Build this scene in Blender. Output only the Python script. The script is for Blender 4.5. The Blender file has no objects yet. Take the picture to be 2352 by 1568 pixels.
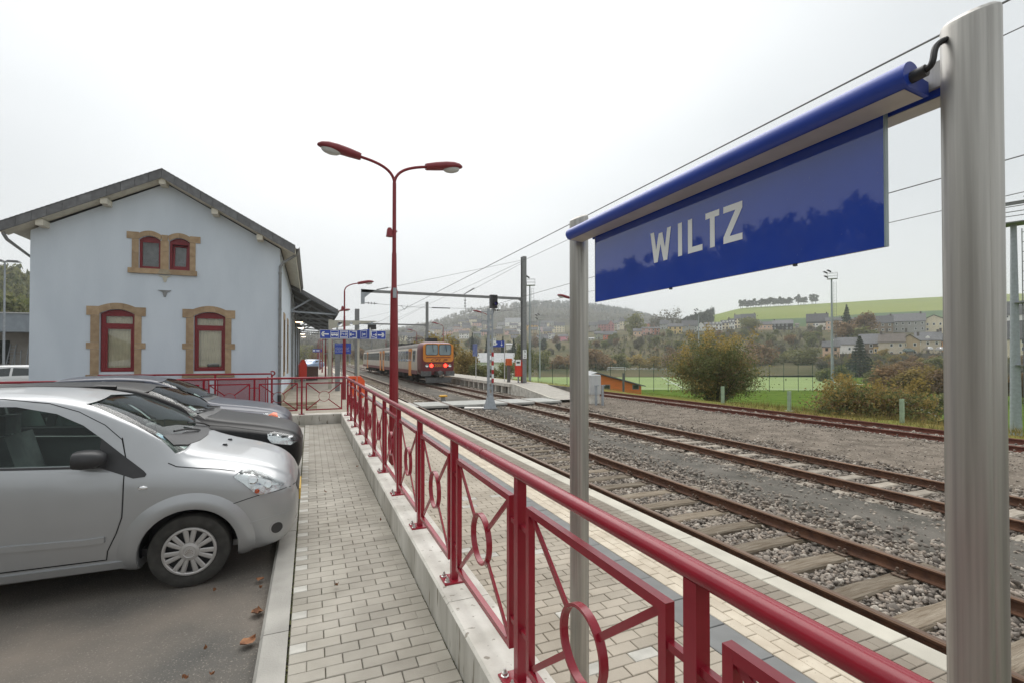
import bpy, bmesh, math, random
import numpy as np
from math import sin, cos, tan, pi, radians, sqrt, atan2, degrees
from mathutils import Vector, Matrix, noise
from mathutils.bvhtree import BVHTree
from mathutils.geometry import delaunay_2d_cdt

random.seed(7)
RNG = np.random.default_rng(7)
scene = bpy.context.scene
COL = scene.collection

# ------------------------------------------------------------------ camera
FPX, PW, PH = 1100.0, 2352.0, 1568.0
PITCH = radians(0.7)
HOR = 820.0
YAW = math.atan((PW / 2 - 712.0) / FPX)
EYE = Vector((0, 0, 1.8))
cam = bpy.data.cameras.new('camera')
cam.sensor_width = 36.0
cam.lens = 36.0 * FPX / PW
SHY = (HOR - PH / 2 - FPX * tan(PITCH))
cam.shift_y = SHY / PW
cam.clip_start = 0.05
cam.clip_end = 6000
cam_o = bpy.data.objects.new('camera', cam)
COL.objects.link(cam_o)
cam_o.location = EYE
cam_o.rotation_euler = (radians(90) + PITCH, 0, -YAW)
scene.camera = cam_o

# ------------------------------------------------------------------ light
world = bpy.data.worlds.new('World')
scene.world = world
world.use_nodes = True
SUN_EL, SUN_AZ = radians(56), radians(8)
def build_world():
    nt = world.node_tree
    nt.nodes.clear()
    out = nt.nodes.new('ShaderNodeOutputWorld')
    bg = nt.nodes.new('ShaderNodeBackground')
    sky = nt.nodes.new('ShaderNodeTexSky')
    sky.sky_type = 'NISHITA'
    sky.sun_disc = False
    sky.sun_elevation = SUN_EL
    sky.sun_rotation = SUN_AZ
    sky.air_density = 1.0
    sky.dust_density = 4.0
    bg.inputs['Strength'].default_value = 0.1
    # overcast: the cloud layer washes the blue out almost completely
    tc = nt.nodes.new('ShaderNodeTexCoord')
    nz = nt.nodes.new('ShaderNodeTexNoise')
    nz.inputs['Scale'].default_value = 1.3
    nz.inputs['Detail'].default_value = 3.0
    mp = nt.nodes.new('ShaderNodeMapping')
    mp.inputs['Scale'].default_value = (1, 1, 2.2)
    nt.links.new(tc.outputs['Generated'], mp.inputs['Vector'])
    nt.links.new(mp.outputs['Vector'], nz.inputs['Vector'])
    cr = nt.nodes.new('ShaderNodeValToRGB')
    cr.color_ramp.elements[0].position = 0.3
    cr.color_ramp.elements[1].position = 0.7
    cr.color_ramp.elements[0].color = (5.5, 5.75, 5.85, 1)
    cr.color_ramp.elements[1].color = (6.6, 6.75, 6.8, 1)
    nt.links.new(nz.outputs['Fac'], cr.inputs['Fac'])
    # the veiled sun brightens the cloud around itself
    sd = Vector((sin(SUN_AZ) * cos(SUN_EL), cos(SUN_AZ) * cos(SUN_EL), sin(SUN_EL)))
    dp = nt.nodes.new('ShaderNodeVectorMath'); dp.operation = 'DOT_PRODUCT'; dp.inputs[1].default_value = sd
    nt.links.new(tc.outputs['Generated'], dp.inputs[0])
    gr = nt.nodes.new('ShaderNodeMapRange'); gr.interpolation_type = 'SMOOTHSTEP'
    gr.inputs['From Min'].default_value = 0.62; gr.inputs['From Max'].default_value = 1.0; gr.inputs['To Min'].default_value = 0.93; gr.inputs['To Max'].default_value = 1.42
    nt.links.new(dp.outputs['Value'], gr.inputs['Value'])
    sc_ = nt.nodes.new('ShaderNodeVectorMath'); sc_.operation = 'SCALE'
    nt.links.new(cr.outputs['Color'], sc_.inputs[0]); nt.links.new(gr.outputs['Result'], sc_.inputs['Scale'])
    mx = nt.nodes.new('ShaderNodeMix')
    mx.data_type = 'RGBA'
    mx.inputs['Factor'].default_value = 0.94
    nt.links.new(sky.outputs['Color'], mx.inputs['A'])
    nt.links.new(sc_.outputs['Vector'], mx.inputs['B'])
    nt.links.new(mx.outputs['Result'], bg.inputs['Color'])
    nt.links.new(bg.outputs['Background'], out.inputs['Surface'])
build_world()
sun = bpy.data.lights.new('sun', 'SUN')
sun.energy = 1.5
sun.angle = radians(60)
sun.color = (1.0, 0.97, 0.93)
sun_o = bpy.data.objects.new('sun', sun)
COL.objects.link(sun_o)
sun_o.rotation_euler = (radians(90) - SUN_EL, 0, pi - SUN_AZ)
scene.view_settings.view_transform = 'Standard'
scene.view_settings.look = 'None'
scene.view_settings.exposure = 0.58
scene.view_settings.gamma = 1.0
scene.cycles.max_bounces = 8
scene.cycles.transparent_max_bounces = 16
scene.cycles.volume_bounces = 1

# ------------------------------------------------------------------ surveying the photograph
_f0 = Vector((sin(YAW), cos(YAW), 0)); _r = Vector((cos(YAW), -sin(YAW), 0)); _u0 = Vector((0, 0, 1))
_f = _f0 * cos(PITCH) + _u0 * sin(PITCH); _u = -_f0 * sin(PITCH) + _u0 * cos(PITCH)
def ray(px, py):
    return _f + _r * ((px - PW / 2) / FPX) + _u * ((PH / 2 + SHY - py) / FPX)
def at_z(px, py, z):
    v = ray(px, py); return EYE + v * ((z - EYE.z) / v.z)
def at_x(px, py, X):
    v = ray(px, py); return EYE + v * (X / v.x)
def at_y(px, py, Y):
    v = ray(px, py); return EYE + v * (Y / v.y)
def at_d(px, py, d):
    return EYE + ray(px, py) * d

# ------------------------------------------------------------------ materials
MATS = {}
def mk(name, col, rough=0.6, metal=0.0, var=0.12, scale=6.0, bump=0.0, bscale=60.0, spec=0.5, coat=0.0,
       col2=None, rnd=0.0, stretch=(1, 1, 1), detail=4.0, emit=0.0, coords='Object', speck=None, lo=0.35, hi=0.68,
       speck_scale=120.0, speck_at=0.62):
    """procedural surface: two tones mixed by noise, fine relief, optional per-object shift and speckles"""
    m = bpy.data.materials.new(name); MATS[name] = m
    m.use_nodes = True
    nt = m.node_tree; N = nt.nodes; L = nt.links
    p = N['Principled BSDF']
    p.inputs['Roughness'].default_value = rough
    p.inputs['Metallic'].default_value = metal
    p.inputs['Specular IOR Level'].default_value = spec
    p.inputs['Coat Weight'].default_value = coat
    p.inputs['Coat Roughness'].default_value = 0.05
    c = np.array(col)
    c2 = np.array(col2) if col2 is not None else np.clip(c * (1 + var), 0, 1)
    c1 = c if col2 is not None else c * (1 - var)
    tc = N.new('ShaderNodeTexCoord'); mp = N.new('ShaderNodeMapping'); mp.inputs['Scale'].default_value = stretch
    if coords == 'World':
        ge = N.new('ShaderNodeNewGeometry'); L.new(ge.outputs['Position'], mp.inputs['Vector'])
    else: L.new(tc.outputs[coords], mp.inputs['Vector'])
    nz = N.new('ShaderNodeTexNoise'); nz.inputs['Scale'].default_value = scale; nz.inputs['Detail'].default_value = detail
    L.new(mp.outputs['Vector'], nz.inputs['Vector'])
    cr = N.new('ShaderNodeValToRGB')
    cr.color_ramp.elements[0].position = lo; cr.color_ramp.elements[1].position = hi
    cr.color_ramp.elements[0].color = (*c1, 1); cr.color_ramp.elements[1].color = (*c2, 1)
    L.new(nz.outputs['Fac'], cr.inputs['Fac'])
    outc = cr.outputs['Color']
    if speck is not None:
        n2 = N.new('ShaderNodeTexNoise'); n2.inputs['Scale'].default_value = speck_scale; n2.inputs['Detail'].default_value = 2
        L.new(mp.outputs['Vector'], n2.inputs['Vector'])
        r2 = N.new('ShaderNodeValToRGB'); r2.color_ramp.elements[0].position = speck_at; r2.color_ramp.elements[1].position = speck_at + 0.06
        L.new(n2.outputs['Fac'], r2.inputs['Fac'])
        mx = N.new('ShaderNodeMix'); mx.data_type = 'RGBA'
        L.new(r2.outputs['Color'], mx.inputs['Factor']); L.new(outc, mx.inputs['A']); mx.inputs['B'].default_value = (*speck, 1)
        outc = mx.outputs['Result']
    if rnd:
        oi = N.new('ShaderNodeObjectInfo'); mr = N.new('ShaderNodeMapRange')
        mr.inputs['To Min'].default_value = 1 - rnd; mr.inputs['To Max'].default_value = 1 + rnd
        L.new(oi.outputs['Random'], mr.inputs['Value'])
        hs = N.new('ShaderNodeHueSaturation'); L.new(mr.outputs['Result'], hs.inputs['Value']); L.new(outc, hs.inputs['Color'])
        outc = hs.outputs['Color']
    L.new(outc, p.inputs['Base Color'])
    if bump:
        nb = N.new('ShaderNodeTexNoise'); nb.inputs['Scale'].default_value = bscale; nb.inputs['Detail'].default_value = 5
        L.new(mp.outputs['Vector'], nb.inputs['Vector'])
        bp = N.new('ShaderNodeBump'); bp.inputs['Strength'].default_value = bump; bp.inputs['Distance'].default_value = 0.01
        L.new(nb.outputs['Fac'], bp.inputs['Height']); L.new(bp.outputs['Normal'], p.inputs['Normal'])
    if emit:
        L.new(outc, p.inputs['Emission Color']); p.inputs['Emission Strength'].default_value = emit
    return m

def mk_glass(name, tint=(0.75, 0.82, 0.8), rough=0.02, ior=1.5, mirror=1.0):
    m = bpy.data.materials.new(name); MATS[name] = m; m.use_nodes = True
    nt = m.node_tree; N = nt.nodes; L = nt.links; N.clear()
    o = N.new('ShaderNodeOutputMaterial'); t = N.new('ShaderNodeBsdfTransparent'); t.inputs['Color'].default_value = (*tint, 1)
    g = N.new('ShaderNodeBsdfGlossy'); g.inputs['Roughness'].default_value = rough; g.inputs['Color'].default_value = (mirror, mirror, mirror, 1)
    fr = N.new('ShaderNodeFresnel'); fr.inputs['IOR'].default_value = ior
    mx = N.new('ShaderNodeMixShader')
    L.new(fr.outputs['Fac'], mx.inputs['Fac']); L.new(t.outputs[0], mx.inputs[1]); L.new(g.outputs[0], mx.inputs[2]); L.new(mx.outputs[0], o.inputs['Surface'])
    return m

# ------------------------------------------------------------------ mesh builder
class MB:
    def __init__(s): s.v = []; s.f = []; s.n = 0
    def add(s, v, f):
        v = [tuple(map(float, p)) for p in v]
        o = s.n; s.v.extend(v); s.n += len(v)
        s.f.extend([tuple(i + o for i in q) for q in f]); return s
    def box(s, c, size, rz=0.0, taper=1.0, ch=0.0):
        x, y, z = size[0] / 2, size[1] / 2, size[2] / 2
        if ch > 0:
            lv = [(-x, -y, -z), (x, -y, -z), (x, y, -z), (-x, y, -z), (-x, -y, z - ch), (x, -y, z - ch), (x, y, z - ch), (-x, y, z - ch),
                  (-x + ch, -y + ch, z), (x - ch, -y + ch, z), (x - ch, y - ch, z), (-x + ch, y - ch, z)]
            fs = [(3, 2, 1, 0), (0, 1, 5, 4), (1, 2, 6, 5), (2, 3, 7, 6), (3, 0, 4, 7), (4, 5, 9, 8), (5, 6, 10, 9), (6, 7, 11, 10), (7, 4, 8, 11), (8, 9, 10, 11)]
        else:
            t = taper
            lv = [(-x, -y, -z), (x, -y, -z), (x, y, -z), (-x, y, -z), (-x * t, -y * t, z), (x * t, -y * t, z), (x * t, y * t, z), (-x * t, y * t, z)]
            fs = [(3, 2, 1, 0), (0, 1, 5, 4), (1, 2, 6, 5), (2, 3, 7, 6), (3, 0, 4, 7), (4, 5, 6, 7)]
        cr, sr = cos(rz), sin(rz)
        return s.add([(c[0] + a * cr - b * sr, c[1] + a * sr + b * cr, c[2] + d) for a, b, d in lv], fs)
    def span(s, a, b, ch=0.0):
        return s.box([(a[i] + b[i]) / 2 for i in range(3)], [abs(b[i] - a[i]) for i in range(3)], ch=ch)
    def bar(s, a, b, w, h, up=(0, 0, 1)):
        a = Vector(a); b = Vector(b); d = (b - a).normalized(); u = Vector(up)
        if abs(d.dot(u)) > 0.97: u = Vector((0, 1, 0)) if abs(d.y) < 0.9 else Vector((1, 0, 0))
        r = d.cross(u).normalized() * (w / 2); t = r.cross(d).normalized() * (h / 2)
        vs = [a - r - t, a + r - t, a + r + t, a - r + t, b - r - t, b + r - t, b + r + t, b - r + t]
        return s.add(vs, [(3, 2, 1, 0), (0, 1, 5, 4), (1, 2, 6, 5), (2, 3, 7, 6), (3, 0, 4, 7), (4, 5, 6, 7)])
    def tube(s, pts, r, n=8, cap=True):
        pts = [Vector(p) for p in pts]
        rs = r if isinstance(r, (list, tuple)) else [r] * len(pts)
        vs = []; fs = []; up = None
        for i, p in enumerate(pts):
            d = (pts[min(i + 1, len(pts) - 1)] - pts[max(i - 1, 0)]).normalized()
            if up is None:
                up = Vector((0, 0, 1)) if abs(d.z) < 0.9 else Vector((1, 0, 0))
            a = d.cross(up).normalized(); b = a.cross(d).normalized(); up = b
            for k in range(n):
                t = 2 * pi * k / n
                vs.append(p + (a * cos(t) + b * sin(t)) * rs[i])
        for i in range(len(pts) - 1):
            for k in range(n):
                fs.append((i * n + k, i * n + (k + 1) % n, (i + 1) * n + (k + 1) % n, (i + 1) * n + k))
        if cap:
            fs.append(tuple(reversed(range(n)))); fs.append(tuple(range((len(pts) - 1) * n, len(pts) * n)))
        return s.add(vs, [tuple(reversed(q)) for q in fs])
    def lathe(s, prof, c=(0, 0, 0), axis='z', n=24):
        vs = []; fs = []
        for r, h in prof:
            for k in range(n):
                t = 2 * pi * k / n
                a, b = r * cos(t), r * sin(t)
                vs.append({'z': (a, b, h), 'y': (a, h, b), 'x': (h, a, b)}[axis])
        for i in range(len(prof) - 1):
            for k in range(n):
                fs.append((i * n + k, i * n + (k + 1) % n, (i + 1) * n + (k + 1) % n, (i + 1) * n + k))
        return s.add([(c[0] + a, c[1] + b, c[2] + d) for a, b, d in vs], fs)
    def prism(s, poly, h0, h1, plane='xz'):
        """polygon in a plane, extruded along the third axis from h0 to h1 (convex or ngon caps)"""
        n = len(poly)
        def pt(a, b, h): return {'xz': (a, h, b), 'xy': (a, b, h), 'yz': (h, a, b)}[plane]
        vs = [pt(a, b, h0) for a, b in poly] + [pt(a, b, h1) for a, b in poly]
        fs = [tuple(range(n)), tuple(reversed(range(n, 2 * n)))] + [(i, n + i, n + (i + 1) % n, (i + 1) % n) for i in range(n)]
        return s.add(vs, fs)
    def loft(s, rings, closed=True, cap=True):
        n = len(rings[0]); vs = [p for r in rings for p in r]; fs = []
        for i in range(len(rings) - 1):
            for k in range(n if closed else n - 1):
                fs.append((i * n + k, i * n + (k + 1) % n, (i + 1) * n + (k + 1) % n, (i + 1) * n + k))
        if cap:
            fs.append(tuple(reversed(range(n)))); fs.append(tuple(range((len(rings) - 1) * n, len(rings) * n)))
        return s.add(vs, fs)
    def quad(s, a, b, c, d): return s.add([a, b, c, d], [(0, 1, 2, 3)])
    def mesh(s, name, m, fix=True):
        me = bpy.data.meshes.new(name)
        me.from_pydata(s.v, [], s.f)
        if fix:
            bm = bmesh.new(); bm.from_mesh(me); bmesh.ops.recalc_face_normals(bm, faces=bm.faces); bm.to_mesh(me); bm.free()
        me.materials.append(m)
        return me
    def build(s, name, m, parent=None, smooth=0, loc=None, fix=True):
        me = s.mesh(name, m, fix)
        return obj(name, me, parent, smooth, loc)

def obj(name, me, parent=None, smooth=0, loc=None):
    if smooth:
        me.shade_smooth(); me.set_sharp_from_angle(angle=radians(smooth if smooth > 1 else 40))
    o = bpy.data.objects.new(name, me); COL.objects.link(o)
    if parent is not None: o.parent = parent
    if loc is not None: o.location = loc
    return o
def tag(o, label=None, cat=None, group=None, kind=None):
    if label: o['label'] = label
    if cat: o['category'] = cat
    if group: o['group'] = group
    if kind: o['kind'] = kind
    return o
def empty(name, label, cat, loc=(0, 0, 0), rz=0.0, group=None):
    o = bpy.data.objects.new(name, None); COL.objects.link(o)
    o.location = loc; o.rotation_euler = (0, 0, rz); o.empty_display_size = 0.2
    return tag(o, label, cat, group)
KIDS = {}
def copy_tree(o, parent=None):
    c = o.copy(); COL.objects.link(c)
    if parent is not None: c.parent = parent
    for ch in o.children: copy_tree(ch, c)
    return c
def inst(name, me, parent, loc, rz=0.0, sc=None, rot=None):
    o = bpy.data.objects.new(name, me); COL.objects.link(o); o.parent = parent; o.location = loc
    o.rotation_euler = rot if rot else (0, 0, rz)
    if sc: o.scale = sc
    return o
def text_mesh(name, body, size, m, parent=None, depth=0.0, shear=0.0, align='CENTER', space=1.0):
    """flat lettering standing in the local xz plane, reading along +x"""
    cu = bpy.data.curves.new(name, 'FONT'); cu.body = body; cu.size = size; cu.extrude = depth; cu.shear = shear
    cu.align_x = align; cu.align_y = 'CENTER'; cu.space_character = space; cu.resolution_u = 3
    t = bpy.data.objects.new(name + '_tmp', cu); COL.objects.link(t)
    dg = bpy.context.evaluated_depsgraph_get()
    me = bpy.data.meshes.new_from_object(t.evaluated_get(dg)); me.name = name
    bpy.data.objects.remove(t); bpy.data.curves.remove(cu)
    me.transform(Matrix.Rotation(pi / 2, 4, 'X'))
    me.materials.clear(); me.materials.append(m)
    o = bpy.data.objects.new(name, me); COL.objects.link(o)
    if parent is not None: o.parent = parent
    return o
def smoothstep(a, b, x):
    t = min(1, max(0, (x - a) / (b - a))); return t * t * (3 - 2 * t)
def bez(p0, p1, p2, p3, n=8):
    p0, p1, p2, p3 = map(Vector, (p0, p1, p2, p3)); r = []
    for i in range(n + 1):
        t = i / n; r.append(p0 * (1 - t) ** 3 + p1 * 3 * t * (1 - t) ** 2 + p2 * 3 * t * t * (1 - t) + p3 * t ** 3)
    return r

# ------------------------------------------------------------------ palette
M_ASPH = mk('asphalt', (0.115, 0.111, 0.102), 0.95, scale=0.9, col2=(0.25, 0.215, 0.18), bump=0.9, bscale=75, speck=(0.29, 0.26, 0.23), speck_scale=95, speck_at=0.63, spec=0.2, detail=9)
M_PAVER = mk('concrete_paver', (0.30, 0.277, 0.232), 0.85, scale=2.2, col2=(0.42, 0.39, 0.335), bump=0.4, bscale=130, rnd=0.09, coords='World', detail=9)
M_PAVERW = mk('pale_paver', (0.47, 0.455, 0.41), 0.85, scale=9, var=0.12, bump=0.35, bscale=150, rnd=0.10)
M_BROWNP = mk('brown_paver', (0.225, 0.19, 0.15), 0.85, scale=2, col2=(0.32, 0.28, 0.225), bump=0.35, bscale=130, rnd=0.12, coords='World', detail=9)
M_PLAT = mk('platform_paver', (0.31, 0.27, 0.215), 0.85, scale=1.8, col2=(0.43, 0.38, 0.31), bump=0.35, bscale=130, rnd=0.11, coords='World', detail=9)
M_CREAM = mk('cream_paver', (0.50, 0.43, 0.335), 0.85, coords='World', detail=9, scale=5, col2=(0.62, 0.55, 0.44), bump=0.3, bscale=120, rnd=0.06, speck=(0.42, 0.36, 0.27), speck_scale=60, speck_at=0.66)
M_DARKTILE = mk('slate_grey_tile', (0.18, 0.182, 0.178), 0.75, scale=5, var=0.1, bump=0.15, bscale=90, rnd=0.06)
M_EDGE = mk('white_edge_slab', (0.52, 0.49, 0.415), 0.8, scale=3, coords='World', detail=8, var=0.10, bump=0.25, bscale=160, rnd=0.03)
M_JOINT = mk('joint_sand', (0.12, 0.10, 0.075), 0.95, scale=8, col2=(0.10, 0.12, 0.05), bump=0.3)
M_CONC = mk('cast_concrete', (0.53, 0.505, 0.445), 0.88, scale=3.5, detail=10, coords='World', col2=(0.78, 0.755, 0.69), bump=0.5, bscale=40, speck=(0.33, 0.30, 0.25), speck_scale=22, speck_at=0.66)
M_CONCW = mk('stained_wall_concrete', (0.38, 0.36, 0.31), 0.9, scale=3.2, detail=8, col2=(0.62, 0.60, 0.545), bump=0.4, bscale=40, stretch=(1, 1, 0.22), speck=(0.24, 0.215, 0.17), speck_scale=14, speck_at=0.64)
M_KERB = mk('kerb_stone', (0.385, 0.37, 0.335), 0.88, scale=2.5, coords='World', detail=9, var=0.16, bump=0.4, bscale=90, rnd=0.06)
M_RED = mk('burgundy_gloss_paint', (0.27, 0.012, 0.026), 0.25, scale=8, var=0.08, spec=0.5, bump=0.04, bscale=25)
M_REDM = mk('burgundy_mast_paint', (0.235, 0.015, 0.022), 0.4, scale=6, var=0.08)
M_STEEL = mk('brushed_steel', (0.43, 0.415, 0.385), 0.45, 0.8, scale=10, var=0.17, detail=9, stretch=(6, 6, 0.15), bump=0.05, bscale=60)
M_BOLT = mk('zinc_bolt', (0.6, 0.6, 0.58), 0.3, 0.9, var=0.1)
M_GALV = mk('galvanised_steel', (0.34, 0.345, 0.34), 0.55, 0.4, scale=14, var=0.15)
M_GALVD = mk('grey_mast_steel', (0.24, 0.245, 0.245), 0.6, 0.3, scale=8, var=0.12)
M_GALVL = mk('pale_grey_steel', (0.36, 0.39, 0.42), 0.6, 0.2, scale=8, var=0.1)
M_BLACK = mk('black_rubber', (0.02, 0.02, 0.021), 0.6, var=0.15, scale=20)
M_BLACKP = mk('black_plastic', (0.03, 0.03, 0.032), 0.45, var=0.12, scale=12)
M_BLUE = mk('blue_enamel', (0.024, 0.065, 0.40), 0.35, scale=5, var=0.06)
M_SIGNBLUE = mk('blue_glass_sign', (0.026, 0.068, 0.40), 0.03, scale=5, var=0.05, spec=0.8, speck=(0.06, 0.11, 0.40), speck_scale=120, speck_at=0.72)
M_WHITE = mk('white_print', (0.86, 0.89, 0.88), 0.5, var=0.03)
M_LIGHTGREY = mk('light_grey_plastic', (0.55, 0.56, 0.56), 0.5, var=0.05)
M_RAIL = mk('rusty_rail_side', (0.075, 0.034, 0.02), 0.8, 0.05, scale=9, col2=(0.135, 0.062, 0.032), bump=0.3, bscale=70)
M_RAILTOP = mk('worn_rail_head', (0.17, 0.105, 0.07), 0.38, 0.75, scale=12, var=0.2, stretch=(4, 0.2, 1))
M_RUSTRED = mk('deep_red_rust', (0.11, 0.032, 0.02), 0.8, 0.05, scale=12, col2=(0.17, 0.055, 0.032), bump=0.25)
M_SLEEPER = mk('weathered_oak', (0.15, 0.115, 0.08), 0.9, scale=4, coords='World', col2=(0.27, 0.23, 0.178), bump=1.0, bscale=16, stretch=(0.7, 8, 8), rnd=0.22, lo=0.3, hi=0.66, detail=8, spec=0.2)
M_SLEEPERL = mk('bleached_oak', (0.26, 0.22, 0.175), 0.9, scale=5, col2=(0.43, 0.385, 0.32), bump=0.8, bscale=26, stretch=(0.6, 7, 7), rnd=0.15)
M_BALLAST = mk('ballast_bed_stone', (0.115, 0.10, 0.085), 0.95, spec=0.1, scale=3.0, col2=(0.25, 0.22, 0.19), bump=1.0, bscale=26, speck=(0.42, 0.39, 0.35), speck_scale=19, speck_at=0.60)
M_CINDER = mk('cinder_ground', (0.095, 0.090, 0.078), 0.95, scale=1.6, col2=(0.175, 0.16, 0.14), bump=1.0, bscale=24, speck=(0.30, 0.275, 0.24), speck_scale=24, speck_at=0.66, spec=0.1, detail=10)
M_CINDERB = mk('brown_cinder_ground', (0.125, 0.105, 0.084), 0.95, scale=1.8, col2=(0.225, 0.19, 0.155), bump=1.0, bscale=18, speck=(0.36, 0.32, 0.27), speck_scale=15, speck_at=0.62, spec=0.1, detail=10)
M_RENDER = mk('pale_blue_render', (0.575, 0.64, 0.71), 0.9, scale=1.4, stretch=(1, 1, 0.3), col2=(0.635, 0.70, 0.77), bump=0.35, bscale=30, detail=8)
M_SAND = mk('sandstone', (0.335, 0.235, 0.145), 0.9, scale=6, col2=(0.43, 0.32, 0.205), bump=0.4, bscale=60, rnd=0.10)
M_PLINTH = mk('plinth_stone', (0.34, 0.29, 0.21), 0.9, scale=4, var=0.2, bump=0.4)
M_SLATE = mk('slate', (0.155, 0.157, 0.163), 0.65, scale=6, var=0.18, bump=0.2, rnd=0.14)
M_SOFFIT = mk('cream_soffit_timber', (0.62, 0.59, 0.50), 0.8, scale=5, var=0.1)
M_TIMBERG = mk('grey_timber', (0.20, 0.21, 0.21), 0.8, scale=5, var=0.15)
M_ZINC = mk('zinc_sheet', (0.27, 0.28, 0.285), 0.5, 0.5, scale=8, var=0.15)
M_WINRED = mk('burgundy_window_paint', (0.20, 0.012, 0.018), 0.4, scale=8, var=0.08)
M_BLIND = mk('cream_blind', (0.72, 0.66, 0.50), 0.8, scale=3, var=0.08)
M_DARKROOM = mk('dark_interior', (0.035, 0.036, 0.035), 0.9, var=0.2)
M_CREAMP = mk('cream_paint', (0.50, 0.48, 0.40), 0.5, scale=8, var=0.06)
M_ORANGE = mk('signal_orange', (0.75, 0.095, 0.02), 0.45, scale=8, var=0.07)
M_REDBIN = mk('bright_red_plastic', (0.72, 0.045, 0.02), 0.45, scale=8, var=0.07)
M_GLASS = mk_glass('window_glass', (0.86, 0.9, 0.88))
M_CARGLASS = mk_glass('car_glass', (0.72, 0.81, 0.77), 0.01, 1.3)
M_WINGLASS = mk_glass('dark_pane', (0.97, 0.98, 0.97), 0.01, 1.5)
M_LAMPGLASS = mk('lamp_bowl', (0.60, 0.61, 0.60), 0.15, scale=60, var=0.1, spec=0.6)
M_GRASS = mk('bright_grass', (0.072, 0.125, 0.020), 1.0, scale=0.5, col2=(0.115, 0.165, 0.032), bump=0.5, bscale=20, spec=0.0)
M_DRYGRASS = mk('dry_verge_grass', (0.20, 0.165, 0.055), 0.95, scale=0.6, col2=(0.16, 0.18, 0.05), bump=0.8, bscale=12, spec=0.0)
M_PITCH = mk('artificial_turf', (0.27, 0.34, 0.15), 1.0, scale=0.06, var=0.07, spec=0.0)
def mesh_np(name, v, f, m):
    """fast mesh: v (N,3), f (M,k) all faces with k corners"""
    v = np.asarray(v, np.float32); f = np.asarray(f, np.int32); k = f.shape[1]
    me = bpy.data.meshes.new(name)
    me.vertices.add(len(v)); me.vertices.foreach_set('co', v.ravel())
    me.loops.add(f.size); me.loops.foreach_set('vertex_index', f.ravel())
    me.polygons.add(len(f)); me.polygons.foreach_set('loop_start', np.arange(0, f.size, k, dtype=np.int32))
    me.polygons.foreach_set('loop_total', np.full(len(f), k, np.int32))
    me.update(calc_edges=True); me.validate()
    me.materials.append(m)
    return me
def sheet(name, x0, x1, y0, y1, z, m, kind='structure', nx=1, ny=1):
    xs = np.linspace(x0, x1, nx + 1); ys = np.linspace(y0, y1, ny + 1)
    v = [(x, y, z) for y in ys for x in xs]
    f = [(j * (nx + 1) + i, j * (nx + 1) + i + 1, (j + 1) * (nx + 1) + i + 1, (j + 1) * (nx + 1) + i) for j in range(ny) for i in range(nx)]
    return tag(obj(name, mesh_np(name, v, f, m)), kind=kind)

Z_PLAT, Z_COP, Z_ASPH, Z_RAIL, Z_FIELD = -0.12, 0.26, -0.12, -0.48, -4.4

# ------------------------------------------------------------------ terrain
M_SCRUB = mk('autumn_scrub', (0.075, 0.078, 0.045), 1.0, spec=0.0, scale=0.035, col2=(0.16, 0.135, 0.082), bump=1.0, bscale=0.6, detail=8)
M_MEADOW = mk('hill_meadow', (0.16, 0.205, 0.045), 1.0, spec=0.0, scale=0.01, col2=(0.225, 0.25, 0.07), detail=6, stretch=(0.25, 1, 1))
M_CROP = mk('dark_green_crop', (0.07, 0.115, 0.055), 1.0, spec=0.0, scale=0.012, col2=(0.09, 0.135, 0.06), detail=6)
M_WOODHILL = mk('wooded_hillside', (0.042, 0.045, 0.033), 1.0, spec=0.0, scale=0.02, col2=(0.085, 0.075, 0.052), bump=1.0, bscale=0.2, detail=8)
M_LAND = mk('valley_floor', (0.07, 0.085, 0.035), 1.0, spec=0.0, scale=0.02, col2=(0.11, 0.10, 0.05), detail=8)
tag(obj('valley_floor', mesh_np('valley_floor', [(-700, -500, -6), (2620, -500, -6), (2620, 2600, -6), (-700, 2600, -6)], [(0, 1, 2, 3)], M_LAND)), kind='structure')

T_D = [150, 200, 260, 340, 400, 500, 700, 1000, 1400, 1900]
# height above the path (m) on lines of sight that fan out over the valley
T_TAB = {
    560: [-0.9, -0.8, 0, 4, 9, 18, 36, 58, 62, 60],
    700: [-0.9, -0.8, 0, 2, 5, 12, 28, 46, 52, 56],
    900: [-0.9, -0.5, 1, 4, 8, 15, 31, 49, 70, 78],
    1000: [-2.0, -1.2, 2, 7, 12, 19, 33, 61, 103, 98],
    1080: [-3.6, -2.2, 2, 8, 12, 20, 40, 76, 136, 126],
    1150: [-4.4, -2.6, 2, 8, 11, 20, 42, 80, 148, 140],
    1230: [-4.4, -2.6, 2, 8, 12, 22, 43, 84, 157, 150],
    1300: [-4.4, -2.6, 3, 8.5, 13, 24, 43, 84, 156, 150],
    1380: [-4.4, -2.6, 5, 13, 18, 26, 44, 81, 146, 142],
    1450: [-4.2, -2.0, 6.5, 17.5, 22, 29, 45, 77, 132, 128],
    1500: [-4.2, -2.0, 7, 18, 23, 31, 47, 72, 112, 112],
    1550: [-4.2, -2.0, 7.7, 18.5, 25, 33, 49, 70, 96, 100],
    1620: [-4.2, -1.8, 8.2, 19, 26, 36, 61, 82, 105, 105],
    1700: [-4.0, -1.4, 9, 19.4, 26.5, 38, 72, 103, 130, 130],
    1850: [-3.8, 0.0, 9.5, 20.5, 27, 40, 79, 109, 142, 150],
    1930: [-3.8, 1.4, 12.5, 22, 28.5, 42, 82, 112, 145, 150],
    2000: [-3.8, 2.3, 14.6, 23, 30, 45, 85, 116, 150, 155],
    2170: [-3.8, 2.4, 15.5, 25, 33, 48, 91, 122, 155, 160],
    2400: [-3.8, 2.4, 16, 27, 36, 52, 97, 130, 160, 165],
    2900: [-3.8, 2.4, 16, 27, 36, 52, 97, 130, 160, 165],
}
_tk = sorted(T_TAB)
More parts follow.
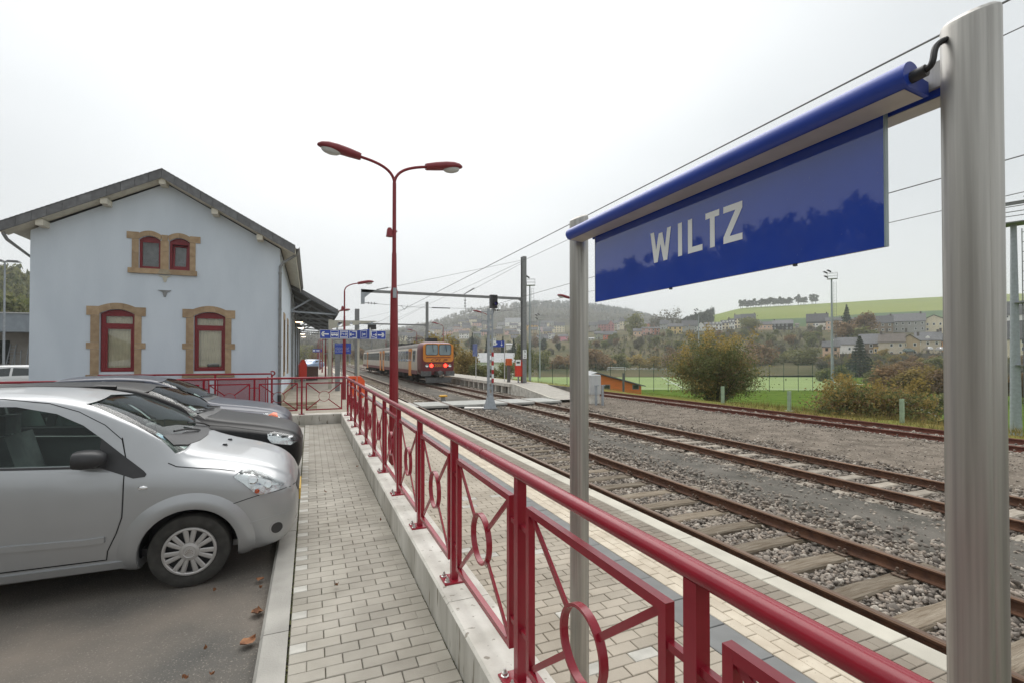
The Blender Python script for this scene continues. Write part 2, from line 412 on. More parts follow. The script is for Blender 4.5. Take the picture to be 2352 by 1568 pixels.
_tt = np.array([T_TAB[k] for k in _tk], float)
def ground_h(px, d):
    col = [np.interp(px, _tk, _tt[:, j]) for j in range(len(T_D))]
    return float(np.interp(d, T_D, col))
def px_d(p):
    v = Vector(p) - EYE
    d = v.dot(_f0); return PW / 2 + FPX * v.dot(_r) / max(d, 1e-3), d
def land(px, d):
    """point of the land surface on the line of sight px at depth d"""
    h = Vector((_f0.x, _f0.y, 0)) * d + Vector((_r.x, _r.y, 0)) * ((px - PW / 2) / FPX * d)
    return Vector((h.x, h.y, ground_h(px, d)))
def build_terrain():
    ds = np.concatenate([np.arange(150, 420, 9), np.arange(420, 1000, 25), np.arange(1000, 1481, 60)])
    pxs = np.arange(560, 2601, 13)
    H = np.zeros((len(ds), len(pxs)));
    for j in range(len(T_D)): pass
    cols = np.array([np.interp(pxs, _tk, _tt[:, j]) for j in range(len(T_D))])
    for i in range(len(pxs)): H[:, i] = np.interp(ds, T_D, cols[:, i])
    # soften the knots
    for _ in range(3):
        H[1:-1] = 0.25 * H[:-2] + 0.5 * H[1:-1] + 0.25 * H[2:]
        H[:, 1:-1] = 0.25 * H[:, :-2] + 0.5 * H[:, 1:-1] + 0.25 * H[:, 2:]
    V = np.zeros((len(ds), len(pxs), 3))
    lat = (pxs - PW / 2) / FPX
    V[:, :, 0] = ds[:, None] * (_f0.x + _r.x * lat[None, :]); V[:, :, 1] = ds[:, None] * (_f0.y + _r.y * lat[None, :]); V[:, :, 2] = H
    V = V.reshape(-1, 3); n = len(pxs)
    groups = {'hillside': [], 'hill_meadow': [], 'crop_field': [], 'wooded_hill': []}
    for j in range(len(ds) - 1):
        for i in range(n - 1):
            q = (j * n + i, j * n + i + 1, (j + 1) * n + i + 1, (j + 1) * n + i)
            px, d = pxs[i], ds[j]
            edge = 415 - 45 * smoothstep(1560, 2200, px)
            if px > 1570 and d > edge: k = 'crop_field' if d < edge + 95 + 60 * smoothstep(1700, 2300, px) and px > 1610 else 'hill_meadow'
            elif px < 1570 and d > 760: k = 'wooded_hill'
            elif px < 900 and d > 300: k = 'wooded_hill'
            else: k = 'hillside'
            groups[k].append(q)
    for k, m in (('hillside', M_SCRUB), ('hill_meadow', M_MEADOW), ('crop_field', M_CROP), ('wooded_hill', M_WOODHILL)):
        me = mesh_np(k, V, groups[k], m); me.shade_smooth()
        bm = bmesh.new(); bm.from_mesh(me); bmesh.ops.delete(bm, geom=[v for v in bm.verts if not v.link_faces], context='VERTS'); bm.to_mesh(me); bm.free()
        tag(obj(k, me), kind='structure')
build_terrain()

# sports field level, embankment, pitch
def strip_profile(name, prof, y0, y1, m, ny=60, wob=0.0):
    ys = np.linspace(y0, y1, ny + 1); v = []; f = []; n = len(prof)
    for y in ys:
        for x, z in prof:
            w = wob * noise.noise(Vector((x * 0.4, y * 0.4, 3.1))); v.append((x, y, z + w))
    for j in range(ny):
        for i in range(n - 1): f.append((j * n + i, j * n + i + 1, (j + 1) * n + i + 1, (j + 1) * n + i))
    me = mesh_np(name, v, f, m); me.shade_smooth()
    return tag(obj(name, me), kind='structure')
strip_profile('grass_verge', [(18.9, -0.72), (19.5, -0.65), (20.0, -0.64), (21.2, -0.70), (22.5, -0.95)], -12, 150, M_DRYGRASS, 120, 0.10)
strip_profile('embankment', [(22.5, -0.95), (24, -1.5), (27, -2.9), (30, -4.0), (32, -4.40)], -12, 150, M_GRASS, 80, 0.12)
tag(obj('lawn', mesh_np('lawn', [(32, -12, -4.4), (235, -12, -4.4), (235, 150, -4.4), (32, 150, -4.4)], [(0, 1, 2, 3)], M_GRASS)), kind='structure')
pc = [at_z(1180, 893, -4.37), at_z(1990, 896, -4.37), at_z(1870, 858.0, -4.37), at_z(1150, 857.0, -4.37)]
tag(obj('sports_pitch', mesh_np('sports_pitch', [tuple(p) for p in pc], [(0, 1, 2, 3)], M_PITCH)), kind='structure')
M_LINE = mk('pitch_line_paint', (0.48, 0.52, 0.42), 0.9, var=0.05)
def pitch_line(u0, v0, u1, v1, w=0.35):
    def pt(u, v):
        a = pc[0].lerp(pc[1], u); b = pc[3].lerp(pc[2], u); return a.lerp(b, v)
    a, b = pt(u0, v0), pt(u1, v1); MBL.bar((a.x, a.y, -4.365), (b.x, b.y, -4.365), w, 0.008)
MBL = MB()
for l in [(0.02, 0.04, 0.98, 0.04), (0.02, 0.96, 0.98, 0.96), (0.02, 0.04, 0.02, 0.96), (0.98, 0.04, 0.98, 0.96), (0.5, 0.04, 0.5, 0.96), (0.12, 0.6, 0.42, 0.6)]: pitch_line(*l)
tag(MBL.build('pitch_marking', M_LINE), kind='structure')

# ------------------------------------------------------------------ track bed
sheet('track_ballast', 3.70, 8.05, -12, 170, -0.705, M_BALLAST)
sheet('track_ballast', 8.05, 12.5, -12, 170, -0.70, M_BALLAST)
sheet('track_ballast', 12.5, 19.6, -12, 170, -0.70, M_BALLAST)
def bed(name, prof, m, seed):
    ys = np.concatenate([np.arange(-12, 45, 0.22), np.arange(45, 171, 2.5)]); v = []; f = []; n = len(prof)
    for y in ys:
        for i, (x, z) in enumerate(prof):
            e = 0.16 if i in (0, 1, n - 2, n - 1) else 0
            v.append((x + e * noise.noise(Vector((y * 0.9, x, seed))) + e * 0.5 * noise.noise(Vector((y * 3.1, x, seed))), y, z + 0.022 * noise.noise(Vector((x * 2.2, y * 1.3, seed))) + 0.010 * noise.noise(Vector((x * 6, y * 5, seed)))))
    for j in range(len(ys) - 1):
        for i in range(n - 1): f.append((j * n + i, j * n + i + 1, (j + 1) * n + i + 1, (j + 1) * n + i))
    me = mesh_np(name, v, f, m); me.shade_smooth(); tag(obj(name, me), kind='structure')
bed('cinder_path', [(7.15, -0.74), (7.42, -0.645)] + [(7.42 + 0.15 * k, -0.63) for k in range(1, 9)] + [(8.72, -0.645), (8.95, -0.74)], M_CINDER, 2.0)
bed('cinder_yard', [(11.85, -0.74), (12.15, -0.63)] + [(12.15 + 0.28 * k, -0.615) for k in range(1, 16)] + [(16.5, -0.63), (16.85, -0.74)], M_CINDERB, 7.0)

# ------------------------------------------------------------------ car park, path
sheet('parking_lot', -60, -0.30, -14, 14.0, Z_ASPH, M_ASPH)
sheet('street', -60, -1.1, 14.0, 175, Z_ASPH - 0.004, M_ASPH)
sheet('path_bedding', -0.115, 0.80, -3, 14.03, -0.022, M_JOINT)
sheet('path_bedding', -4.6, -0.115, 13.15, 14.03, -0.022, M_JOINT)

def paver_mesh(name, lx, ly, m, h=0.05, ch=0.004):
    return MB().box((0, 0, -h / 2), (lx, ly, h), ch=ch).mesh(name, m, fix=False)
def pave(parent, cells, limit, name):
    """cells: (x, y, z, lx, ly, material key); nearest cells become bricks of their own, the rest one sheet of bricks"""
    cache = {}
    cells = sorted(cells, key=lambda c: c[0] ** 2 + c[1] ** 2)
    def vis(c): return c[1] * cos(YAW) + c[0] * sin(YAW) > (1.8 - c[2]) * 1.36
    seen = [c for c in cells if vis(c)]; near = seen[:limit]; ns = set(map(id, near))
    rest = [c for c in cells if id(c) not in ns]
    for (x, y, z, lx, ly, mm) in near:
        k = (round(lx, 4), round(ly, 4), mm)
        if k not in cache: cache[k] = paver_mesh(name, lx, ly, MATS[mm])
        inst(name, cache[k], parent, (x, y, z + random.uniform(-0.0025, 0.001)), 0, rot=(random.gauss(0, 0.004), random.gauss(0, 0.004), random.gauss(0, 0.004)))
    by = {}
    for c in rest: by.setdefault(c[5], []).append(c)
    for mm, cs in by.items():
        b = MB()
        for (x, y, z, lx, ly, _) in cs: b.box((x, y, z - 0.025 + random.uniform(-0.002, 0.001)), (lx, ly, 0.05), ch=0.004)
        o = b.build(name + '_field', MATS[mm], parent, fix=False); tag(o, kind='stuff')

path = empty('paved_path', 'narrow grey paver path between the kerb and the low concrete wall', 'path', (0, 0, 0))
cells = []; y = 1.2; k = 0
while y < 14.0:
    white = random.random() < 0.30
    if k % 2 == 0:
        cells.append((-0.06, y, 0, 0.097, 0.099, 'pale_paver' if white or k % 4 == 0 else 'concrete_paver'))
        for i in range(4): cells.append((0.0895 + 0.202 * i, y, 0, 0.197, 0.099, 'concrete_paver'))
    else:
        for i in range(4): cells.append((-0.01 + 0.202 * i, y, 0, 0.197, 0.099, 'concrete_paver'))
        cells.append((0.743, y, 0, 0.097, 0.099, 'concrete_paver'))
    y += 0.1035; k += 1
yy = 13.2; k = 0
while yy < 14.0:
    for i in range(20): cells.append((-0.22 - 0.202 * i - 0.1 * (k % 2), yy, 0, 0.197, 0.099, 'concrete_paver'))
    yy += 0.1035; k += 1
pave(path, cells, 300, 'paving_brick')

kerb = empty('kerb', 'bevelled grey concrete kerb along the parking bays', 'kerb', (0, 0, 0))
yy = -1.0; kb = MB().prism([(-0.295, -0.25), (-0.29, -0.03), (-0.268, 0.0), (-0.122, 0.0), (-0.122, -0.25)], -0.496, 0.496).mesh('kerb_stone', M_KERB)
while yy < 13.3:
    inst('kerb_stone', kb, kerb, (0, yy, 0.001 + random.uniform(-0.003, 0.002)), 0); yy += 1.0
kb2 = MB().prism([(-0.2, -0.25), (-0.195, -0.03), (-0.173, 0.0), (-0.022, 0.0), (-0.022, -0.25)], -0.496, 0.496).mesh('kerb_stone', M_KERB)
for i in range(5): inst('kerb_stone', kb2, kerb, (-0.80 - i, 13.17, -0.001), -pi / 2)

# ------------------------------------------------------------------ retaining wall with coping
wall = empty('retaining_wall', 'low pale concrete wall that carries the burgundy railing', 'wall', (0, 0, 0))
def wall_seg(x0, x1, y0, y1, along):
    c = 0.014
    b = MB()
    if along == 'y':
        b.prism([(x0, -0.7), (x0, Z_COP - c), (x0 + c, Z_COP), (x1 - c, Z_COP), (x1, Z_COP - c), (x1, -0.7)], y0, y1, 'xz')
    else:
        b.prism([(y0, -0.7), (y0, Z_COP - c), (y0 + c, Z_COP), (y1 - c, Z_COP), (y1, Z_COP - c), (y1, -0.7)], x0, x1, 'yz')
    return b
for a, bq in [(-3, 0.6), (0.6, 2.95), (2.95, 5.3), (5.3, 7.65), (7.65, 10.0), (10.0, 12.2), (12.2, 14.36)]:
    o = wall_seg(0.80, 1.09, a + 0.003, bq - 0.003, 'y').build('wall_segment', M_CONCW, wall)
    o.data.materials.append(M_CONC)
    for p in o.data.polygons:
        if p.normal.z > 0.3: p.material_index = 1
for a, bq in [(-7.2, -4.2), (-4.2, -1.8), (-1.8, 0.797)]:
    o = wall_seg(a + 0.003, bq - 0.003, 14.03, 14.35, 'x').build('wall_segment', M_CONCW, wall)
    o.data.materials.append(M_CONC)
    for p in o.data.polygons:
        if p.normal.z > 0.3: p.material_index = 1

# moss along the foot of the wall
def clumps(name, pts, size, m, parent=None, seed=1):
    r = np.random.default_rng(seed); n = len(pts); pts = np.asarray(pts)
    base = np.array([(1, 0, 0), (-0.5, 0.87, 0), (-0.5, -0.87, 0), (0, 0, 0.9)])
    ang = r.uniform(0, 6.28, n); s = r.uniform(0.5, 1.2, n) * size
    c, sn = np.cos(ang), np.sin(ang)
    v = np.zeros((n, 4, 3))
    v[:, :, 0] = (base[None, :, 0] * c[:, None] - base[None, :, 1] * sn[:, None]) * s[:, None] + pts[:, None, 0]
    v[:, :, 1] = (base[None, :, 0] * sn[:, None] + base[None, :, 1] * c[:, None]) * s[:, None] + pts[:, None, 1]
    v[:, :, 2] = base[None, :, 2] * s[:, None] + pts[:, None, 2]
    f = (np.array([(0, 1, 3), (1, 2, 3), (2, 0, 3)])[None] + 4 * np.arange(n)[:, None, None]).reshape(-1, 3)
    return obj(name, mesh_np(name, v.reshape(-1, 3), f, m), parent)
M_MOSS = mk('dark_moss', (0.045, 0.05, 0.018), 1.0, scale=6, col2=(0.10, 0.10, 0.03))
mp_ = []
for i in range(2600):
    y = random.uniform(1.5, 14.0); w = 0.010 + 0.012 * noise.noise(Vector((y * 2.2, 0, 0)))
    mp_.append((0.795 - abs(random.gauss(0, max(0.003, w))), y, -0.012))
for i in range(700): mp_.append((-0.115 + random.gauss(0, 0.004), random.uniform(1.5, 13), -0.012))
tag(clumps('moss', mp_, 0.010, M_MOSS), kind='stuff')

# ------------------------------------------------------------------ platform one
sheet('platform_base', 1.09, 3.62, -6, 14.36, Z_PLAT - 0.022, M_JOINT)
sheet('platform_base', -1.09, 3.62, 14.36, 31, Z_PLAT - 0.022, M_JOINT)
M_PLATFAR = mk('far_platform_paving', (0.36, 0.325, 0.275), 0.88, scale=2, var=0.1, bump=0.2)
sheet('platform_paving', -1.09, 3.62, 31, 112, Z_PLAT - 0.004, M_PLATFAR)
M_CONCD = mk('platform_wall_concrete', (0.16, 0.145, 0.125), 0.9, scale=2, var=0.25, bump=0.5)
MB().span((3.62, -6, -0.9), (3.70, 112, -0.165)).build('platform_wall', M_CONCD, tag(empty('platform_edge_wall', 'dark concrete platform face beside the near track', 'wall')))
platform = empty('station_platform', 'near station platform paved in grey and cream bricks with white edge slabs', 'platform')
cells = []
y = 0.3; k = 0
while y < 31:
    x0 = 1.10 if y < 14.36 else -1.08
    x = x0 - 0.1 * (k % 2)
    while x < 2.46:
        a = max(x, x0); bq = min(x + 0.2, 2.465)
        if bq - a > 0.03: cells.append(((a + bq) / 2, y, Z_PLAT, bq - a - 0.004, 0.098, 'pale_paver' if random.random() < 0.025 and y < 8 else 'platform_paver'))
        x += 0.202
    # brick band by the edge
    xs = [3.19, 3.39, 3.598] if k % 2 == 0 else [3.19, 3.29, 3.49, 3.598]
    for a, bq in zip(xs[:-1], xs[1:]): cells.append(((a + bq) / 2, y, Z_PLAT, bq - a - 0.004, 0.098, 'brown_paver'))
    y += 0.1025; k += 1
pave(platform, cells, 300, 'paving_brick')
cells = []
y = 0.3; k = 0
while y < 31:
    for i in range(4): cells.append((2.825 + 0.102 * i, y + 0.1 * (i % 2), Z_PLAT, 0.098, 0.198, 'cream_paver'))
    y += 0.203
pave(platform, cells, 260, 'cream_brick')
cells = [(2.618, 0.4 + 0.402 * i, Z_PLAT, 0.30, 0.396, 'slate_grey_tile') for i in range(76)]
pave(platform, cells, 60, 'grey_tile')
es = MB().box((0, 0, -0.03), (0.196, 0.994, 0.06), ch=0.006).mesh('edge_slab', M_EDGE, fix=False)
for i in range(31): inst('edge_slab', es, platform, (3.705, 0.5 + i, Z_PLAT + random.uniform(-0.002, 0.002)))
b = MB()
for i in range(80): b.box((3.705, 31.5 + i, Z_PLAT - 0.028), (0.215, 0.994, 0.06))
tag(b.build('edge_slab_row', M_EDGE, platform, fix=False), kind='stuff')
b = MB().span((2.49, 31.0, Z_PLAT - 0.03), (2.73, 112, Z_PLAT - 0.001)); tag(b.build('grey_tile_row', M_DARKTILE, platform), kind='stuff')
b = MB().span((2.735, 31.0, Z_PLAT - 0.03), (3.145, 112, Z_PLAT - 0.001)); tag(b.build('cream_brick_row', M_CREAM, platform), kind='stuff')

# ------------------------------------------------------------------ tracks
RAILP = [(-0.062, 0), (-0.062, 0.012), (-0.016, 0.028), (-0.011, 0.045), (-0.011, 0.105), (-0.033, 0.118), (-0.036, 0.140), (-0.026, 0.153), (0.026, 0.153), (0.036, 0.140), (0.033, 0.118), (0.011, 0.105), (0.011, 0.045), (0.016, 0.028), (0.062, 0.012), (0.062, 0)]
def rail_mesh(y0, y1, side, top):
    b = MB().prism(RAILP, y0, y1, 'xz'); me = b.mesh('rail', side); me.materials.append(top)
    for p in me.polygons:
        if p.center.z > 0.137 and abs(p.normal.y) < 0.5: p.material_index = 1
    return me
def sleeper_mesh(m):
    b = MB(); L, W, H = 2.55, 0.24, 0.14; n = 9
    rings = []
    for i in range(n):
        x = -L / 2 + L * i / (n - 1); w = W / 2 * (1 + 0.07 * sin(i * 2.3)); h = 0.008 * sin(i * 1.7 + 1)
        rings.append([(x, -w, -H), (x, w, -H), (x, w, -0.02 + h), (x, w - 0.02, h), (x, -w + 0.02, h * 0.6), (x, -w, -0.02 + h)])
    return b.loft(rings).mesh('sleeper', m)
def fast_mesh():
    b = MB().box((0, 0, 0.006), (0.34, 0.15, 0.014))
    for sx in (-1, 1):
        for sy in (-0.035, 0.035):
            b.lathe([(0.001, 0.075), (0.016, 0.07), (0.016, 0.045), (0.026, 0.045), (0.026, 0.03), (0.012, 0.03), (0.012, 0.0)], (sx * 0.11, sy, 0.008), n=7)
        b.box((sx * 0.085, 0, 0.03), (0.07, 0.09, 0.016))
    return b.mesh('fastening', M_FAST)
M_FAST = mk('pale_rusty_fastening', (0.10, 0.055, 0.035), 0.8, 0.1, scale=30, col2=(0.24, 0.19, 0.15))
ico = bmesh.new(); bmesh.ops.create_icosphere(ico, subdivisions=1, radius=1.0)
ICO_V = np.array([v.co[:] for v in ico.verts]); ICO_F = np.array([[v.index for v in f.verts] for f in ico.faces]); ico.free()
def stones(name, parent, zones, m, seed):
    r = np.random.default_rng(seed); P = []; S = []
    for (x0, x1, y0, y1, z, dens, size, avoid) in zones:
        n = int((x1 - x0) * (y1 - y0) * dens)
        p = np.stack([r.uniform(x0, x1, n), r.uniform(y0, y1, n), np.full(n, z)], 1)
        if avoid: p = p[~avoid(p)]
        p[:, 2] += r.uniform(-0.5, 0.75, len(p)) * size
        P.append(p); S.append(size * np.exp(r.normal(0, 0.32, len(p))))
    P = np.concatenate(P); S = np.concatenate(S); n = len(P)
    var = np.stack([ICO_V * (1 + r.uniform(-0.5, 0.25, (len(ICO_V), 1))) * r.uniform(0.65, 1.3, (1, 3)) for _ in range(24)])
    v = var[r.integers(0, 24, n)] * S[:, None, None]
    v[:, :, 2] *= r.uniform(0.55, 0.9, n)[:, None]
    a = r.uniform(0, 6.28, n); t = r.uniform(-0.6, 0.6, n)
    y1, z1 = v[:, :, 1] * np.cos(t)[:, None] - v[:, :, 2] * np.sin(t)[:, None], v[:, :, 1] * np.sin(t)[:, None] + v[:, :, 2] * np.cos(t)[:, None]
    x2 = v[:, :, 0] * np.cos(a)[:, None] - y1 * np.sin(a)[:, None]; y2 = v[:, :, 0] * np.sin(a)[:, None] + y1 * np.cos(a)[:, None]
    v = np.stack([x2, y2, z1], 2) + P[:, None, :]
    f = (ICO_F[None] + 12 * np.arange(n)[:, None, None]).reshape(-1, 3)
    me = mesh_np(name, v.reshape(-1, 3), f, m)
    at = me.attributes.new('tone', 'FLOAT', 'POINT'); at.data.foreach_set('value', np.repeat(r.uniform(0, 1, n), 12).astype(np.float32))
    return tag(obj(name, me, parent), kind='stuff')
def mk_stone():
    m = bpy.data.materials.new('ballast_stone'); m.use_nodes = True; nt = m.node_tree; N = nt.nodes; L = nt.links; p = N['Principled BSDF']
    a = N.new('ShaderNodeAttribute'); a.attribute_name = 'tone'
    cr = N.new('ShaderNodeValToRGB'); e = cr.color_ramp.elements
    e[0].position = 0; e[0].color = (0.13, 0.112, 0.095, 1); e[1].position = 1; e[1].color = (0.50, 0.45, 0.385, 1)
    for pos, c in ((0.3, (0.215, 0.185, 0.158)), (0.55, (0.30, 0.26, 0.22)), (0.75, (0.32, 0.26, 0.21)), (0.9, (0.37, 0.33, 0.28))):
        k = e.new(pos); k.color = (*c, 1)
    L.new(a.outputs['Fac'], cr.inputs['Fac']); L.new(cr.outputs['Color'], p.inputs['Base Color']); p.inputs['Roughness'].default_value = 0.9
    nb = N.new('ShaderNodeTexNoise'); nb.inputs['Scale'].default_value = 60; bp = N.new('ShaderNodeBump'); bp.inputs['Strength'].default_value = 0.5; bp.inputs['Distance'].default_value = 0.01
    L.new(nb.outputs['Fac'], bp.inputs['Height']); L.new(bp.outputs['Normal'], p.inputs['Normal'])
    return m
M_STONE = mk_stone()
sl_d, sl_l, fa = sleeper_mesh(M_SLEEPER), sleeper_mesh(M_SLEEPERL), fast_mesh()
def track(label, xc, y0, y1, sm, side, top, n_sl, seed, gauge=1.505, ysl=0.2, fast_to=24, buried=False):
    t = empty('railway_track', label, 'railway track', (xc, 0, Z_RAIL))
    rm = rail_mesh(y0, y1, side, top)
    for sx in (-1, 1): inst('rail', rm, t, (sx * gauge / 2, 0, -0.153))
    rr = random.Random(seed)
    for i in range(n_sl):
        y = ysl + 0.62 * i + rr.uniform(-0.03, 0.03)
        s = inst('sleeper', sm, t, (rr.uniform(-0.04, 0.04), y, -0.168 - (0.05 if buried else 0) + rr.uniform(-0.008, 0.008)), 0, rot=(0, rr.uniform(-0.006, 0.006), rr.uniform(-0.02, 0.02)))
        if y < fast_to:
            for sx in (-1, 1): inst('fastening', fa, s, (sx * gauge / 2, 0, 0.004))
    return t
tr1 = track('nearest railway track with worn brown rails, right beside the white platform edge', 5.45, -8, 170, sl_d, M_RAIL, M_RAILTOP, 110, 3)
tr2 = track('middle railway track with bleached sleepers, the one the train stands on', 9.95, -8, 170, sl_l, M_RAIL, M_RAILTOP, 110, 4, fast_to=20)
tr3 = track('farthest railway track with deep red rusted rails along the grass verge', 17.55, -8, 150, sl_l, M_RUSTRED, M_RUSTRED, 60, 5, fast_to=0, buried=True)
def avoid_for(xc, top=True):
    def f(p):
        on_rail = np.minimum(np.abs(p[:, 0] - xc - 0.7525), np.abs(p[:, 0] - xc + 0.7525)) < 0.05
        ph = np.abs(((p[:, 1] - 0.2 + 0.31) % 0.62) - 0.31) < 0.14
        on_sl = ph & (np.abs(p[:, 0] - xc) < 1.28)
        keep = RNG.random(len(p)) < 0.015
        return on_rail | (on_sl & ~keep)
    return f
av1 = avoid_for(5.45); av2 = avoid_for(9.95); av3 = avoid_for(17.55)
stones('ballast', tr1, [(3.95 - 5.45, 7.3 - 5.45, 0.6, 9, -0.205, 520, 0.030, None), (3.95 - 5.45, 7.3 - 5.45, 9, 20, -0.205, 240, 0.040, None), (-1.5, 1.85, 20, 40, -0.205, 90, 0.055, None),
                        (1.5, 2.35, 0.8, 22, -0.16, 120, 0.028, None)], M_STONE, 11) if False else None
def shift(zs, xc): return zs
def stones_at(name, tr, xc, zones, seed):
    zz = [(a - xc, b - xc, c, d, e - Z_RAIL, g, h, (lambda p, av=av, xc=xc: av(p + np.array([xc, 0, 0]))) if av else None) for (a, b, c, d, e, g, h, av) in zones]
    return stones(name, tr, zz, M_STONE, seed)
stones_at('ballast', tr1, 5.45, [(3.9, 7.25, 0.6, 9, -0.685, 800, 0.027, av1), (3.9, 7.25, 9, 20, -0.685, 330, 0.037, av1), (3.9, 7.25, 20, 44, -0.69, 80, 0.055, av1),
                                 (6.9, 7.75, 0.6, 24, -0.63, 130, 0.028, None), (7.2, 8.6, 0.6, 22, -0.62, 30, 0.012, None)], 11)
stones_at('ballast', tr2, 9.95, [(8.7, 12.0, 2.5, 14, -0.68, 330, 0.033, av2), (8.7, 12.0, 14, 30, -0.68, 130, 0.048, av2), (8.7, 12.0, 30, 48, -0.68, 50, 0.06, av2),
                                 (8.1, 8.9, 2.5, 26, -0.635, 90, 0.03, None), (11.6, 12.3, 2.5, 26, -0.63, 80, 0.028, None)], 12)
stones_at('ballast', tr3, 17.55, [(16.4, 18.9, 5, 24, -0.64, 70, 0.04, av3), (15.9, 16.8, 5, 24, -0.62, 60, 0.032, None), (12.3, 16.4, 3, 26, -0.605, 34, 0.016, None)], 13)

# fallen leaves
M_LEAF = mk('dry_brown_leaf', (0.17, 0.07, 0.035), 0.8, scale=20, col2=(0.34, 0.16, 0.07), rnd=0.25)
def leaf_mesh(seed, size=0.05):
    r = random.Random(seed); b = MB(); n = 10; rings = []
    for i in range(5):
        t = i / 4; w = size * (0.10 + sin(pi * min(1, t * 1.02)) * (0.75 + 0.25 * r.random())); x = size * 2.2 * (t - 0.5); z = 0.012 + 0.03 * (t - 0.4) ** 2 + r.uniform(0, 0.012)
        rings.append([(x, -w, z + 0.022 * r.random()), (x, -w * 0.4, z + 0.004), (x, 0, z), (x, w * 0.5, z + 0.006), (x, w, z + 0.026 * r.random())])
    return b.loft(rings, closed=False, cap=False).mesh('dry_leaf', M_LEAF, fix=False)
for i, (px, py, s, lab) in enumerate([(567, 1482, 0.050, 'largest curled brown leaf on the asphalt against the kerb'), (590, 1412, 0.048, 'pale and brown leaf pair lying by the kerb, nearer the silver car'), (598, 1336, 0.032, 'small red-brown leaf by the kerb just ahead of the silver car wheel')]):
    p = at_z(px, py, Z_ASPH + 0.005)
    o = obj('dry_leaf', leaf_mesh(i, s)); o.location = p; o.rotation_euler = (0.1, 0.15, 0.7 + i); tag(o, lab, 'leaf', 'fallen leaves')
for i in range(10):
    if i < 6: p = Vector((-0.36 - abs(random.gauss(0, 0.22)), random.uniform(2.9, 4.6), Z_ASPH + 0.004))
    else: p = Vector((random.choice([0.77, 0.2, -0.05, 0.72, 0.4]), 2.6 + 1.4 * (i - 5), 0.003))
    o = obj('dry_leaf', leaf_mesh(20 + i, random.uniform(0.010, 0.019))); o.location = p; o.rotation_euler = (0, 0, random.uniform(0, 6)); tag(o, 'tiny scrap of dry leaf on the ground near the kerb or path', 'leaf', 'tiny leaf scraps')
# grit along the kerb
gp = [(-0.30 - abs(random.gauss(0, 0.16)), random.uniform(2.6, 8), Z_ASPH - 0.001) for i in range(1500)]
M_GRIT = mk('pale_grit', (0.22, 0.19, 0.16), 0.95, scale=40, var=0.5)
tag(clumps('grit', gp, 0.006, M_GRIT, seed=4), kind='stuff')
# ------------------------------------------------------------------ burgundy railing
RX, RZ = 0.93, 1.243
rail_t = empty('railing', 'long burgundy steel railing with ringed panels on the low concrete wall', 'railing')
hp = [(RX, -1.6, RZ), (RX, 13.98, RZ), (RX - 0.03, 14.10, RZ), (RX - 0.10, 14.17, RZ), (RX - 0.22, 14.19, RZ), (-6.6, 14.19, RZ)]
MB().tube(hp, 0.029, 20).build('handrail', M_RED, rail_t, 50)
for y in (2.62, 8.3): MB().tube([(RX, y, RZ), (RX, y + 0.012, RZ)], 0.0305, 20).build('handrail_joint', M_REDM, rail_t, 50)
post_me = MB().box((0, 0, (RZ - 0.02 + Z_COP) / 2), (0.046, 0.046, RZ - 0.02 - Z_COP)).mesh('post', M_RED)
plate_me = MB().box((0, 0, Z_COP + 0.006), (0.17, 0.15, 0.012), ch=0.003).mesh('base_plate', M_RED)
bolt_me = MB().lathe([(0.001, 0.034), (0.006, 0.034), (0.008, 0.024), (0.008, 0.018), (0.014, 0.018), (0.014, 0.006), (0.02, 0.004), (0.02, 0)], (0, 0, Z_COP + 0.012), n=8).mesh('bolt', M_BOLT)
PL = 1.135 - 0.23
def panel_meshes():
    z0, z1 = 0.375, 1.10; h = PL / 2
    f = MB()
    f.bar((0, -h, z0 - 0.016), (0, -h, z1 + 0.016), 0.032, 0.032); f.bar((0, h, z0 - 0.016), (0, h, z1 + 0.016), 0.032, 0.032)
    f.bar((0, -h + 0.016, z1), (0, h - 0.016, z1), 0.0315, 0.032); f.bar((0, -h + 0.016, z0), (0, h - 0.016, z0), 0.0315, 0.032)
    fm = f.mesh('panel', M_RED)
    zc = (z0 + z1) / 2; R = 0.14; n = 32; rings = []
    for k in range(n + 1):
        t = 2 * pi * k / n; c, s_ = cos(t), sin(t)
        rings.append([(-0.016, (R + 0.006) * c, zc + (R + 0.006) * s_), (0.016, (R + 0.006) * c, zc + (R + 0.006) * s_), (0.016, (R - 0.006) * c, zc + (R - 0.006) * s_), (-0.016, (R - 0.006) * c, zc + (R - 0.006) * s_)])
    rm = MB().loft(rings, cap=False).mesh('ring', M_RED)
    dm = []
    for sy in (-1, 1):
        for sz in (-1, 1):
            L_ = sqrt(h * h + ((z1 - z0) / 2) ** 2); dy, dz = sy * h / L_, sz * (z1 - z0) / 2 / L_
            dm.append(MB().bar((0, dy * R, zc + dz * R), (0, sy * (h - 0.014), zc + sz * ((z1 - z0) / 2 - 0.012)), 0.026, 0.011, up=(1, 0, 0)).mesh('diagonal', M_RED))
    st = MB().bar((0, 0.023, 0), (0, 0.1, 0), 0.022, 0.022).mesh('stub', M_RED)
    return fm, rm, dm, st
fm, rm, dm, st = panel_meshes()
for m_ in (rm,): m_.shade_smooth(); m_.set_sharp_from_angle(angle=radians(40))
def rail_post(x, y, rz, stubs=(1, -1)):
    p = inst('post', post_me, rail_t, (x, y, 0), rz)
    inst('base_plate', plate_me, p, (0, 0, 0))
    for bx, by in ((-0.06, -0.045), (-0.06, 0.045), (0.06, 0.045), (0.06, -0.045)): inst('bolt', bolt_me, p, (bx, by, 0))
    for s_ in stubs:
        for z in (1.0, 0.51): inst('stub', st, p, (0, 0, z), 0 if s_ > 0 else pi)
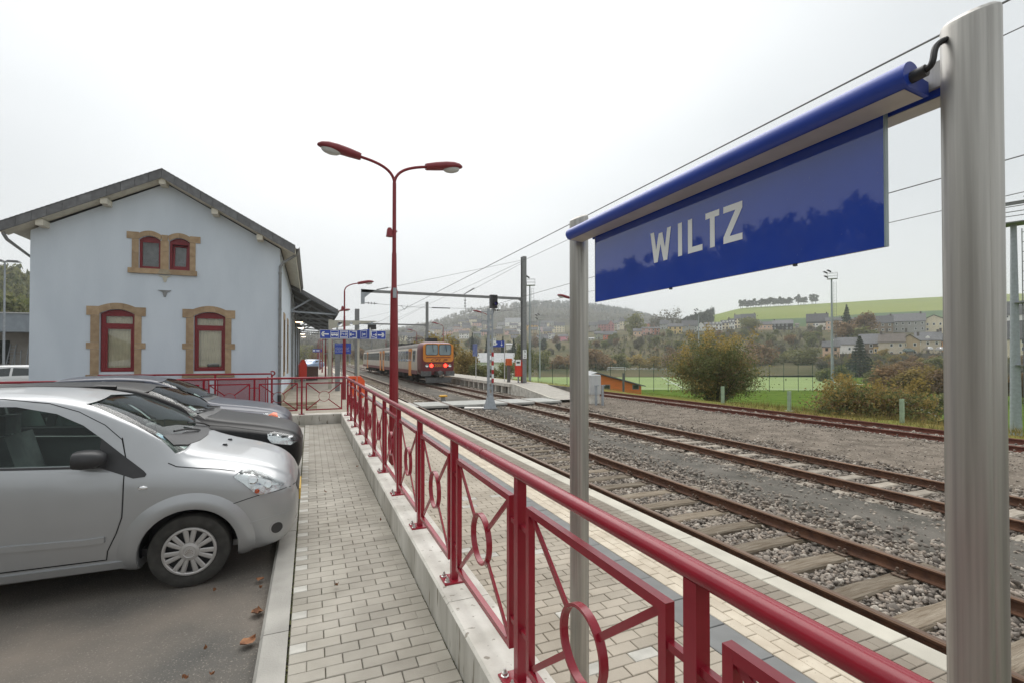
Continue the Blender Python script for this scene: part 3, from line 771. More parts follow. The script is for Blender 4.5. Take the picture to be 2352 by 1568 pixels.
def rail_panel(x, y, rz):
    p = inst('panel', fm, rail_t, (x, y, 0), rz)
    inst('ring', rm, p, (0, 0, 0))
    for d in dm: inst('diagonal', d, p, (0, 0, 0))
ys = [0.97 + 1.135 * k for k in range(-2, 12)]
for i, y in enumerate(ys):
    rail_post(RX, y, 0)
    if i < len(ys) - 1: rail_panel(RX, y + 1.135 / 2, 0)
xs = [-0.20 - 1.135 * k for k in range(6)]
rail_panel(-0.20 + 1.135 / 2, 14.19, pi / 2)
for x in xs: rail_post(x, 14.19, pi / 2); rail_panel(x - 1.135 / 2, 14.19, pi / 2)

# ------------------------------------------------------------------ station name sign
SX = 1.42
sign = empty('station_name_sign', 'big blue sign board lettered WILTZ between two brushed steel poles', 'sign', (0, 0, 0))
def pole_profile(r, n=44):
    pr = []
    for k in range(n):
        t = 2 * pi * k / n; a = degrees(t) % 360; rr = r
        for g in (238, 302, 58, 122):
            if abs((a - g + 180) % 360 - 180) < 4.2: rr = r * 0.945
        pr.append((rr * cos(t), rr * sin(t)))
    return pr
for y, tilt in ((2.378, 0.0), (0.607, 0.0)):
    pr = pole_profile(0.0535); rings = []
    for z in (Z_PLAT, 1.0, 2.0): rings.append([(SX + a, y + bq, z) for a, bq in pr])
    for k, dz in ((1.0, 0.0), (0.97, 0.010), (0.8, 0.018)): rings.append([(SX + a * k, y + bq * k, 2.585 + dz + a * 0.35 * k) for a, bq in pr])
    MB().loft(rings).build('pole', M_STEEL, sign, 30)
MB().span((SX - 0.006, 0.66, 2.462), (SX + 0.006, 2.33, 2.525)).build('cross_bar', M_STEEL, sign)
pan = MB().span((SX - 0.006, 0.790, 2.095), (SX + 0.006, 2.197, 2.468)).build('sign_panel', M_SIGNBLUE, sign)
M_GEDGE = mk('glass_edge', (0.30, 0.38, 0.40), 0.2, var=0.1)
for y in (0.7875, 2.1995): MB().span((SX - 0.0065, y - 0.0022, 2.095), (SX + 0.0065, y + 0.0022, 2.468)).build('glass_edge', M_GEDGE, pan)
for y in (1.62, 1.05): MB().box((SX, y, 2.092), (0.012, 0.008, 0.008)).build('drain_stud', M_BLACKP, pan)
def stroke(b, pts, w):
    """flat capital strokes on the sign face, points are (u, v) with u running along -Y"""
    for (u0, v0), (u1, v1) in pts:
        d = Vector((u1 - u0, v1 - v0)); n_ = Vector((-d.y, d.x)).normalized() * w / 2
        q = [Vector((u0, v0)) + n_, Vector((u0, v0)) - n_, Vector((u1, v1)) - n_, Vector((u1, v1)) + n_]
        b.add([(SX - 0.0152, -p.x, p.y) for p in q], [(0, 1, 2, 3)])
def letter_poly(polys, name):
    b = MB()
    for p in polys: b.add([(SX - 0.0155, -u, v) for u, v in p], [tuple(range(len(p)))])
    return b.build(name, M_WHITE, pan)
zb, zt = 2.218, 2.355; T = 0.0235
def Lp(u0, u1, kind):
    h = zt - zb
    if kind == 'I': return [[(u0, zb), (u1, zb), (u1, zt), (u0, zt)]]
    if kind == 'L': return [[(u0, zb), (u1, zb), (u1, zb + T), (u0 + T, zb + T), (u0 + T, zt), (u0, zt)]]
    if kind == 'T':
        c = (u0 + u1) / 2; return [[(c - T / 2, zb), (c + T / 2, zb), (c + T / 2, zt - T), (u1, zt - T), (u1, zt), (u0, zt), (u0, zt - T), (c - T / 2, zt - T)]]
    if kind == 'Z':
        return [[(u0, zb), (u1, zb), (u1, zb + T), (u0 + T * 1.25, zb + T), (u1, zt - T), (u1, zt), (u0, zt), (u0, zt - T), (u1 - T * 1.3, zt - T), (u0, zb + T)]]
    if kind == 'W':
        w = u1 - u0; t = T * 1.02; c = (u0 + u1) / 2; q = w * 0.27
        return [[(u0, zt), (u0 + q - t * 0.5, zb), (u0 + q + t * 0.5, zb), (u0 + t, zt)],
                [(u0 + q - t * 0.45, zb), (u0 + q + t * 0.5, zb), (c + t * 0.5, zt - 0.012), (c - t * 0.5, zt - 0.012)],
                [(u1 - q - t * 0.5, zb), (u1 - q + t * 0.45, zb), (c + t * 0.5, zt - 0.0122), (c - t * 0.5, zt - 0.0122)],
                [(u1 - t, zt), (u1 - q - t * 0.5, zb), (u1 - q + t * 0.5, zb), (u1, zt)]]
for u0, u1, k in [(-1.742, -1.608, 'W'), (-1.567, -1.5435, 'I'), (-1.510, -1.432, 'L'), (-1.416, -1.348, 'T'), (-1.329, -1.244, 'Z')]:
    polys = Lp(u0, u1, k)
    b = MB()
    for i, p in enumerate(polys): b.add([(SX - 0.0072 - 0.0001 * i, -u, v) for u, v in p], [tuple(range(len(p)))])
    b.build('letter', M_WHITE, pan)
# lamp housings, one each side of the panel
M_DIFF = mk('grey_lamp_underside', (0.50, 0.48, 0.45), 0.5, scale=10, var=0.08)
for sx, y0, y1 in ((-1, 0.685, 2.33), (1, 0.655, 2.25)):
    cx = SX + sx * 0.080; rings = []
    prof = [(sx * 0.034 * cos(t), 0.033 * sin(t)) for t in np.linspace(-1.15, pi - 0.1, 18)]
    for y in (y0, y1): rings.append([(cx + a, y, 2.482 + bq) for a, bq in prof] + [(SX + sx * 0.010, y, 2.480), (SX + sx * 0.010, y, 2.446)])
    h = MB().loft(rings).build('lamp_housing', M_BLUE, sign, 40)
    MB().add([(cx + sx * 0.012, y0 + 0.01, 2.4500), (cx + sx * 0.012, y1 - 0.01, 2.4500), (SX + sx * 0.014, y1 - 0.01, 2.4445), (SX + sx * 0.014, y0 + 0.01, 2.4445)], [(0, 1, 2, 3)]).build('diffuser', M_DIFF, h)
MB().tube([(SX - 0.080, 0.695, 2.475), (SX - 0.080, 0.655, 2.478)], 0.014, 12).build('cable_gland', M_BLACKP, sign, 40)
MB().tube(bez((SX - 0.080, 0.66, 2.478), (SX - 0.09, 0.62, 2.475), (SX - 0.075, 0.66, 2.54), (SX - 0.045, 0.63, 2.545), 12), 0.007, 8).build('cable', M_BLACK, sign, 40)

# ------------------------------------------------------------------ street lamps
def head_mesh():
    b = MB(); rings = []
    for x, w, zt_, zb_ in [(0.0, 0.065, 0.055, -0.055), (0.03, 0.075, 0.062, -0.06), (0.20, 0.10, 0.085, -0.055), (0.40, 0.125, 0.095, -0.045), (0.55, 0.125, 0.088, -0.035), (0.66, 0.095, 0.062, -0.028), (0.72, 0.045, 0.028, -0.02), (0.735, 0.006, 0.008, -0.01)]:
        r = []
        for k in range(14):
            t = 2 * pi * k / 14; c, s_ = cos(t), sin(t)
            r.append((x, w * (abs(c) ** 0.8) * (1 if c > 0 else -1), (zt_ if s_ > 0 else -zb_) * (abs(s_) ** 0.75) * (1 if s_ > 0 else -1)))
        rings.append(r)
    hm = b.loft(rings).mesh('luminaire', M_REDL)
    bl = MB(); rings = []
    for dz, k in [(0.0, 1.0), (-0.035, 0.95), (-0.062, 0.72), (-0.078, 0.35), (-0.08, 0.02)]:
        rings.append([(0.50 + 0.165 * k * cos(t), 0.092 * k * sin(t), -0.030 + dz) for t in np.linspace(0, 2 * pi, 16, endpoint=False)])
    bm_ = bl.loft(rings).mesh('glass_bowl', M_LAMPGLASS)
    for m_ in (hm, bm_): m_.shade_smooth(); m_.set_sharp_from_angle(angle=radians(50))
    return hm, bm_
M_REDL = mk('burgundy_lamp_paint', (0.235, 0.026, 0.034), 0.42, scale=6, var=0.1)
HEAD, BOWL = head_mesh()
def lamp(name, label, loc, arms, group, ring=True, h=4.95, low=False):
    t = empty(name, label, 'street lamp', loc, 0, group)
    n = 10 if not low else 7
    MB().tube([(0, 0, 0), (0, 0, 3.12)], [0.090, 0.066], n).build('pole', M_REDM, t, 30)
    MB().tube([(0, 0, 3.10), (0, 0, 3.16), (0, 0, 3.80)], [0.070, 0.050, 0.042], n).build('pole_section', M_REDM, t, 30)
    MB().tube([(0, 0, 3.79), (0, 0, h)], [0.036, 0.034], n).build('upper_tube', M_REDM, t, 30)
    for dx, dy in arms:
        d = Vector((dx, dy, 0))
        pts = [Vector((0, 0, h - 0.02))] + bez((0, 0, h), Vector((0, 0, h + 0.22)) + d * 0.02, Vector((0, 0, h + 0.33)) + d * 0.22, Vector((0, 0, h + 0.40)) + d * 0.62, 10)
        MB().tube(pts, 0.026, n).build('arm', M_REDM, t, 40)
        a = atan2(dy, dx)
        hd = inst('luminaire', HEAD, t, Vector((0, 0, h + 0.395)) + d * 0.58, rot=(0, -0.16, a))
        inst('glass_bowl', BOWL, hd, (0, 0, 0))
    if ring:
        sp = MB().lathe([(0.001, 0.13), (0.03, 0.128), (0.05, 0.09), (0.06, 0.0), (0.068, -0.03), (0.06, -0.03), (0.001, -0.01)], (-0.085, -0.02, 4.12), n=14).build('loudspeaker', M_REDM, t, 40)
        MB().bar((-0.06, 0, 4.2), (0.05, 0, 4.2), 0.05, 0.022).build('clamp', M_REDM, t)
    return t
bl = lamp('double_street_lamp', 'tall burgundy lamp post with two opposed lamp heads, behind the railing', (1.40, 8.82, Z_PLAT), ((-1, 0.05), (1, 0.05)), None, True, 5.08)
MB().span((-0.03, -0.092, 2.98), (0.03, -0.06, 3.16)).build('cable_hatch', M_GALVL, bl)
LL = ['single armed burgundy lamp on the near platform, first one behind the railing corner', 'single armed burgundy lamp hidden partly by the cream display post']
for i, y in enumerate([23.27, 37.6, 51.8, 66.0, 80.2, 94.5, 108]):
    lab = LL[i] if i < 2 else ['burgundy platform lamp standing just left of the cream display post'][0] if i == 2 else 'slim burgundy lamp in the far row down the near platform'
    lamp('street_lamp', lab, (1.45, y, Z_PLAT), ((1, 0),), 'platform lamps in a row', i == 0, low=i > 0)
LR = ['burgundy lamp of the island platform hidden behind the left steel sign pole', 'burgundy lamp right behind the railway signal on the island platform', 'burgundy lamp whose head shows above the train front and the shrub', 'burgundy lamp whose head shows above the train roof, right of the grey pole']
for i, y in enumerate([22.3, 36.5, 50.7, 64.7, 78.9, 93.1]):
    lamp('street_lamp', LR[i] if i < 4 else 'burgundy lamp in the far row of the island platform behind the train', (13.3, y, -0.40 if i == 0 else 0.05), ((-1, 0),), 'lamps of the island platform', True, low=True)

# ------------------------------------------------------------------ wayfinding sign
def pictos(parent, y, face):
    pass
wf = empty('wayfinding_sign', 'blue direction sign with bus, park and ride and exit pictograms on a cream post', 'sign', (1.92, 21.6, Z_PLAT))
MB().tube([(0, 0, 0), (0, 0, 3.12)], 0.045, 12).build('post', M_CREAMP, wf, 40)
pl, pr_, = at_y(734.5, 757, 21.55), at_y(886, 779.5, 21.55)
zt_, zb_ = pl.z - Z_PLAT, pr_.z - Z_PLAT
x0, x1 = pl.x - 1.92, pr_.x - 1.92
brd = MB().span((x0, -0.075, zb_), (x1, -0.048, zt_)).build('sign_board', M_BLUE, wf)
fb = MB()
for a, bq in (((x0, -0.08, zt_ - 0.012), (x1, -0.045, zt_ + 0.006)), ((x0, -0.08, zb_ - 0.006), (x1, -0.045, zb_ + 0.012)), ((x0 - 0.006, -0.0805, zb_), (x0 + 0.012, -0.0445, zt_)), ((x1 - 0.012, -0.0805, zb_), (x1 + 0.006, -0.0445, zt_))): fb.span(a, bq)
fb.build('sign_frame', M_LIGHTGREY, brd)
H_ = zt_ - zb_; zc = (zt_ + zb_) / 2; YF = -0.0765
def flat(polys, name='pictogram', m=M_WHITE, y=None):
    b = MB()
    for p in polys: b.add([(u, (YF if y is None else y), v) for u, v in p], [tuple(range(len(p)))])
    return b.build(name, m, brd)
def R_(u0, v0, u1, v1): return [(u0, v0), (u1, v0), (u1, v1), (u0, v1)]
def frame_(c, w, t=0.014):
    u0, u1, v0, v1 = c - w / 2, c + w / 2, zc - w / 2, zc + w / 2
    return [R_(u0, v0, u1, v0 + t), R_(u0, v1 - t, u1, v1), R_(u0, v0 + t, u0 + t, v1 - t), R_(u1 - t, v0 + t, u1, v1 - t)]
def arrow(c, w, dirn, t=0.05):
    s_ = dirn; u = lambda a: c + s_ * a
    return [R_(min(u(-w / 2), u(w / 2 - 0.03)), zc - t / 2, max(u(-w / 2), u(w / 2 - 0.03)), zc + t / 2),
            [(u(w / 2), zc), (u(w / 2 - 0.07), zc), (u(w * 0.02), zc + w * 0.33), (u(w * 0.02 + 0.09), zc + w * 0.33)],
            [(u(w / 2), zc), (u(w / 2 - 0.07), zc), (u(w * 0.02), zc - w * 0.33), (u(w * 0.02 + 0.09), zc - w * 0.33)]]
W_ = x1 - x0; fw = H_ * 0.84
pos = lambda f: x0 + W_ * f
flat(arrow(pos(0.075), 0.30, -1))
c = pos(0.215); flat(frame_(c, fw))
flat([R_(c - 0.15, zc - 0.055, c + 0.15, zc + 0.005), R_(c - 0.135, zc + 0.04, c + 0.135, zc + 0.06)] + [R_(c - 0.135 + 0.066 * i, zc + 0.003, c - 0.135 + 0.066 * i + 0.012, zc + 0.042) for i in range(5)] + [R_(c - 0.10, zc - 0.08, c - 0.05, zc - 0.05), R_(c + 0.06, zc - 0.08, c + 0.11, zc - 0.05)])
c = pos(0.355); flat(frame_(c, fw)); flat([R_(c - 0.14, zc + 0.10, c + 0.14, zc + 0.125), R_(c - 0.14, zc - 0.125, c + 0.14, zc - 0.10)])
o = text_mesh('lettering', 'P+R', 0.18, M_WHITE, brd); o.location = (c, YF - 0.001, zc - 0.005); o.scale = (0.95, 1, 1)
c = pos(0.492); flat(frame_(c, fw)); flat([R_(c - 0.03, zc + 0.115, c + 0.14, zc + 0.14), R_(c - 0.03, zc - 0.14, c + 0.14, zc - 0.115), R_(c + 0.115, zc - 0.115, c + 0.14, zc + 0.115)])
flat([[(u * 0.62 + (c - 0.05) * 0.38 , (v - zc) * 0.62 + zc) for u, v in q] for q in arrow(c - 0.05, 0.30, -1)])
c = pos(0.80); flat(frame_(c, fw)); flat([[(q[0] * 0.5 + (c + 0.07) * 0.5, (q[1] - zc) * 0.5 + zc) for q in p] for p in arrow(c + 0.07, 0.30, 1)])
flat([[(c - 0.13, zc - 0.06), (c + 0.15, zc - 0.14), (c + 0.15, zc - 0.115), (c - 0.13, zc - 0.035)], R_(c - 0.10, zc + 0.0, c - 0.06, zc + 0.09), [(c - 0.10, zc), (c - 0.08, zc), (c - 0.11, zc - 0.05), (c - 0.13, zc - 0.05)], [(c - 0.08, zc), (c - 0.06, zc), (c - 0.045, zc - 0.06), (c - 0.065, zc - 0.06)],
      [(c - 0.08 + 0.022 * cos(t), zc + 0.122 + 0.022 * sin(t)) for t in np.linspace(0, 6.28, 10, endpoint=False)]])
flat(arrow(pos(0.925), 0.28, 1))
# wing board seen almost edge on, hinged at the post and reaching toward the viewer
wa, wb = Vector((-0.02, -0.10, 0)), Vector((0.36, -1.15, 0))
wing = MB().bar((wa.x, wa.y, zc), (wb.x, wb.y, zc), 0.026, H_ * 1.0).build('wing_board', M_BLUE, wf)
dv = (wb - wa).normalized(); nv = Vector((dv.y, -dv.x, 0)) * -1
if nv.x > 0: nv = -nv
def wq(u0, v0, u1, v1, name='pictogram'):
    b = MB(); o_ = nv * 0.0145
    b.add([wa + dv * u + o_ + Vector((0, 0, v)) for u, v in ((u0, v0), (u1, v0), (u1, v1), (u0, v1))], [(0, 1, 2, 3)]); b.build(name, M_WHITE, wing)
for q in [(0.25, zc - 0.15, 0.85, zc - 0.13), (0.25, zc + 0.13, 0.85, zc + 0.15), (0.25, zc - 0.13, 0.28, zc + 0.13), (0.82, zc - 0.13, 0.85, zc + 0.13), (0.40, zc - 0.10, 0.45, zc + 0.06), (0.5, zc - 0.04, 0.72, zc + 0.02)]: wq(*q)
MB().bar((wb.x, wb.y, zb_ - 0.03), (wb.x, wb.y, zt_ + 0.05), 0.05, 0.05).build('end_cap', M_LIGHTGREY, wf)

# notice board further along
nb_ = empty('notice_board', 'blue notice board with white lines of text behind the red lamp post', 'sign', (1.43, 29.3, Z_PLAT))
a, bq = at_y(769, 788, 29.2), at_y(806, 812, 29.2)
x0n, x1n, z0n, z1n = a.x - 1.43, bq.x - 1.43, bq.z - Z_PLAT, a.z - Z_PLAT
bd = MB().span((x0n, -0.1, z0n), (x1n, -0.07, z1n)).build('board', M_BLUE, nb_)
MB().span((x0n + 0.02, -0.07, 0), (x0n + 0.29, 0.03, z0n)).build('leg', M_GALVD, nb_)
MB().tube([(x1n - 0.28, -0.03, 0), (x1n - 0.28, -0.03, z1n)], 0.03).build('leg', M_LIGHTGREY, nb_, 40)
for i, (f, t) in enumerate([(0.45, 0.10), (0.93, 0.42), (0.88, 0.56), (0.95, 0.70), (0.7, 0.84)]):
    o = text_mesh('lettering', ['Attention :', 'défense de traverser les voies', "L'accès aux quais se fait", 'par le passage planchéié', 'prière de prudence'][i] if i else 'Attention :', 0.055 if i else 0.07, M_WHITE, bd, align='LEFT')
    o.location = (x0n + 0.04, -0.102, z1n - (z1n - z0n) * t)
    w = max(v.co.x for v in o.data.vertices); o.scale = ((x1n - x0n - 0.08) * f / w, 1, 1)

# cream display post with a pierced arm and small clock-like display
dp = empty('display_post', 'cream column with a tapering pierced arm holding a small black display', 'sign post', (1.13, 31.3, Z_PLAT))
MB().span((-0.095, -0.08, 0), (0.095, 0.08, 4.20)).build('column', M_CREAMP, dp)
arm = MB()
top = 4.17
outline_t = [(0.097, top), (2.75, top + 0.02)]
holes = [(0.55, 3.93, 0.155), (1.22, 3.98, 0.105), (1.72, 4.02, 0.07)]
def arm_low(u): return top - 0.52 + 0.50 * (min(u, 2.75) / 2.75)
N_ = 60
us = np.linspace(0.097, 2.75, N_)
for u0, u1 in zip(us[:-1], us[1:]):
    um = (u0 + u1) / 2; lo, hi = arm_low(um), top + 0.02 * um / 2.75; cuts = [(lo, hi)]
    for hx, hz, hr in holes:
        if abs(um - hx) < hr:
            hh = sqrt(hr * hr - (um - hx) ** 2); cuts = [(lo, hz - hh), (hz + hh, hi)]
    for c0, c1 in cuts:
        if c1 > c0: arm.span((u0, -0.03, c0), (u1, 0.03, c1))
arm.build('arm', M_CREAMP, dp)
MB().span((2.40, -0.06, 3.98), (2.52, 0.06, 4.14)).build('hanger', M_GALVL, dp)
MB().span((2.22, -0.10, 3.66), (2.72, 0.10, 3.94)).build('display', M_BLACKP, dp)
MB().span((2.22, -0.12, 3.945), (2.72, 0.12, 3.965)).build('display_hood', M_GALVL, dp)

# orange ticket validators flanking the sign post
def validator(x, y, slant, label):
    t = empty('ticket_validator', label, 'validator', (x, y, Z_PLAT), 0, None)
    MB().span((-0.10, -0.06, 0.35), (0.10, 0.06, 1.02)).build('stand', M_ORANGE, t)
    if slant:
        MB().prism([(-0.13, 0.45), (0.13, 0.45), (0.13, 1.02), (-0.02, 1.20), (-0.13, 1.20)], -0.14, 0.10).build('housing', M_ORANGE, t)
    else:
        MB().span((-0.16, -0.14, 0.92), (0.16, 0.12, 1.17)).build('housing', M_ORANGE, t)
        MB().span((-0.10, -0.145, 0.98), (0.10, -0.138, 1.06)).build('slot_panel', M_BLACKP, t)
    MB().span((-0.05, -0.05, 0), (0.05, 0.05, 0.36)).build('foot', M_GALVD, t)
a = at_y(809, 900, 20.2); validator(a.x, 20.2, False, 'boxy orange ticket validator left of the cream sign post behind the railing')
a = at_y(829, 900, 19.4); validator(a.x, 19.4, True, 'slant-topped orange bin right of the cream sign post behind the railing')

# small far wayfinding sign
fs = empty('platform_sign', 'small blue pictogram sign far down the near platform among the red posts', 'sign', (1.3, 84, Z_PLAT))
a, bq = at_y(718, 801, 84), at_y(741, 808, 84)
MB().span((a.x - 1.3, -0.03, bq.z - Z_PLAT), (bq.x - 1.3, 0.0, a.z - Z_PLAT)).build('sign_board', M_BLUE, fs)
MB().tube([(0.1, 0.05, 0), (0.1, 0.05, a.z - Z_PLAT)], 0.05).build('post', M_GALVL, fs)
MB().span((a.x - 1.25, -0.034, bq.z - Z_PLAT + 0.15), (a.x - 0.9, -0.031, a.z - Z_PLAT - 0.15)).build('pictogram', M_WHITE, fs)
MB().span((a.x - 0.75, -0.034, bq.z - Z_PLAT + 0.18), (a.x - 0.1, -0.031, a.z - Z_PLAT - 0.18)).build('pictogram', M_WHITE, fs)
# glass shelter on the near platform
sh = empty('platform_shelter', 'small glazed waiting shelter with slanted roof on the near platform', 'shelter', (2.0, 46, Z_PLAT))
for x, y in ((-0.4, 0), (0.8, 0), (-0.4, 3), (0.8, 3)): MB().tube([(x, y, 0), (x, y, 2.3 if x < 0 else 2.7)], 0.04).build('post', M_LIGHTGREY, sh)
MB().bar((-0.8, 1.5, 2.22), (1.3, 1.5, 2.95), 3.4, 0.04, up=(0, 0, 1)).build('roof', M_GALVL, sh)
MB().span((-0.41, 0, 0.3), (-0.39, 3, 2.1)).build('glass_panel', M_GLASS, sh)
def boolean_cut(o, cutters):
    """cut meshes (world-space MB objects) out of o, baking the result"""
    tmp = []
    for c in cutters:
        me = c.mesh('cutter', M_BLACK); co = bpy.data.objects.new('cutter', me); COL.objects.link(co); co.parent = o.parent; tmp.append(co)
        md = o.modifiers.new('cut', 'BOOLEAN'); md.operation = 'DIFFERENCE'; md.solver = 'EXACT'; md.object = co
    dg = bpy.context.evaluated_depsgraph_get(); dg.update()
    me = bpy.data.meshes.new_from_object(o.evaluated_get(dg))
    o.modifiers.clear(); me.name = o.data.name; o.data = me
    for co in tmp: bpy.data.objects.remove(co)
    return o

st_b = empty('station_building', 'pale blue rendered station building with slate gable roof and sandstone windows', 'building')
GY = 20.5; XL, XR = -8.44, -1.08
def arch_poly(x0, x1, z0, zs, zt, n=10):
    c = (x0 + x1) / 2; pts = [(x0, z0), (x1, z0)]
    for k in range(n + 1):
        t = k / n; x = x1 + (x0 - x1) * t; pts.append((x, zs + (zt - zs) * (1 - ((x - c) / ((x1 - x0) / 2)) ** 2)))
    return pts
w = MB().prism([(XL, -0.5), (XR, -0.5), (XR, 5.96), (-4.76, 7.98), (XL, 5.94)], GY, 60.0)
wallo = w.build('wall', M_RENDER, st_b)
OPEN = [(-6.62, -5.64, 1.30, 3.28, 3.44), (-3.89, -2.90, 1.30, 3.28, 3.44), (-5.54, -4.91, 4.91, 5.93, 6.07), (-4.66, -4.03, 4.91, 5.93, 6.07)]
cut = [MB().prism(arch_poly(*q), GY - 0.5, GY + 0.42) for q in OPEN]
for y in (23.8, 27.4): cut.append(MB().span((XR - 0.2, y - 0.5, 1.15), (XR + 0.5, y + 0.5, 3.45)))
boolean_cut(wallo, cut)
MB().span((XL - 0.02, GY + 0.03, -0.5), (XR + 0.045, 60, 0.30)).build('plinth', M_PLINTH, st_b)
# sandstone dressings, block by block
def sblock(x0, x1, z0, z1, dy=0.0):
    MB().span((x0 + 0.003, GY - 0.028 - dy, z0 + 0.003), (x1 - 0.003, GY + 0.16, z1 - 0.003)).build('sandstone_block', M_SAND, st_b)
def arch_stones(x0, x1, zs, zt, t, n=3, e=0.0):
    """segmental arch in n stones above an opening"""
    c = (x0 + x1) / 2; f = lambda x: zs + (zt - zs) * (1 - ((x - c) / ((x1 - x0) / 2)) ** 2)
    for k in range(n):
        a = x0 + (x1 - x0) * k / n; bq = x0 + (x1 - x0) * (k + 1) / n
        xs = np.linspace(a + 0.003, bq - 0.003, 7); sx = lambda x: c + (x - c) * 1.12
        poly = [(x, f(x)) for x in xs] + [(sx(x), f(x) + t) for x in xs[::-1]]
        MB().prism(poly, GY - 0.030, GY + 0.16).build('sandstone_block', M_SAND, st_b)
for x0, x1 in ((-6.62, -5.64), (-3.89, -2.90)):
    jl, jr = x0 - 0.24, x1 + 0.20
    for a, bq, ea, eb in ((jl, x0, jl - 0.11, x0), (x1, jr, x1, jr + 0.12)):
        sblock(a, bq, 1.22, 2.09); sblock(ea, eb, 2.09, 2.30, 0.004); sblock(a, bq, 2.30, 3.22); sblock(ea, eb, 3.22, 3.53, 0.004)
    arch_stones(x0, x1, 3.29, 3.445, 0.215, 3)
    sblock(jl - 0.10, jr + 0.11, 1.07, 1.22, 0.05)
for a, bq, ea, eb in ((-5.74, -5.54, -5.89, -5.54), (-4.03, -3.85, -4.03, -3.70)):
    sblock(a, bq, 4.91, 5.45); sblock(a, bq, 5.45, 5.93); sblock(ea, eb, 5.93, 6.17, 0.004)
sblock(-4.91, -4.66, 4.91, 5.55); sblock(-4.91, -4.66, 5.55, 5.93); sblock(-4.88, -4.69, 5.93, 6.14)
for x0, x1 in ((-5.54, -4.91), (-4.66, -4.03)): arch_stones(x0, x1, 5.94, 6.075, 0.17, 2)
sblock(-5.84, -4.76, 4.73, 4.91, 0.05); sblock(-4.76, -3.80, 4.73, 4.91, 0.05)
MB().prism([(-4.98, 4.735), (-4.58, 4.735), (-4.66, 4.90), (-4.90, 4.90)], GY - 0.09, GY - 0.05).build('sandstone_block', M_PLINTH, st_b)
# windows
def window(x0, x1, z0, zs, zt, transom=None, blind=True, tilt=0.0, lw=0.0):
    f = MB(); y = GY + 0.10; t = 0.075
    f.span((x0, y, z0), (x0 + t + lw, y + 0.06, zs)); f.span((x1 - t, y, z0), (x1, y + 0.06, zs)); f.span((x0 + t + lw, y, z0), (x1 - t, y + 0.06, z0 + 0.085))
    c = (x0 + x1) / 2; n = 10; q = []
    for k in range(n + 1):
        x = x0 + (x1 - x0) * k / n; q.append((x, zs + (zt - zs) * (1 - ((x - c) / ((x1 - x0) / 2)) ** 2)))
    f.prism(q + [(x1, zs - 0.09), (x0, zs - 0.09)], y - 0.001, y + 0.061)
    if transom: f.span((x0 + t + lw, y - 0.003, transom[0]), (x1 - t, y + 0.058, transom[1]))
    wo = f.build('window', M_WINRED, st_b)
    zz = [(z0 + 0.085, transom[0]), (transom[1], zs - 0.09)] if transom else [(z0 + 0.085, zs - 0.09)]
    for a, bq in zz:
        s_ = MB(); m_ = 0.05
        if tilt == 0 and transom and a < 2:
            for sx0, sx1, sz0, sz1 in ((x0 + t + lw + 0.006, x0 + t + lw + m_, a + 0.004, bq - 0.004), (x1 - t - m_, x1 - t - 0.006, a + 0.004, bq - 0.004), (x0 + t + lw + m_, x1 - t - m_, a + 0.004, a + m_), (x0 + t + lw + m_, x1 - t - m_, bq - m_, bq - 0.004)):
                s_.span((sx0, y + 0.004, sz0), (sx1, y + 0.05, sz1))
            s_.build('sash', M_WINRED, wo)
        if tilt == 0:
            MB().span((x0 + t + lw, y + 0.028, a), (x1 - t, y + 0.034, bq)).build('pane', M_WINGLASS, wo)
        else:
            sm = MB()
            W2, H2 = (x1 - x0) / 2 - t - 0.008, bq - a - 0.01
            for p0, p1 in (((-W2, 0, 0), (-W2 + 0.06, 0.045, H2)), ((W2 - 0.06, 0, 0), (W2, 0.045, H2)), ((-W2 + 0.06, 0, 0), (W2 - 0.06, 0.045, 0.06)), ((-W2 + 0.06, 0, H2 - 0.06), (W2 - 0.06, 0.045, H2))): sm.span(p0, p1)
            so = sm.build('sash', M_WINRED, wo, loc=(c, y + 0.02, a + 0.005)); so.rotation_euler = (-tilt, 0, 0)
            po = MB().span((-W2 + 0.06, 0.02, 0.06), (W2 - 0.06, 0.026, H2 - 0.06)).build('pane', M_WINGLASS, wo, loc=(c, y + 0.02, a + 0.005)); po.rotation_euler = (-tilt, 0, 0)
    if blind:
        n = 22; v = []; fc = []
        for k in range(n + 1):
            x = x0 + (x1 - x0) * k / n; dy = 0.012 * (k % 2)
            v += [(x, y + 0.14 + dy, z0 + 0.03), (x, y + 0.14 + dy, zt)]
        for k in range(n): fc.append((2 * k, 2 * k + 2, 2 * k + 3, 2 * k + 1))
        MB().add(v, fc).build('blind', M_BLIND, wo)
    else:
        MB().span((x0, y + 0.28, z0), (x1, y + 0.31, zt)).build('dark_room', M_BLINDG, wo)
    return wo
M_BLINDG = mk('grey_room', (0.20, 0.21, 0.22), 0.9, var=0.2)
window(-6.60, -5.65, 1.31, 3.30, 3.43, (2.82, 2.96), lw=0.05)
window(-3.88, -2.91, 1.31, 3.30, 3.43, (2.82, 2.96))
window(-5.54, -4.91, 4.92, 5.94, 6.06, None, False)
window(-4.66, -4.03, 4.92, 5.94, 6.06, None, False, tilt=0.12)
dev = empty('desk_printer', 'dark small device on the sill inside the right ground floor window', 'printer', (-3.30, GY + 0.18, 1.40))
MB().span((-0.19, -0.03, 0.0), (0.19, 0.05, 0.15), ch=0.01).build('body', M_BLACKP, dev); MB().bar((-0.14, 0.0, 0.155), (0.14, 0.03, 0.19), 0.05, 0.02).build('paper_tray', M_LIGHTGREY, dev)
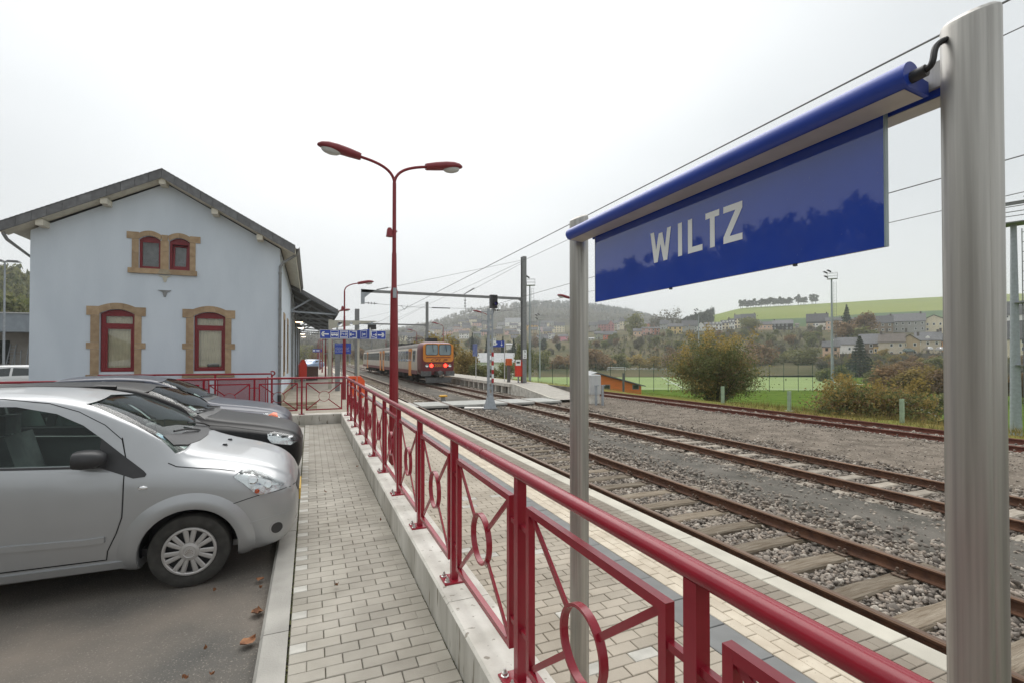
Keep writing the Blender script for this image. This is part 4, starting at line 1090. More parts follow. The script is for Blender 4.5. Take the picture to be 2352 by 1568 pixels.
# side windows
for y in (23.8, 27.4):
    s_ = MB()
    for p0, p1 in (((XR - 0.05, y - 0.68, 0.98), (XR + 0.03, y + 0.68, 1.15)), ((XR - 0.05, y - 0.62, 1.15), (XR + 0.028, y - 0.5, 3.45)), ((XR - 0.05, y + 0.5, 1.15), (XR + 0.028, y + 0.62, 3.45)), ((XR - 0.05, y - 0.68, 3.45), (XR + 0.03, y + 0.68, 3.75))): s_.span(p0, p1)
    so = s_.build('window_surround', M_SAND, st_b)
    MB().span((XR - 0.12, y - 0.5, 1.15), (XR - 0.10, y + 0.5, 3.45)).build('pane', M_WINGLASS, so)
    MB().span((XR - 0.19, y - 0.5, 1.15), (XR - 0.17, y + 0.5, 3.45)).build('blind', M_BLIND, so)
# iron wall anchors
for z, m_ in ((4.60, M_CREAMP), (4.08, M_GALVD)):
    MB().prism([(-4.98, z + 0.09), (-4.58, z + 0.09), (-4.70, z + 0.02), (-4.74, z - 0.14), (-4.80, z - 0.14), (-4.84, z + 0.02)], GY - 0.03, GY + 0.01).build('wall_anchor', m_, st_b)
# roof
AP = (-4.78, 8.33); LE = (-8.98, 6.03); RE = (-0.54, 6.03); Y0, Y1 = 20.0, 60.0
def slab(a, bq, t, y0, y1):
    return MB().prism([a, bq, (bq[0], bq[1] - t), (a[0], a[1] - t)], y0, y1)
rf = slab(LE, AP, 0.10, Y0 + 0.035, Y1).build('roof', M_SLATE, st_b)
slab(AP, RE, 0.10, Y0 + 0.035, Y1).build('roof_slope', M_SLATE, rf)
for P0, P1, n in ((LE, AP, 11), (AP, RE, 11)):
    for k in range(n):
        a = (P0[0] + (P1[0] - P0[0]) * k / n, P0[1] + (P1[1] - P0[1]) * k / n); bq = (P0[0] + (P1[0] - P0[0]) * (k + 1) / n - 0.008, P0[1] + (P1[1] - P0[1]) * (k + 1) / n - 0.008 * (P1[1] - P0[1]) / (P1[0] - P0[0]))
        d = 0.003 * (k % 2)
        MB().prism([(a[0], a[1] + 0.012), (bq[0], bq[1] + 0.012), (bq[0], bq[1] - 0.30), (a[0], a[1] - 0.30)], Y0 - d, Y0 + 0.033).build('verge_slate', M_SLATE, rf)
# slate courses on top (edge seen as fine teeth)
tb = MB()
for P0, P1 in ((LE, AP), (RE, AP)):
    n = 34
    for k in range(n):
        a = P0[0] + (P1[0] - P0[0]) * k / n; az = P0[1] + (P1[1] - P0[1]) * k / n; bx = P0[0] + (P1[0] - P0[0]) * (k + 1.2) / n; bz = P0[1] + (P1[1] - P0[1]) * (k + 1.2) / n
        tb.add([(a, Y0 - 0.02, az + 0.030), (bx, Y0 - 0.02, bz + 0.014), (bx, Y1, bz + 0.014), (a, Y1, az + 0.030), (a, Y0 - 0.02, az + 0.012), (bx, Y0 - 0.02, bz + 0.004), (bx, Y1, bz + 0.004), (a, Y1, az + 0.012)], [(0, 1, 2, 3), (0, 4, 5, 1), (0, 3, 7, 4), (1, 5, 6, 2), (4, 7, 6, 5)])
tb.build('slate_courses', M_SLATE, rf)
for P0, P1 in ((LE, AP), (AP, RE)):
    slab((P0[0], P0[1] - 0.262), (P1[0], P1[1] - 0.262), 0.045, Y0 + 0.04, GY - 0.002).build('soffit', M_SOFFIT, st_b)
def roofz(x): return AP[1] - abs(x - AP[0]) * (AP[1] - LE[1]) / (AP[0] - LE[0])
for x in (-8.05, -6.4, -4.78, -3.2, -1.75):
    MB().span((x - 0.10, Y0 + 0.06, roofz(x) - 0.50), (x + 0.10, GY - 0.001, roofz(x) - 0.308)).build('purlin_end', M_SOFFIT, st_b)
sfl = [(LE[0], LE[1] - 0.135), (XL - 0.001, roofz(XL) - 0.14)]
slab(sfl[0], sfl[1], 0.04, GY, Y1).build('eave_soffit', M_SOFFIT, st_b)
slab((XR + 0.001, roofz(XR) - 0.14), (RE[0], RE[1] - 0.135), 0.04, GY, 32.0).build('eave_soffit', M_SOFFIT, st_b)
def gutter(x, z, y0, y1, s_=1):
    prof = [(s_ * (0.085 * cos(t) + 0.07), 0.085 * sin(t)) for t in np.linspace(pi, 2 * pi, 10)] + [(s_ * (0.077 * cos(t) + 0.07), 0.077 * sin(t)) for t in np.linspace(2 * pi, pi, 10)]
    return MB().loft([[(x + a, y, z + bq) for a, bq in prof] for y in (y0, y1)])
gutter(RE[0] - 0.0, RE[1] - 0.03, Y0 - 0.02, 32.0).build('gutter', M_ZINC, st_b, 40)
MB().span((RE[0] - 0.02, Y0, RE[1] - 0.30), (RE[0] + 0.008, 32.0, RE[1] - 0.05)).build('eave_board', M_SOFFIT, st_b)
gutter(LE[0] - 0.0, LE[1] - 0.03, Y0 - 0.02, 60.0, -1).build('gutter', M_ZINC, st_b, 40)
MB().tube([(RE[0] + 0.07, GY - 0.10, RE[1] - 0.10), (RE[0] + 0.06, GY - 0.10, RE[1] - 0.24), (XR + 0.10, GY - 0.07, 5.42), (XR + 0.01, GY - 0.065, 5.27), (XR + 0.01, GY - 0.065, 0.35)], 0.052, 12).build('downpipe', M_GALVD, st_b, 50)
for z in (5.0, 3.6, 2.2, 0.9): MB().tube([(XR + 0.01, GY - 0.065, z), (XR + 0.01, GY - 0.065, z + 0.05)], 0.064, 12).build('pipe_bracket', M_GALVD, st_b, 50)
MB().tube([(XR + 0.01, GY - 0.065, 0.36), (XR + 0.01, GY - 0.065, -0.12)], 0.07, 12).build('pipe_shoe', M_BLACKP, st_b, 50)
MB().tube([(LE[0] + 0.02, GY - 0.35, LE[1] - 0.12), (LE[0] + 0.02, GY - 0.33, LE[1] - 0.32), (LE[0] + 0.10, GY - 0.3, LE[1] - 0.50), (XL - 0.07, GY + 0.3, LE[1] - 0.95), (XL - 0.07, GY + 0.32, 0)], 0.05, 12).build('downpipe', M_GALVD, st_b, 50)
# canopy over the platform and its brackets
CY0, CY1 = 31.5, 60.0; CA = (XR, 6.22); CB = (1.56, 4.74)
cn = slab(CA, CB, 0.06, CY0 + 0.05, CY1).build('canopy_roof', M_SLATE, st_b)
slab(CA, CB, 0.26, CY0, CY0 + 0.048).build('canopy_verge', M_SLATE, cn)
MB().span((CB[0] - 0.01, CY0, CB[1] - 0.34), (CB[0] + 0.03, CY1, CB[1] + 0.03)).build('canopy_fascia', M_TIMBERG, cn)
slab((CA[0], CA[1] - 0.062), (CB[0] - 0.012, CB[1] - 0.062), 0.02, CY0 + 0.05, CY1).build('canopy_boarding', M_TIMBERG, cn)
gutter(CB[0] + 0.03, CB[1] - 0.02, CY0 - 0.02, CY1).build('canopy_gutter', M_ZINC, cn, 40)
yb = CY0 + 0.35
while yb < CY1:
    br = MB()
    br.bar((XR, yb, CA[1] - 0.18), (CB[0] - 0.05, yb, CB[1] - 0.17), 0.10, 0.16)
    br.bar((XR, yb, 4.55), (CB[0] - 0.06, yb, CB[1] - 0.30), 0.09, 0.10)
    br.bar((XR, yb, 4.60), (0.05, yb, 5.34), 0.09, 0.10)
    br.build('canopy_bracket', M_GALVL, cn); yb += 4.6
for k in range(26):
    y = CY0 + 1.1 + k * 1.1
    if y < CY1: MB().bar((XR, y, CA[1] - 0.13), (CB[0] - 0.03, y, CB[1] - 0.13), 0.07, 0.09).build('canopy_rafter', M_TIMBERG, cn)
for y in (31.9, 38.5, 45.2, 52): MB().tube([(XR + 0.10, y, -0.1), (XR + 0.10, y, 5.6)], 0.055, 10).build('downpipe', M_GALVD, st_b, 50)
for y in (33.0, 40.2, 47.0, 55): MB().span((XR - 0.01, y, 0.3), (XR + 0.03, y + 0.9, 3.2)).build('doorway_surround', M_SAND, st_b)
# wall lamps under the canopy
M_BULB = mk('lit_lamp', (1.0, 0.82, 0.62), 0.5, var=0.02, emit=3.0)
M_BULBO = mk('lit_warm_lamp', (1.0, 0.55, 0.30), 0.5, var=0.02, emit=4.0)
for i, (y, m_, lab) in enumerate([(33.9, M_BULBO, 'first lit wall lamp under the canopy, warm orange, nearest the gable'), (40.6, M_BULB, 'second lit wall lamp along the station wall under the canopy'), (51, M_BULB, 'third lit wall lamp along the station wall under the canopy'), (58, M_BULB, 'farthest lit wall lamp under the station canopy')]):
    t = empty('wall_lamp', lab, 'lamp', (XR, y, 4.06), 0, 'lit lamps under the canopy')
    MB().bar((0, 0, 0.12), (0.42, 0, 0.12), 0.04, 0.04).build('bracket', M_GALVD, t)
    MB().lathe([(0.001, 0.12), (0.08, 0.11), (0.27, 0.03), (0.28, 0.0), (0.26, 0.0), (0.10, 0.06)], (0.42, 0, 0.0), n=18).build('shade', M_GALVD, t, 40)
    MB().lathe([(0.001, 0.035), (0.22, 0.03), (0.23, 0.0), (0.16, -0.045), (0.001, -0.06)], (0.42, 0, -0.005), n=16).build('bulb', m_, t, 40)
# red bin and bench by the wall
rb = empty('litter_bin', 'bright red litter bin standing by the station wall', 'bin', (-0.55, 42.4, Z_PLAT), 0.2)
MB().prism([(-0.28, 0.25), (0.28, 0.25), (0.28, 1.35), (0.10, 1.75), (-0.05, 1.75), (-0.28, 1.3)], -0.25, 0.25, 'xz').build('body', M_REDBIN, rb); MB().box((0, 0, 0.13), (0.3, 0.3, 0.26)).build('foot', M_GALVD, rb)
bn = empty('cabinet_bench', 'low brown box bench on the platform beside the red bin', 'bench', (0.15, 44, Z_PLAT), 0.0)
MB().span((-0.5, -0.35, 0.25), (0.5, 0.35, 1.15)).build('box', mk('brown_panel', (0.13, 0.085, 0.065), 0.7), bn); MB().span((-0.53, -0.38, 1.15), (0.53, 0.38, 1.2)).build('lid', M_GALVL, bn); MB().span((-0.45, -0.3, 0), (0.45, 0.3, 0.25)).build('plinth', M_BLACKP, bn)
# steps by the corner
sp = empty('stone_steps', 'short stone steps with sloped plinth at the building corner', 'steps', (0, 0, 0))
for k in range(3): MB().span((-0.95, 20.2 - 0.33 * k, -0.13), (0.25, 20.9 - 0.33 * k, 0.22 - 0.115 * k)).build('step', M_PLINTH, sp) if k else None
# far ramp balustrade with pink panels
rb2 = empty('ramp_balustrade', 'burgundy ramp balustrade with pinkish perforated panels in front of the gable', 'railing', (0, 0, 0))
M_PINK = bpy.data.materials.new('pink_perforated_sheet'); M_PINK.use_nodes = True
def _pink():
    nt = M_PINK.node_tree; N = nt.nodes; L = nt.links; p = N['Principled BSDF']; p.inputs['Base Color'].default_value = (0.30, 0.045, 0.06, 1); p.inputs['Roughness'].default_value = 0.5
    t = N.new('ShaderNodeBsdfTransparent'); mx = N.new('ShaderNodeMixShader'); mx.inputs['Fac'].default_value = 0.42; L.new(t.outputs[0], mx.inputs[1]); L.new(p.outputs[0], mx.inputs[2]); L.new(mx.outputs[0], N['Material Output'].inputs['Surface'])
_pink()
BY = 18.9
pa, pb = at_y(400, 860, BY), at_y(626, 857.5, BY)
zt_ = pb.z
MB().tube([(pa.x - 2, BY, zt_ + 0.01), (pb.x - 0.02, BY, zt_)], 0.03, 10).build('handrail', M_RED, rb2, 40)
MB().tube([(pb.x, BY, zt_ + 0.06 + 0.07 * sin(t)) if False else (pb.x + 0.07 * cos(t), BY, zt_ + 0.02 + 0.07 * sin(t)) for t in np.linspace(-2.2, 2.6, 12)], 0.025, 8).build('scroll_end', M_REDM, rb2, 40)
x = pb.x - 0.02
k = 0
while x > pa.x - 2:
    MB().span((x - 0.03, BY - 0.03, -0.15), (x + 0.03, BY + 0.03, zt_ - 0.02)).build('post', M_RED, rb2)
    if k == 0: MB().span((x - 0.15, BY - 0.03, -0.15), (x - 0.11, BY + 0.03, zt_ - 0.1)).build('post', M_RED, rb2)
    x2 = x - 1.72
    pnl = MB().span((x2 + 0.08, BY - 0.006, -0.05), (x - 0.20, BY + 0.006, zt_ - 0.20)).build('perforated_panel', M_PINK, rb2)
    fr = MB().span((x2 + 0.05, BY - 0.015, zt_ - 0.20), (x - 0.17, BY + 0.015, zt_ - 0.16)).span((x2 + 0.05, BY - 0.015, -0.15), (x2 + 0.08, BY + 0.015, zt_ - 0.20)).span((x - 0.20, BY - 0.015, -0.15), (x - 0.17, BY + 0.015, zt_ - 0.20))
    fr.build('panel_frame', M_RED, pnl)
    x = x2; k += 1
# ------------------------------------------------------------------ cars
def pchip(xs, ys, x):
    """monotone cubic through the table (xs ascending)"""
    xs, ys = np.asarray(xs, float), np.asarray(ys, float); h = np.diff(xs); d = np.diff(ys) / h; m = np.zeros(len(xs))
    for i in range(1, len(xs) - 1):
        if d[i - 1] * d[i] > 0:
            w1, w2 = 2 * h[i] + h[i - 1], h[i] + 2 * h[i - 1]; m[i] = (w1 + w2) / (w1 / d[i - 1] + w2 / d[i])
    m[0], m[-1] = d[0], d[-1]
    i = np.clip(np.searchsorted(xs, x) - 1, 0, len(xs) - 2); t = (x - xs[i]) / h[i]
    return ys[i] * (2 * t ** 3 - 3 * t ** 2 + 1) + h[i] * m[i] * (t ** 3 - 2 * t ** 2 + t) + ys[i + 1] * (-2 * t ** 3 + 3 * t ** 2) + h[i] * m[i + 1] * (t ** 3 - t ** 2)
def chaikin(p):
    q = [p[0]]
    for a, b in zip(p[:-1], p[1:]): q += [a * 0.75 + b * 0.25, a * 0.25 + b * 0.75]
    q.append(p[-1]); return q
def body_rings(tab, n=64, k_up=1.0):
    tab = sorted(tab); T = np.array(tab, float); xs = T[:, 0]
    u = np.linspace(0, 1, n); x = xs[0] + (xs[-1] - xs[0]) * (0.5 - 0.5 * np.cos(pi * u)) * 0.5 + (xs[-1] - xs[0]) * u * 0.5
    rings = []
    for xx in x:
        zb, zs, zt, w, wt, e = [pchip(xs, T[:, j], xx) for j in range(1, 7)]
        ze = zs + e * (zt - zs); h = zs - zb; P = np.array
        half = [P([0, zb]), P([0.78 * w, zb]), P([0.93 * w, zb + 0.02]), P([0.975 * w, zb + 0.10 * h + 0.02]), P([0.995 * w, zb + 0.35 * h]), P([w, zb + 0.55 * h]), P([0.995 * w, zb + 0.8 * h]), P([0.975 * w, zb + 0.93 * h]), P([0.945 * w, zs]),
                P([0.5 * (0.945 * w + wt) + 0.006, 0.5 * (zs + ze)]), P([wt + 0.01, ze - 0.02 * e]), P([wt - 0.03, ze + 0.45 * (zt - ze)]), P([0.75 * wt, ze + 0.74 * (zt - ze)]), P([0.4 * wt, zt - 0.07 * (zt - ze)]), P([0, zt])]
        half = chaikin(chaikin(half))
        ring = [(xx, -a, b) for a, b in half] + [(xx, a, b) for a, b in half[-2:0:-1]]
        rings.append(ring)
    return rings
def mesh_bvh(me):
    return BVHTree.FromPolygons([v.co[:] for v in me.vertices], [p.vertices[:] for p in me.polygons])
def cast(bvh, a, b, axis, side):
    if axis == 'y': o, d = Vector((a, side * 4, b)), Vector((0, -side, 0))
    elif axis == 'x': o, d = Vector((side * 8, a, b)), Vector((-side, 0, 0))
    else: o, d = Vector((a, b, 5)), Vector((0, 0, -1))
    h, n, i, _ = bvh.ray_cast(o, d)
    if h is None: return None, None
    if n.dot(d) > 0: n = -n
    return h, n
def patch(name, bvh, poly, axis, side, off, m, parent, step=0.05, skirt=0.012, prof=None):
    """sheet lying on the body: the polygon is drawn in a side, front or plan view and dropped onto the surface"""
    pts = []
    n = len(poly)
    for i in range(n):
        a, b = Vector(poly[i]), Vector(poly[(i + 1) % n]); k = max(1, int((b - a).length / step))
        for j in range(k): pts.append(a.lerp(b, j / k))
    nb = len(pts); xs = [p.x for p in pts]; ys_ = [p.y for p in pts]
    inner = []
    def inside(x, y):
        c = False
        for i in range(n):
            x0, y0 = poly[i]; x1, y1 = poly[(i + 1) % n]
            if (y0 > y) != (y1 > y) and x < (x1 - x0) * (y - y0) / (y1 - y0) + x0: c = not c
        return c
    gx = np.arange(min(xs) + step * 0.5, max(xs), step); gy = np.arange(min(ys_) + step * 0.5, max(ys_), step)
    for x in gx:
        for y in gy:
            if inside(x, y) and min((Vector((x, y)) - p).length for p in pts) > step * 0.35: inner.append(Vector((x, y)))
    V2, E2, F2, ov, oe, of = delaunay_2d_cdt(pts + inner, [(i, (i + 1) % nb) for i in range(nb)], [], 1, 1e-6)
    V = []; last = None
    for p in V2:
        h, nn = cast(bvh, p.x, p.y, axis, side)
        c0 = sum((Vector(q) for q in poly), Vector((0, 0))) / n; p2 = Vector(p)
        for _ in range(40):
            if h is not None: break
            p2 = p2.lerp(c0, 0.02); h, nn = cast(bvh, p2.x, p2.y, axis, side)
        V.append(h + nn * off)
    F = [tuple(f) for f in F2]
    if skirt:
        # boundary skirt reaching back into the body
        cnt = {}
        for f in F:
            for i in range(len(f)):
                e = (f[i], f[(i + 1) % len(f)]); cnt[e] = cnt.get(e, 0) + 1
        nv = len(V); mp = {}
        dirv = {'y': Vector((0, -side, 0)), 'x': Vector((-side, 0, 0)), 'z': Vector((0, 0, -1))}[axis]
        for e in list(cnt):
            if (e[1], e[0]) not in cnt:
                for i in e:
                    if i not in mp: mp[i] = len(V); V.append(V[i] + dirv * (abs(off) + skirt))
                F.append((e[1], e[0], mp[e[0]], mp[e[1]]))
    b = MB(); b.add(V, F); me = b.mesh(name, m)
    # make it face outward
    o = obj(name, me, parent, 35)
    return o
def ribbon(name, bvh, line, axis, side, w, off, m, parent, step=0.03, prox=None):
    P = []
    for a, b in zip(line[:-1], line[1:]):
        a, b = Vector(a), Vector(b); k = max(1, int((b - a).length / step))
        for j in range(k): P.append(a.lerp(b, j / k))
    P.append(Vector(line[-1])); H = []
    for p in P:
        h, nn = cast(bvh, p.x, p.y, axis, side)
        if h is not None: H.append((h + nn * off, nn))
    V = []; F = []
    for i, (h, nn) in enumerate(H):
        t = (H[min(i + 1, len(H) - 1)][0] - H[max(i - 1, 0)][0]).normalized(); s_ = t.cross(nn).normalized() * w / 2
        V += [h - s_, h + s_, h + s_ - nn * (abs(off) + 0.004), h - s_ - nn * (abs(off) + 0.004)]
    for i in range(len(H) - 1):
        a, b = 4 * i, 4 * i + 4; F += [(a, a + 1, b + 1, b), (a + 1, a + 2, b + 2, b + 1), (a + 3, a, b, b + 3)]
    return MB().add(V, F).build(name, m, parent, 40)
def mk_paint(name, col, metal=0.5, rough=0.3, coat=1.0):
    m = mk(name, col, rough, metal, var=0.03, scale=3, coat=coat, spec=0.5 if metal else 0.2)
    return m
M_SILVER = mk_paint('silver_paint', (0.40, 0.41, 0.42), 0.6, 0.36, 0.5)
M_BLACKCAR = mk_paint('black_paint', (0.007, 0.007, 0.008), 0.0, 0.4, 0.06)
M_BLUECAR = mk_paint('dark_blue_paint', (0.026, 0.032, 0.055), 0.2, 0.35, 0.25)
M_CHROME = mk('chrome_strip', (0.75, 0.75, 0.75), 0.12, 1.0, var=0.03)
M_TYRE = mk('tyre_rubber', (0.042, 0.040, 0.036), 0.9, scale=14, var=0.25, bump=0.2)
M_HUB = mk('hubcap_plastic', (0.46, 0.445, 0.43), 0.4, 0.45, scale=8, var=0.06)
M_SEAT = mk('grey_seat_cloth', (0.14, 0.15, 0.155), 0.9, var=0.2)
M_DASH = mk('dashboard_plastic', (0.17, 0.185, 0.18), 0.6, var=0.1)
M_SEAM = mk('shut_gap', (0.008, 0.008, 0.008), 0.9, var=0.1)
M_ORANGEL = mk('orange_lens', (0.75, 0.12, 0.015), 0.15, var=0.1, scale=40)
M_HLBACK = mk('headlight_reflector', (0.72, 0.73, 0.73), 0.12, 0.9, scale=9, var=0.12, bump=0.35, bscale=22)
M_YELLOW = mk('yellow_plate', (0.65, 0.40, 0.02), 0.5, var=0.03)
M_RED_LENS = mk('red_lens', (0.35, 0.01, 0.01), 0.15, var=0.1)
M_HLGLASS = mk_glass('headlight_glass', (0.93, 0.95, 0.95), 0.02, 1.45)

def wheel(parent, x, y, z, r, w, side, fancy):
    wl = empty('wheel', None, None, (x, y, z)); wl.parent = parent
    hw = w / 2; rim = r * 0.66
    MB().lathe([(rim, -hw * 0.8), (rim + 0.02, -hw * 0.95), (r * 0.86, -hw), (r * 0.97, -hw * 0.86), (r, -hw * 0.6), (r, hw * 0.6), (r * 0.97, hw * 0.86), (r * 0.86, hw), (rim + 0.02, hw * 0.95), (rim, hw * 0.8)], axis='y', n=48).build('tyre', M_TYRE, wl, 40)
    s_ = side
    MB().lathe([(rim, s_ * hw * 0.8), (rim * 0.99, s_ * hw * 0.35), (0.001, s_ * hw * 0.3)], axis='y', n=40).build('wheel_well_disc', M_BLACKP, wl, 40)
    hb = MB()
    hb.lathe([(rim * 1.01, s_ * hw * 0.72), (rim * 0.99, s_ * hw * 0.94), (rim * 0.93, s_ * hw * 0.97), (rim * 0.88, s_ * hw * 0.90), (rim * 0.88, s_ * hw * 0.6)], axis='y', n=56)
    hb.lathe([(rim * 0.40, s_ * hw * 0.72), (rim * 0.36, s_ * hw * 0.94), (rim * 0.24, s_ * hw * 1.0), (rim * 0.22, s_ * hw * 0.96), (0.001, s_ * hw * 0.98)], axis='y', n=32)
    ns = 14 if fancy else 5
    for k in range(ns):
        a = 2 * pi * k / ns + (0.045 if k % 2 else -0.045) * (1 if fancy else 0)
        wi, wo = (0.13, 0.22) if fancy else (0.16, 0.2)
        def pp(rr, t, yy): return (rr * cos(t), s_ * hw * yy, rr * sin(t))
        r0, r1 = rim * 0.33, rim * 0.92; r_m = rim * 0.62
        q = []
        for rr, ww, yy in ((r0, wi * 1.05, 0.90), (r_m, wo * 0.72, 0.96), (r1, wo * 0.78, 0.93)):
            t = ww * rim / rr * 0.62
            q.append([pp(rr, a - t, yy - 0.10), pp(rr, a - t * 0.55, yy), pp(rr, a + t * 0.55, yy), pp(rr, a + t, yy - 0.10)])
        hb.loft(q, closed=False, cap=False)
    hc = hb.build('hubcap', M_HUB, wl, 40)
    if fancy:
        for dz in (0.010, -0.008):
            MB().add([(-0.026, s_ * hw * 1.0 + s_ * 0.002, dz - 0.012), (0, s_ * hw * 1.0 + s_ * 0.002, dz + 0.006), (0.026, s_ * hw * 1.0 + s_ * 0.002, dz - 0.012), (0.026, s_ * hw * 1.0 + s_ * 0.002, dz - 0.005), (0, s_ * hw * 1.0 + s_ * 0.002, dz + 0.014), (-0.026, s_ * hw * 1.0 + s_ * 0.002, dz - 0.005)], [(0, 1, 4, 5), (1, 2, 3, 4)]).build('emblem', M_CHROME, hc)
    return wl

def car(name, label, loc, rz, tab, paint, sp, group='cars parked nose to the kerb'):
    t = empty(name, label, 'car', loc, rz, group)
    hero = sp.get('hero', True)
    rings = body_rings(tab, 72 if hero else 36)
    b = MB().loft(rings)
    solid = b.mesh('body', paint)
    bvh = mesh_bvh(solid)
    o = obj('body', solid, t)
    if hero:
        # hollow shell: same loft pulled in, then window and wheel openings
        inn = []
        for r in rings[3:-3]:
            cz = (max(p[2] for p in r) + min(p[2] for p in r)) / 2
            inn.append([(p[0], p[1] * (1 - 0.035 / max(0.2, max(abs(q[1]) for q in r))), cz + (p[2] - cz) * (1 - 0.05 / max(0.2, max(q[2] for q in r) - cz))) for p in r])
        cut = [MB().loft(inn)]
        for poly in sp['side_windows']: cut.append(MB().prism(poly, -1.2, 1.2, 'xz'))
        if 'ws' in sp: cut.append(MB().prism(sp['ws'], sp['ws_x'], sp['ws_x'] + 1.6, 'yz'))
        if 'rw' in sp: cut.append(MB().prism(sp['rw'], sp['rw_x'] - 1.6, sp['rw_x'], 'yz'))
        for (wx, wz, wr) in sp['arches']:
            for s_ in (-1, 1): cut.append(MB().add(*_cyl(wx, wz, wr, s_ * 0.50, s_ * 1.2)))
        boolean_cut(o, cut)
        o.data.materials.clear(); o.data.materials.append(paint)
    o.data.shade_smooth(); o.data.set_sharp_from_angle(angle=radians(32))
    for (wx, wz, wr) in sp['arches']:
        if hero:
            for s_ in (-1, 1):
                lr = wr + 0.012; q0 = math.asin((0.215 - wz) / lr); MB().loft([[(wx, s_ * 0.46, 0.25), (wx + lr * cos(q), s_ * 0.46, wz + lr * sin(q)), (wx + lr * cos(q), s_ * (sp['hw'] - 0.05), wz + lr * sin(q))] for q in np.linspace(q0, pi - q0, 30)], closed=False, cap=False).build('wheel_liner', M_BLACKP, t, 40)
        for s_ in (-1, 1): wheel(t, wx, s_ * (sp['hw'] - 0.12), sp['wr'], sp['wr'], 0.185, s_, sp.get('fancy', False) and hero)
    if hero:
        for poly in sp['side_windows']:
            for s_ in (-1, 1): patch('side_window', bvh, _grow(poly, 1.02), 'y', s_, -0.010, M_CARGLASS, t, 0.12, 0)
        if 'ws' in sp: patch('windscreen', bvh, _grow(sp['ws'], 1.03), 'x', 1, -0.008, M_CARGLASS, t, 0.12, 0)
        if 'rw' in sp: patch('rear_window', bvh, _grow(sp['rw'], 1.03), 'x', -1, -0.008, M_CARGLASS, t, 0.14, 0)
        xd = sp['dash']
        MB().box((xd - 0.28, 0, sp['belt'] - 0.10), (0.62, 1.25, 0.16), ch=0.05).build('dashboard', M_DASH, t)
        MB().span((xd - 2.6, -0.66, 0.26), (xd, 0.66, 0.32)).build('cabin_floor', M_BLACKP, t)
        for sx, sy in ((xd - 1.05, -0.36), (xd - 1.05, 0.36)):
            se = MB().box((sx, sy, 0.52), (0.52, 0.50, 0.22), ch=0.06).build('seat', M_SEAT, t)
            MB().bar((sx - 0.24, sy, 0.55), (sx - 0.42, sy, sp['belt'] + 0.12), 0.48, 0.14, up=(1, 0, 0)).build('backrest', M_SEAT, se)
            MB().box((sx - 0.44, sy, sp['belt'] + 0.22), (0.10, 0.26, 0.17)).build('headrest', M_SEAT, se)
        MB().bar((xd - 1.95, 0, 0.6), (xd - 2.15, 0, sp['belt'] + 0.10), 1.2, 0.14, up=(1, 0, 0)).build('rear_seat', M_SEAT, t)
        rr = [(xd - 0.62 - 0.05 * sin(a) , 0.36 + 0.18 * cos(a), sp['belt'] - 0.06 + 0.17 * sin(a)) for a in np.linspace(0, 2 * pi, 20)]
        MB().tube(rr, 0.014, 6).build('steering_wheel', M_BLACKP, t, 40)
    return t, bvh
def _cyl(wx, wz, r, y0, y1, n=40):
    vs = [(wx + r * cos(2 * pi * k / n), y, wz + r * sin(2 * pi * k / n)) for y in (y0, y1) for k in range(n)]
    return vs, [tuple(range(n)), tuple(reversed(range(n, 2 * n)))] + [(k, n + k, n + (k + 1) % n, (k + 1) % n) for k in range(n)]
def _grow(poly, k):
    cx = sum(p[0] for p in poly) / len(poly); cy = sum(p[1] for p in poly) / len(poly)
    return [(cx + (a - cx) * k, cy + (b - cy) * k) for a, b in poly]
def arch_flare(bvh, wx, wz, r0, side, m, parent, a0=-0.35, a1=pi + 0.30, band=((0.0, 0.016), (0.03, 0.022), (0.075, 0.017), (0.13, 0.0))):
    rings = []
    for tt in np.linspace(0, 1, 44):
        row = []
        for dr, of in band:
            r = r0 + dr; q = math.asin(max(-1, (0.215 - wz) / r)); a = q + (pi - 2 * q) * tt; x, z = wx + r * cos(a), wz + r * sin(a)
            h, n = cast(bvh, x, z, 'y', side)
            if h is None: h, n = Vector((x, side * 0.8, z)), Vector((0, side, 0))
            row.append(tuple(h + n * of))
        h0 = Vector(row[0]); row.insert(0, (h0.x, h0.y - side * 0.05, h0.z)); rings.append(row)
    return MB().loft(rings, closed=False, cap=False).build('wheel_arch', m, parent, 50)

# silver hatchback, nearest
tabS = [(0.0, 0.42, 0.58, 0.66, 0.40, 0.30, .6), (-0.035, 0.33, 0.66, 0.755, 0.58, 0.44, .6), (-0.09, 0.26, 0.73, 0.835, 0.68, 0.50, .6), (-0.2, 0.22, 0.80, 0.92, 0.765, 0.56, .6), (-0.38, 0.20, 0.87, 0.99, 0.81, 0.60, .6), (-0.62, 0.20, 0.935, 1.055, 0.835, 0.625, .6),
        (-0.86, 0.20, 0.985, 1.135, 0.845, 0.69, .62), (-1.05, 0.20, 1.015, 1.27, 0.85, 0.715, .80), (-1.3, 0.20, 1.04, 1.43, 0.85, 0.705, .86), (-1.6, 0.20, 1.065, 1.575, 0.85, 0.67, .86), (-1.9, 0.20, 1.09, 1.635, 0.85, 0.63, .85), (-2.3, 0.20, 1.11, 1.655, 0.85, 0.60, .84), (-2.9, 0.20, 1.13, 1.63, 0.845, 0.59, .84),
        (-3.25, 0.22, 1.13, 1.53, 0.83, 0.56, .82), (-3.5, 0.27, 1.10, 1.30, 0.78, 0.52, .75), (-3.66, 0.33, 1.0, 1.10, 0.72, 0.46, .65), (-3.74, 0.42, 0.85, 0.92, 0.60, 0.36, .6)]
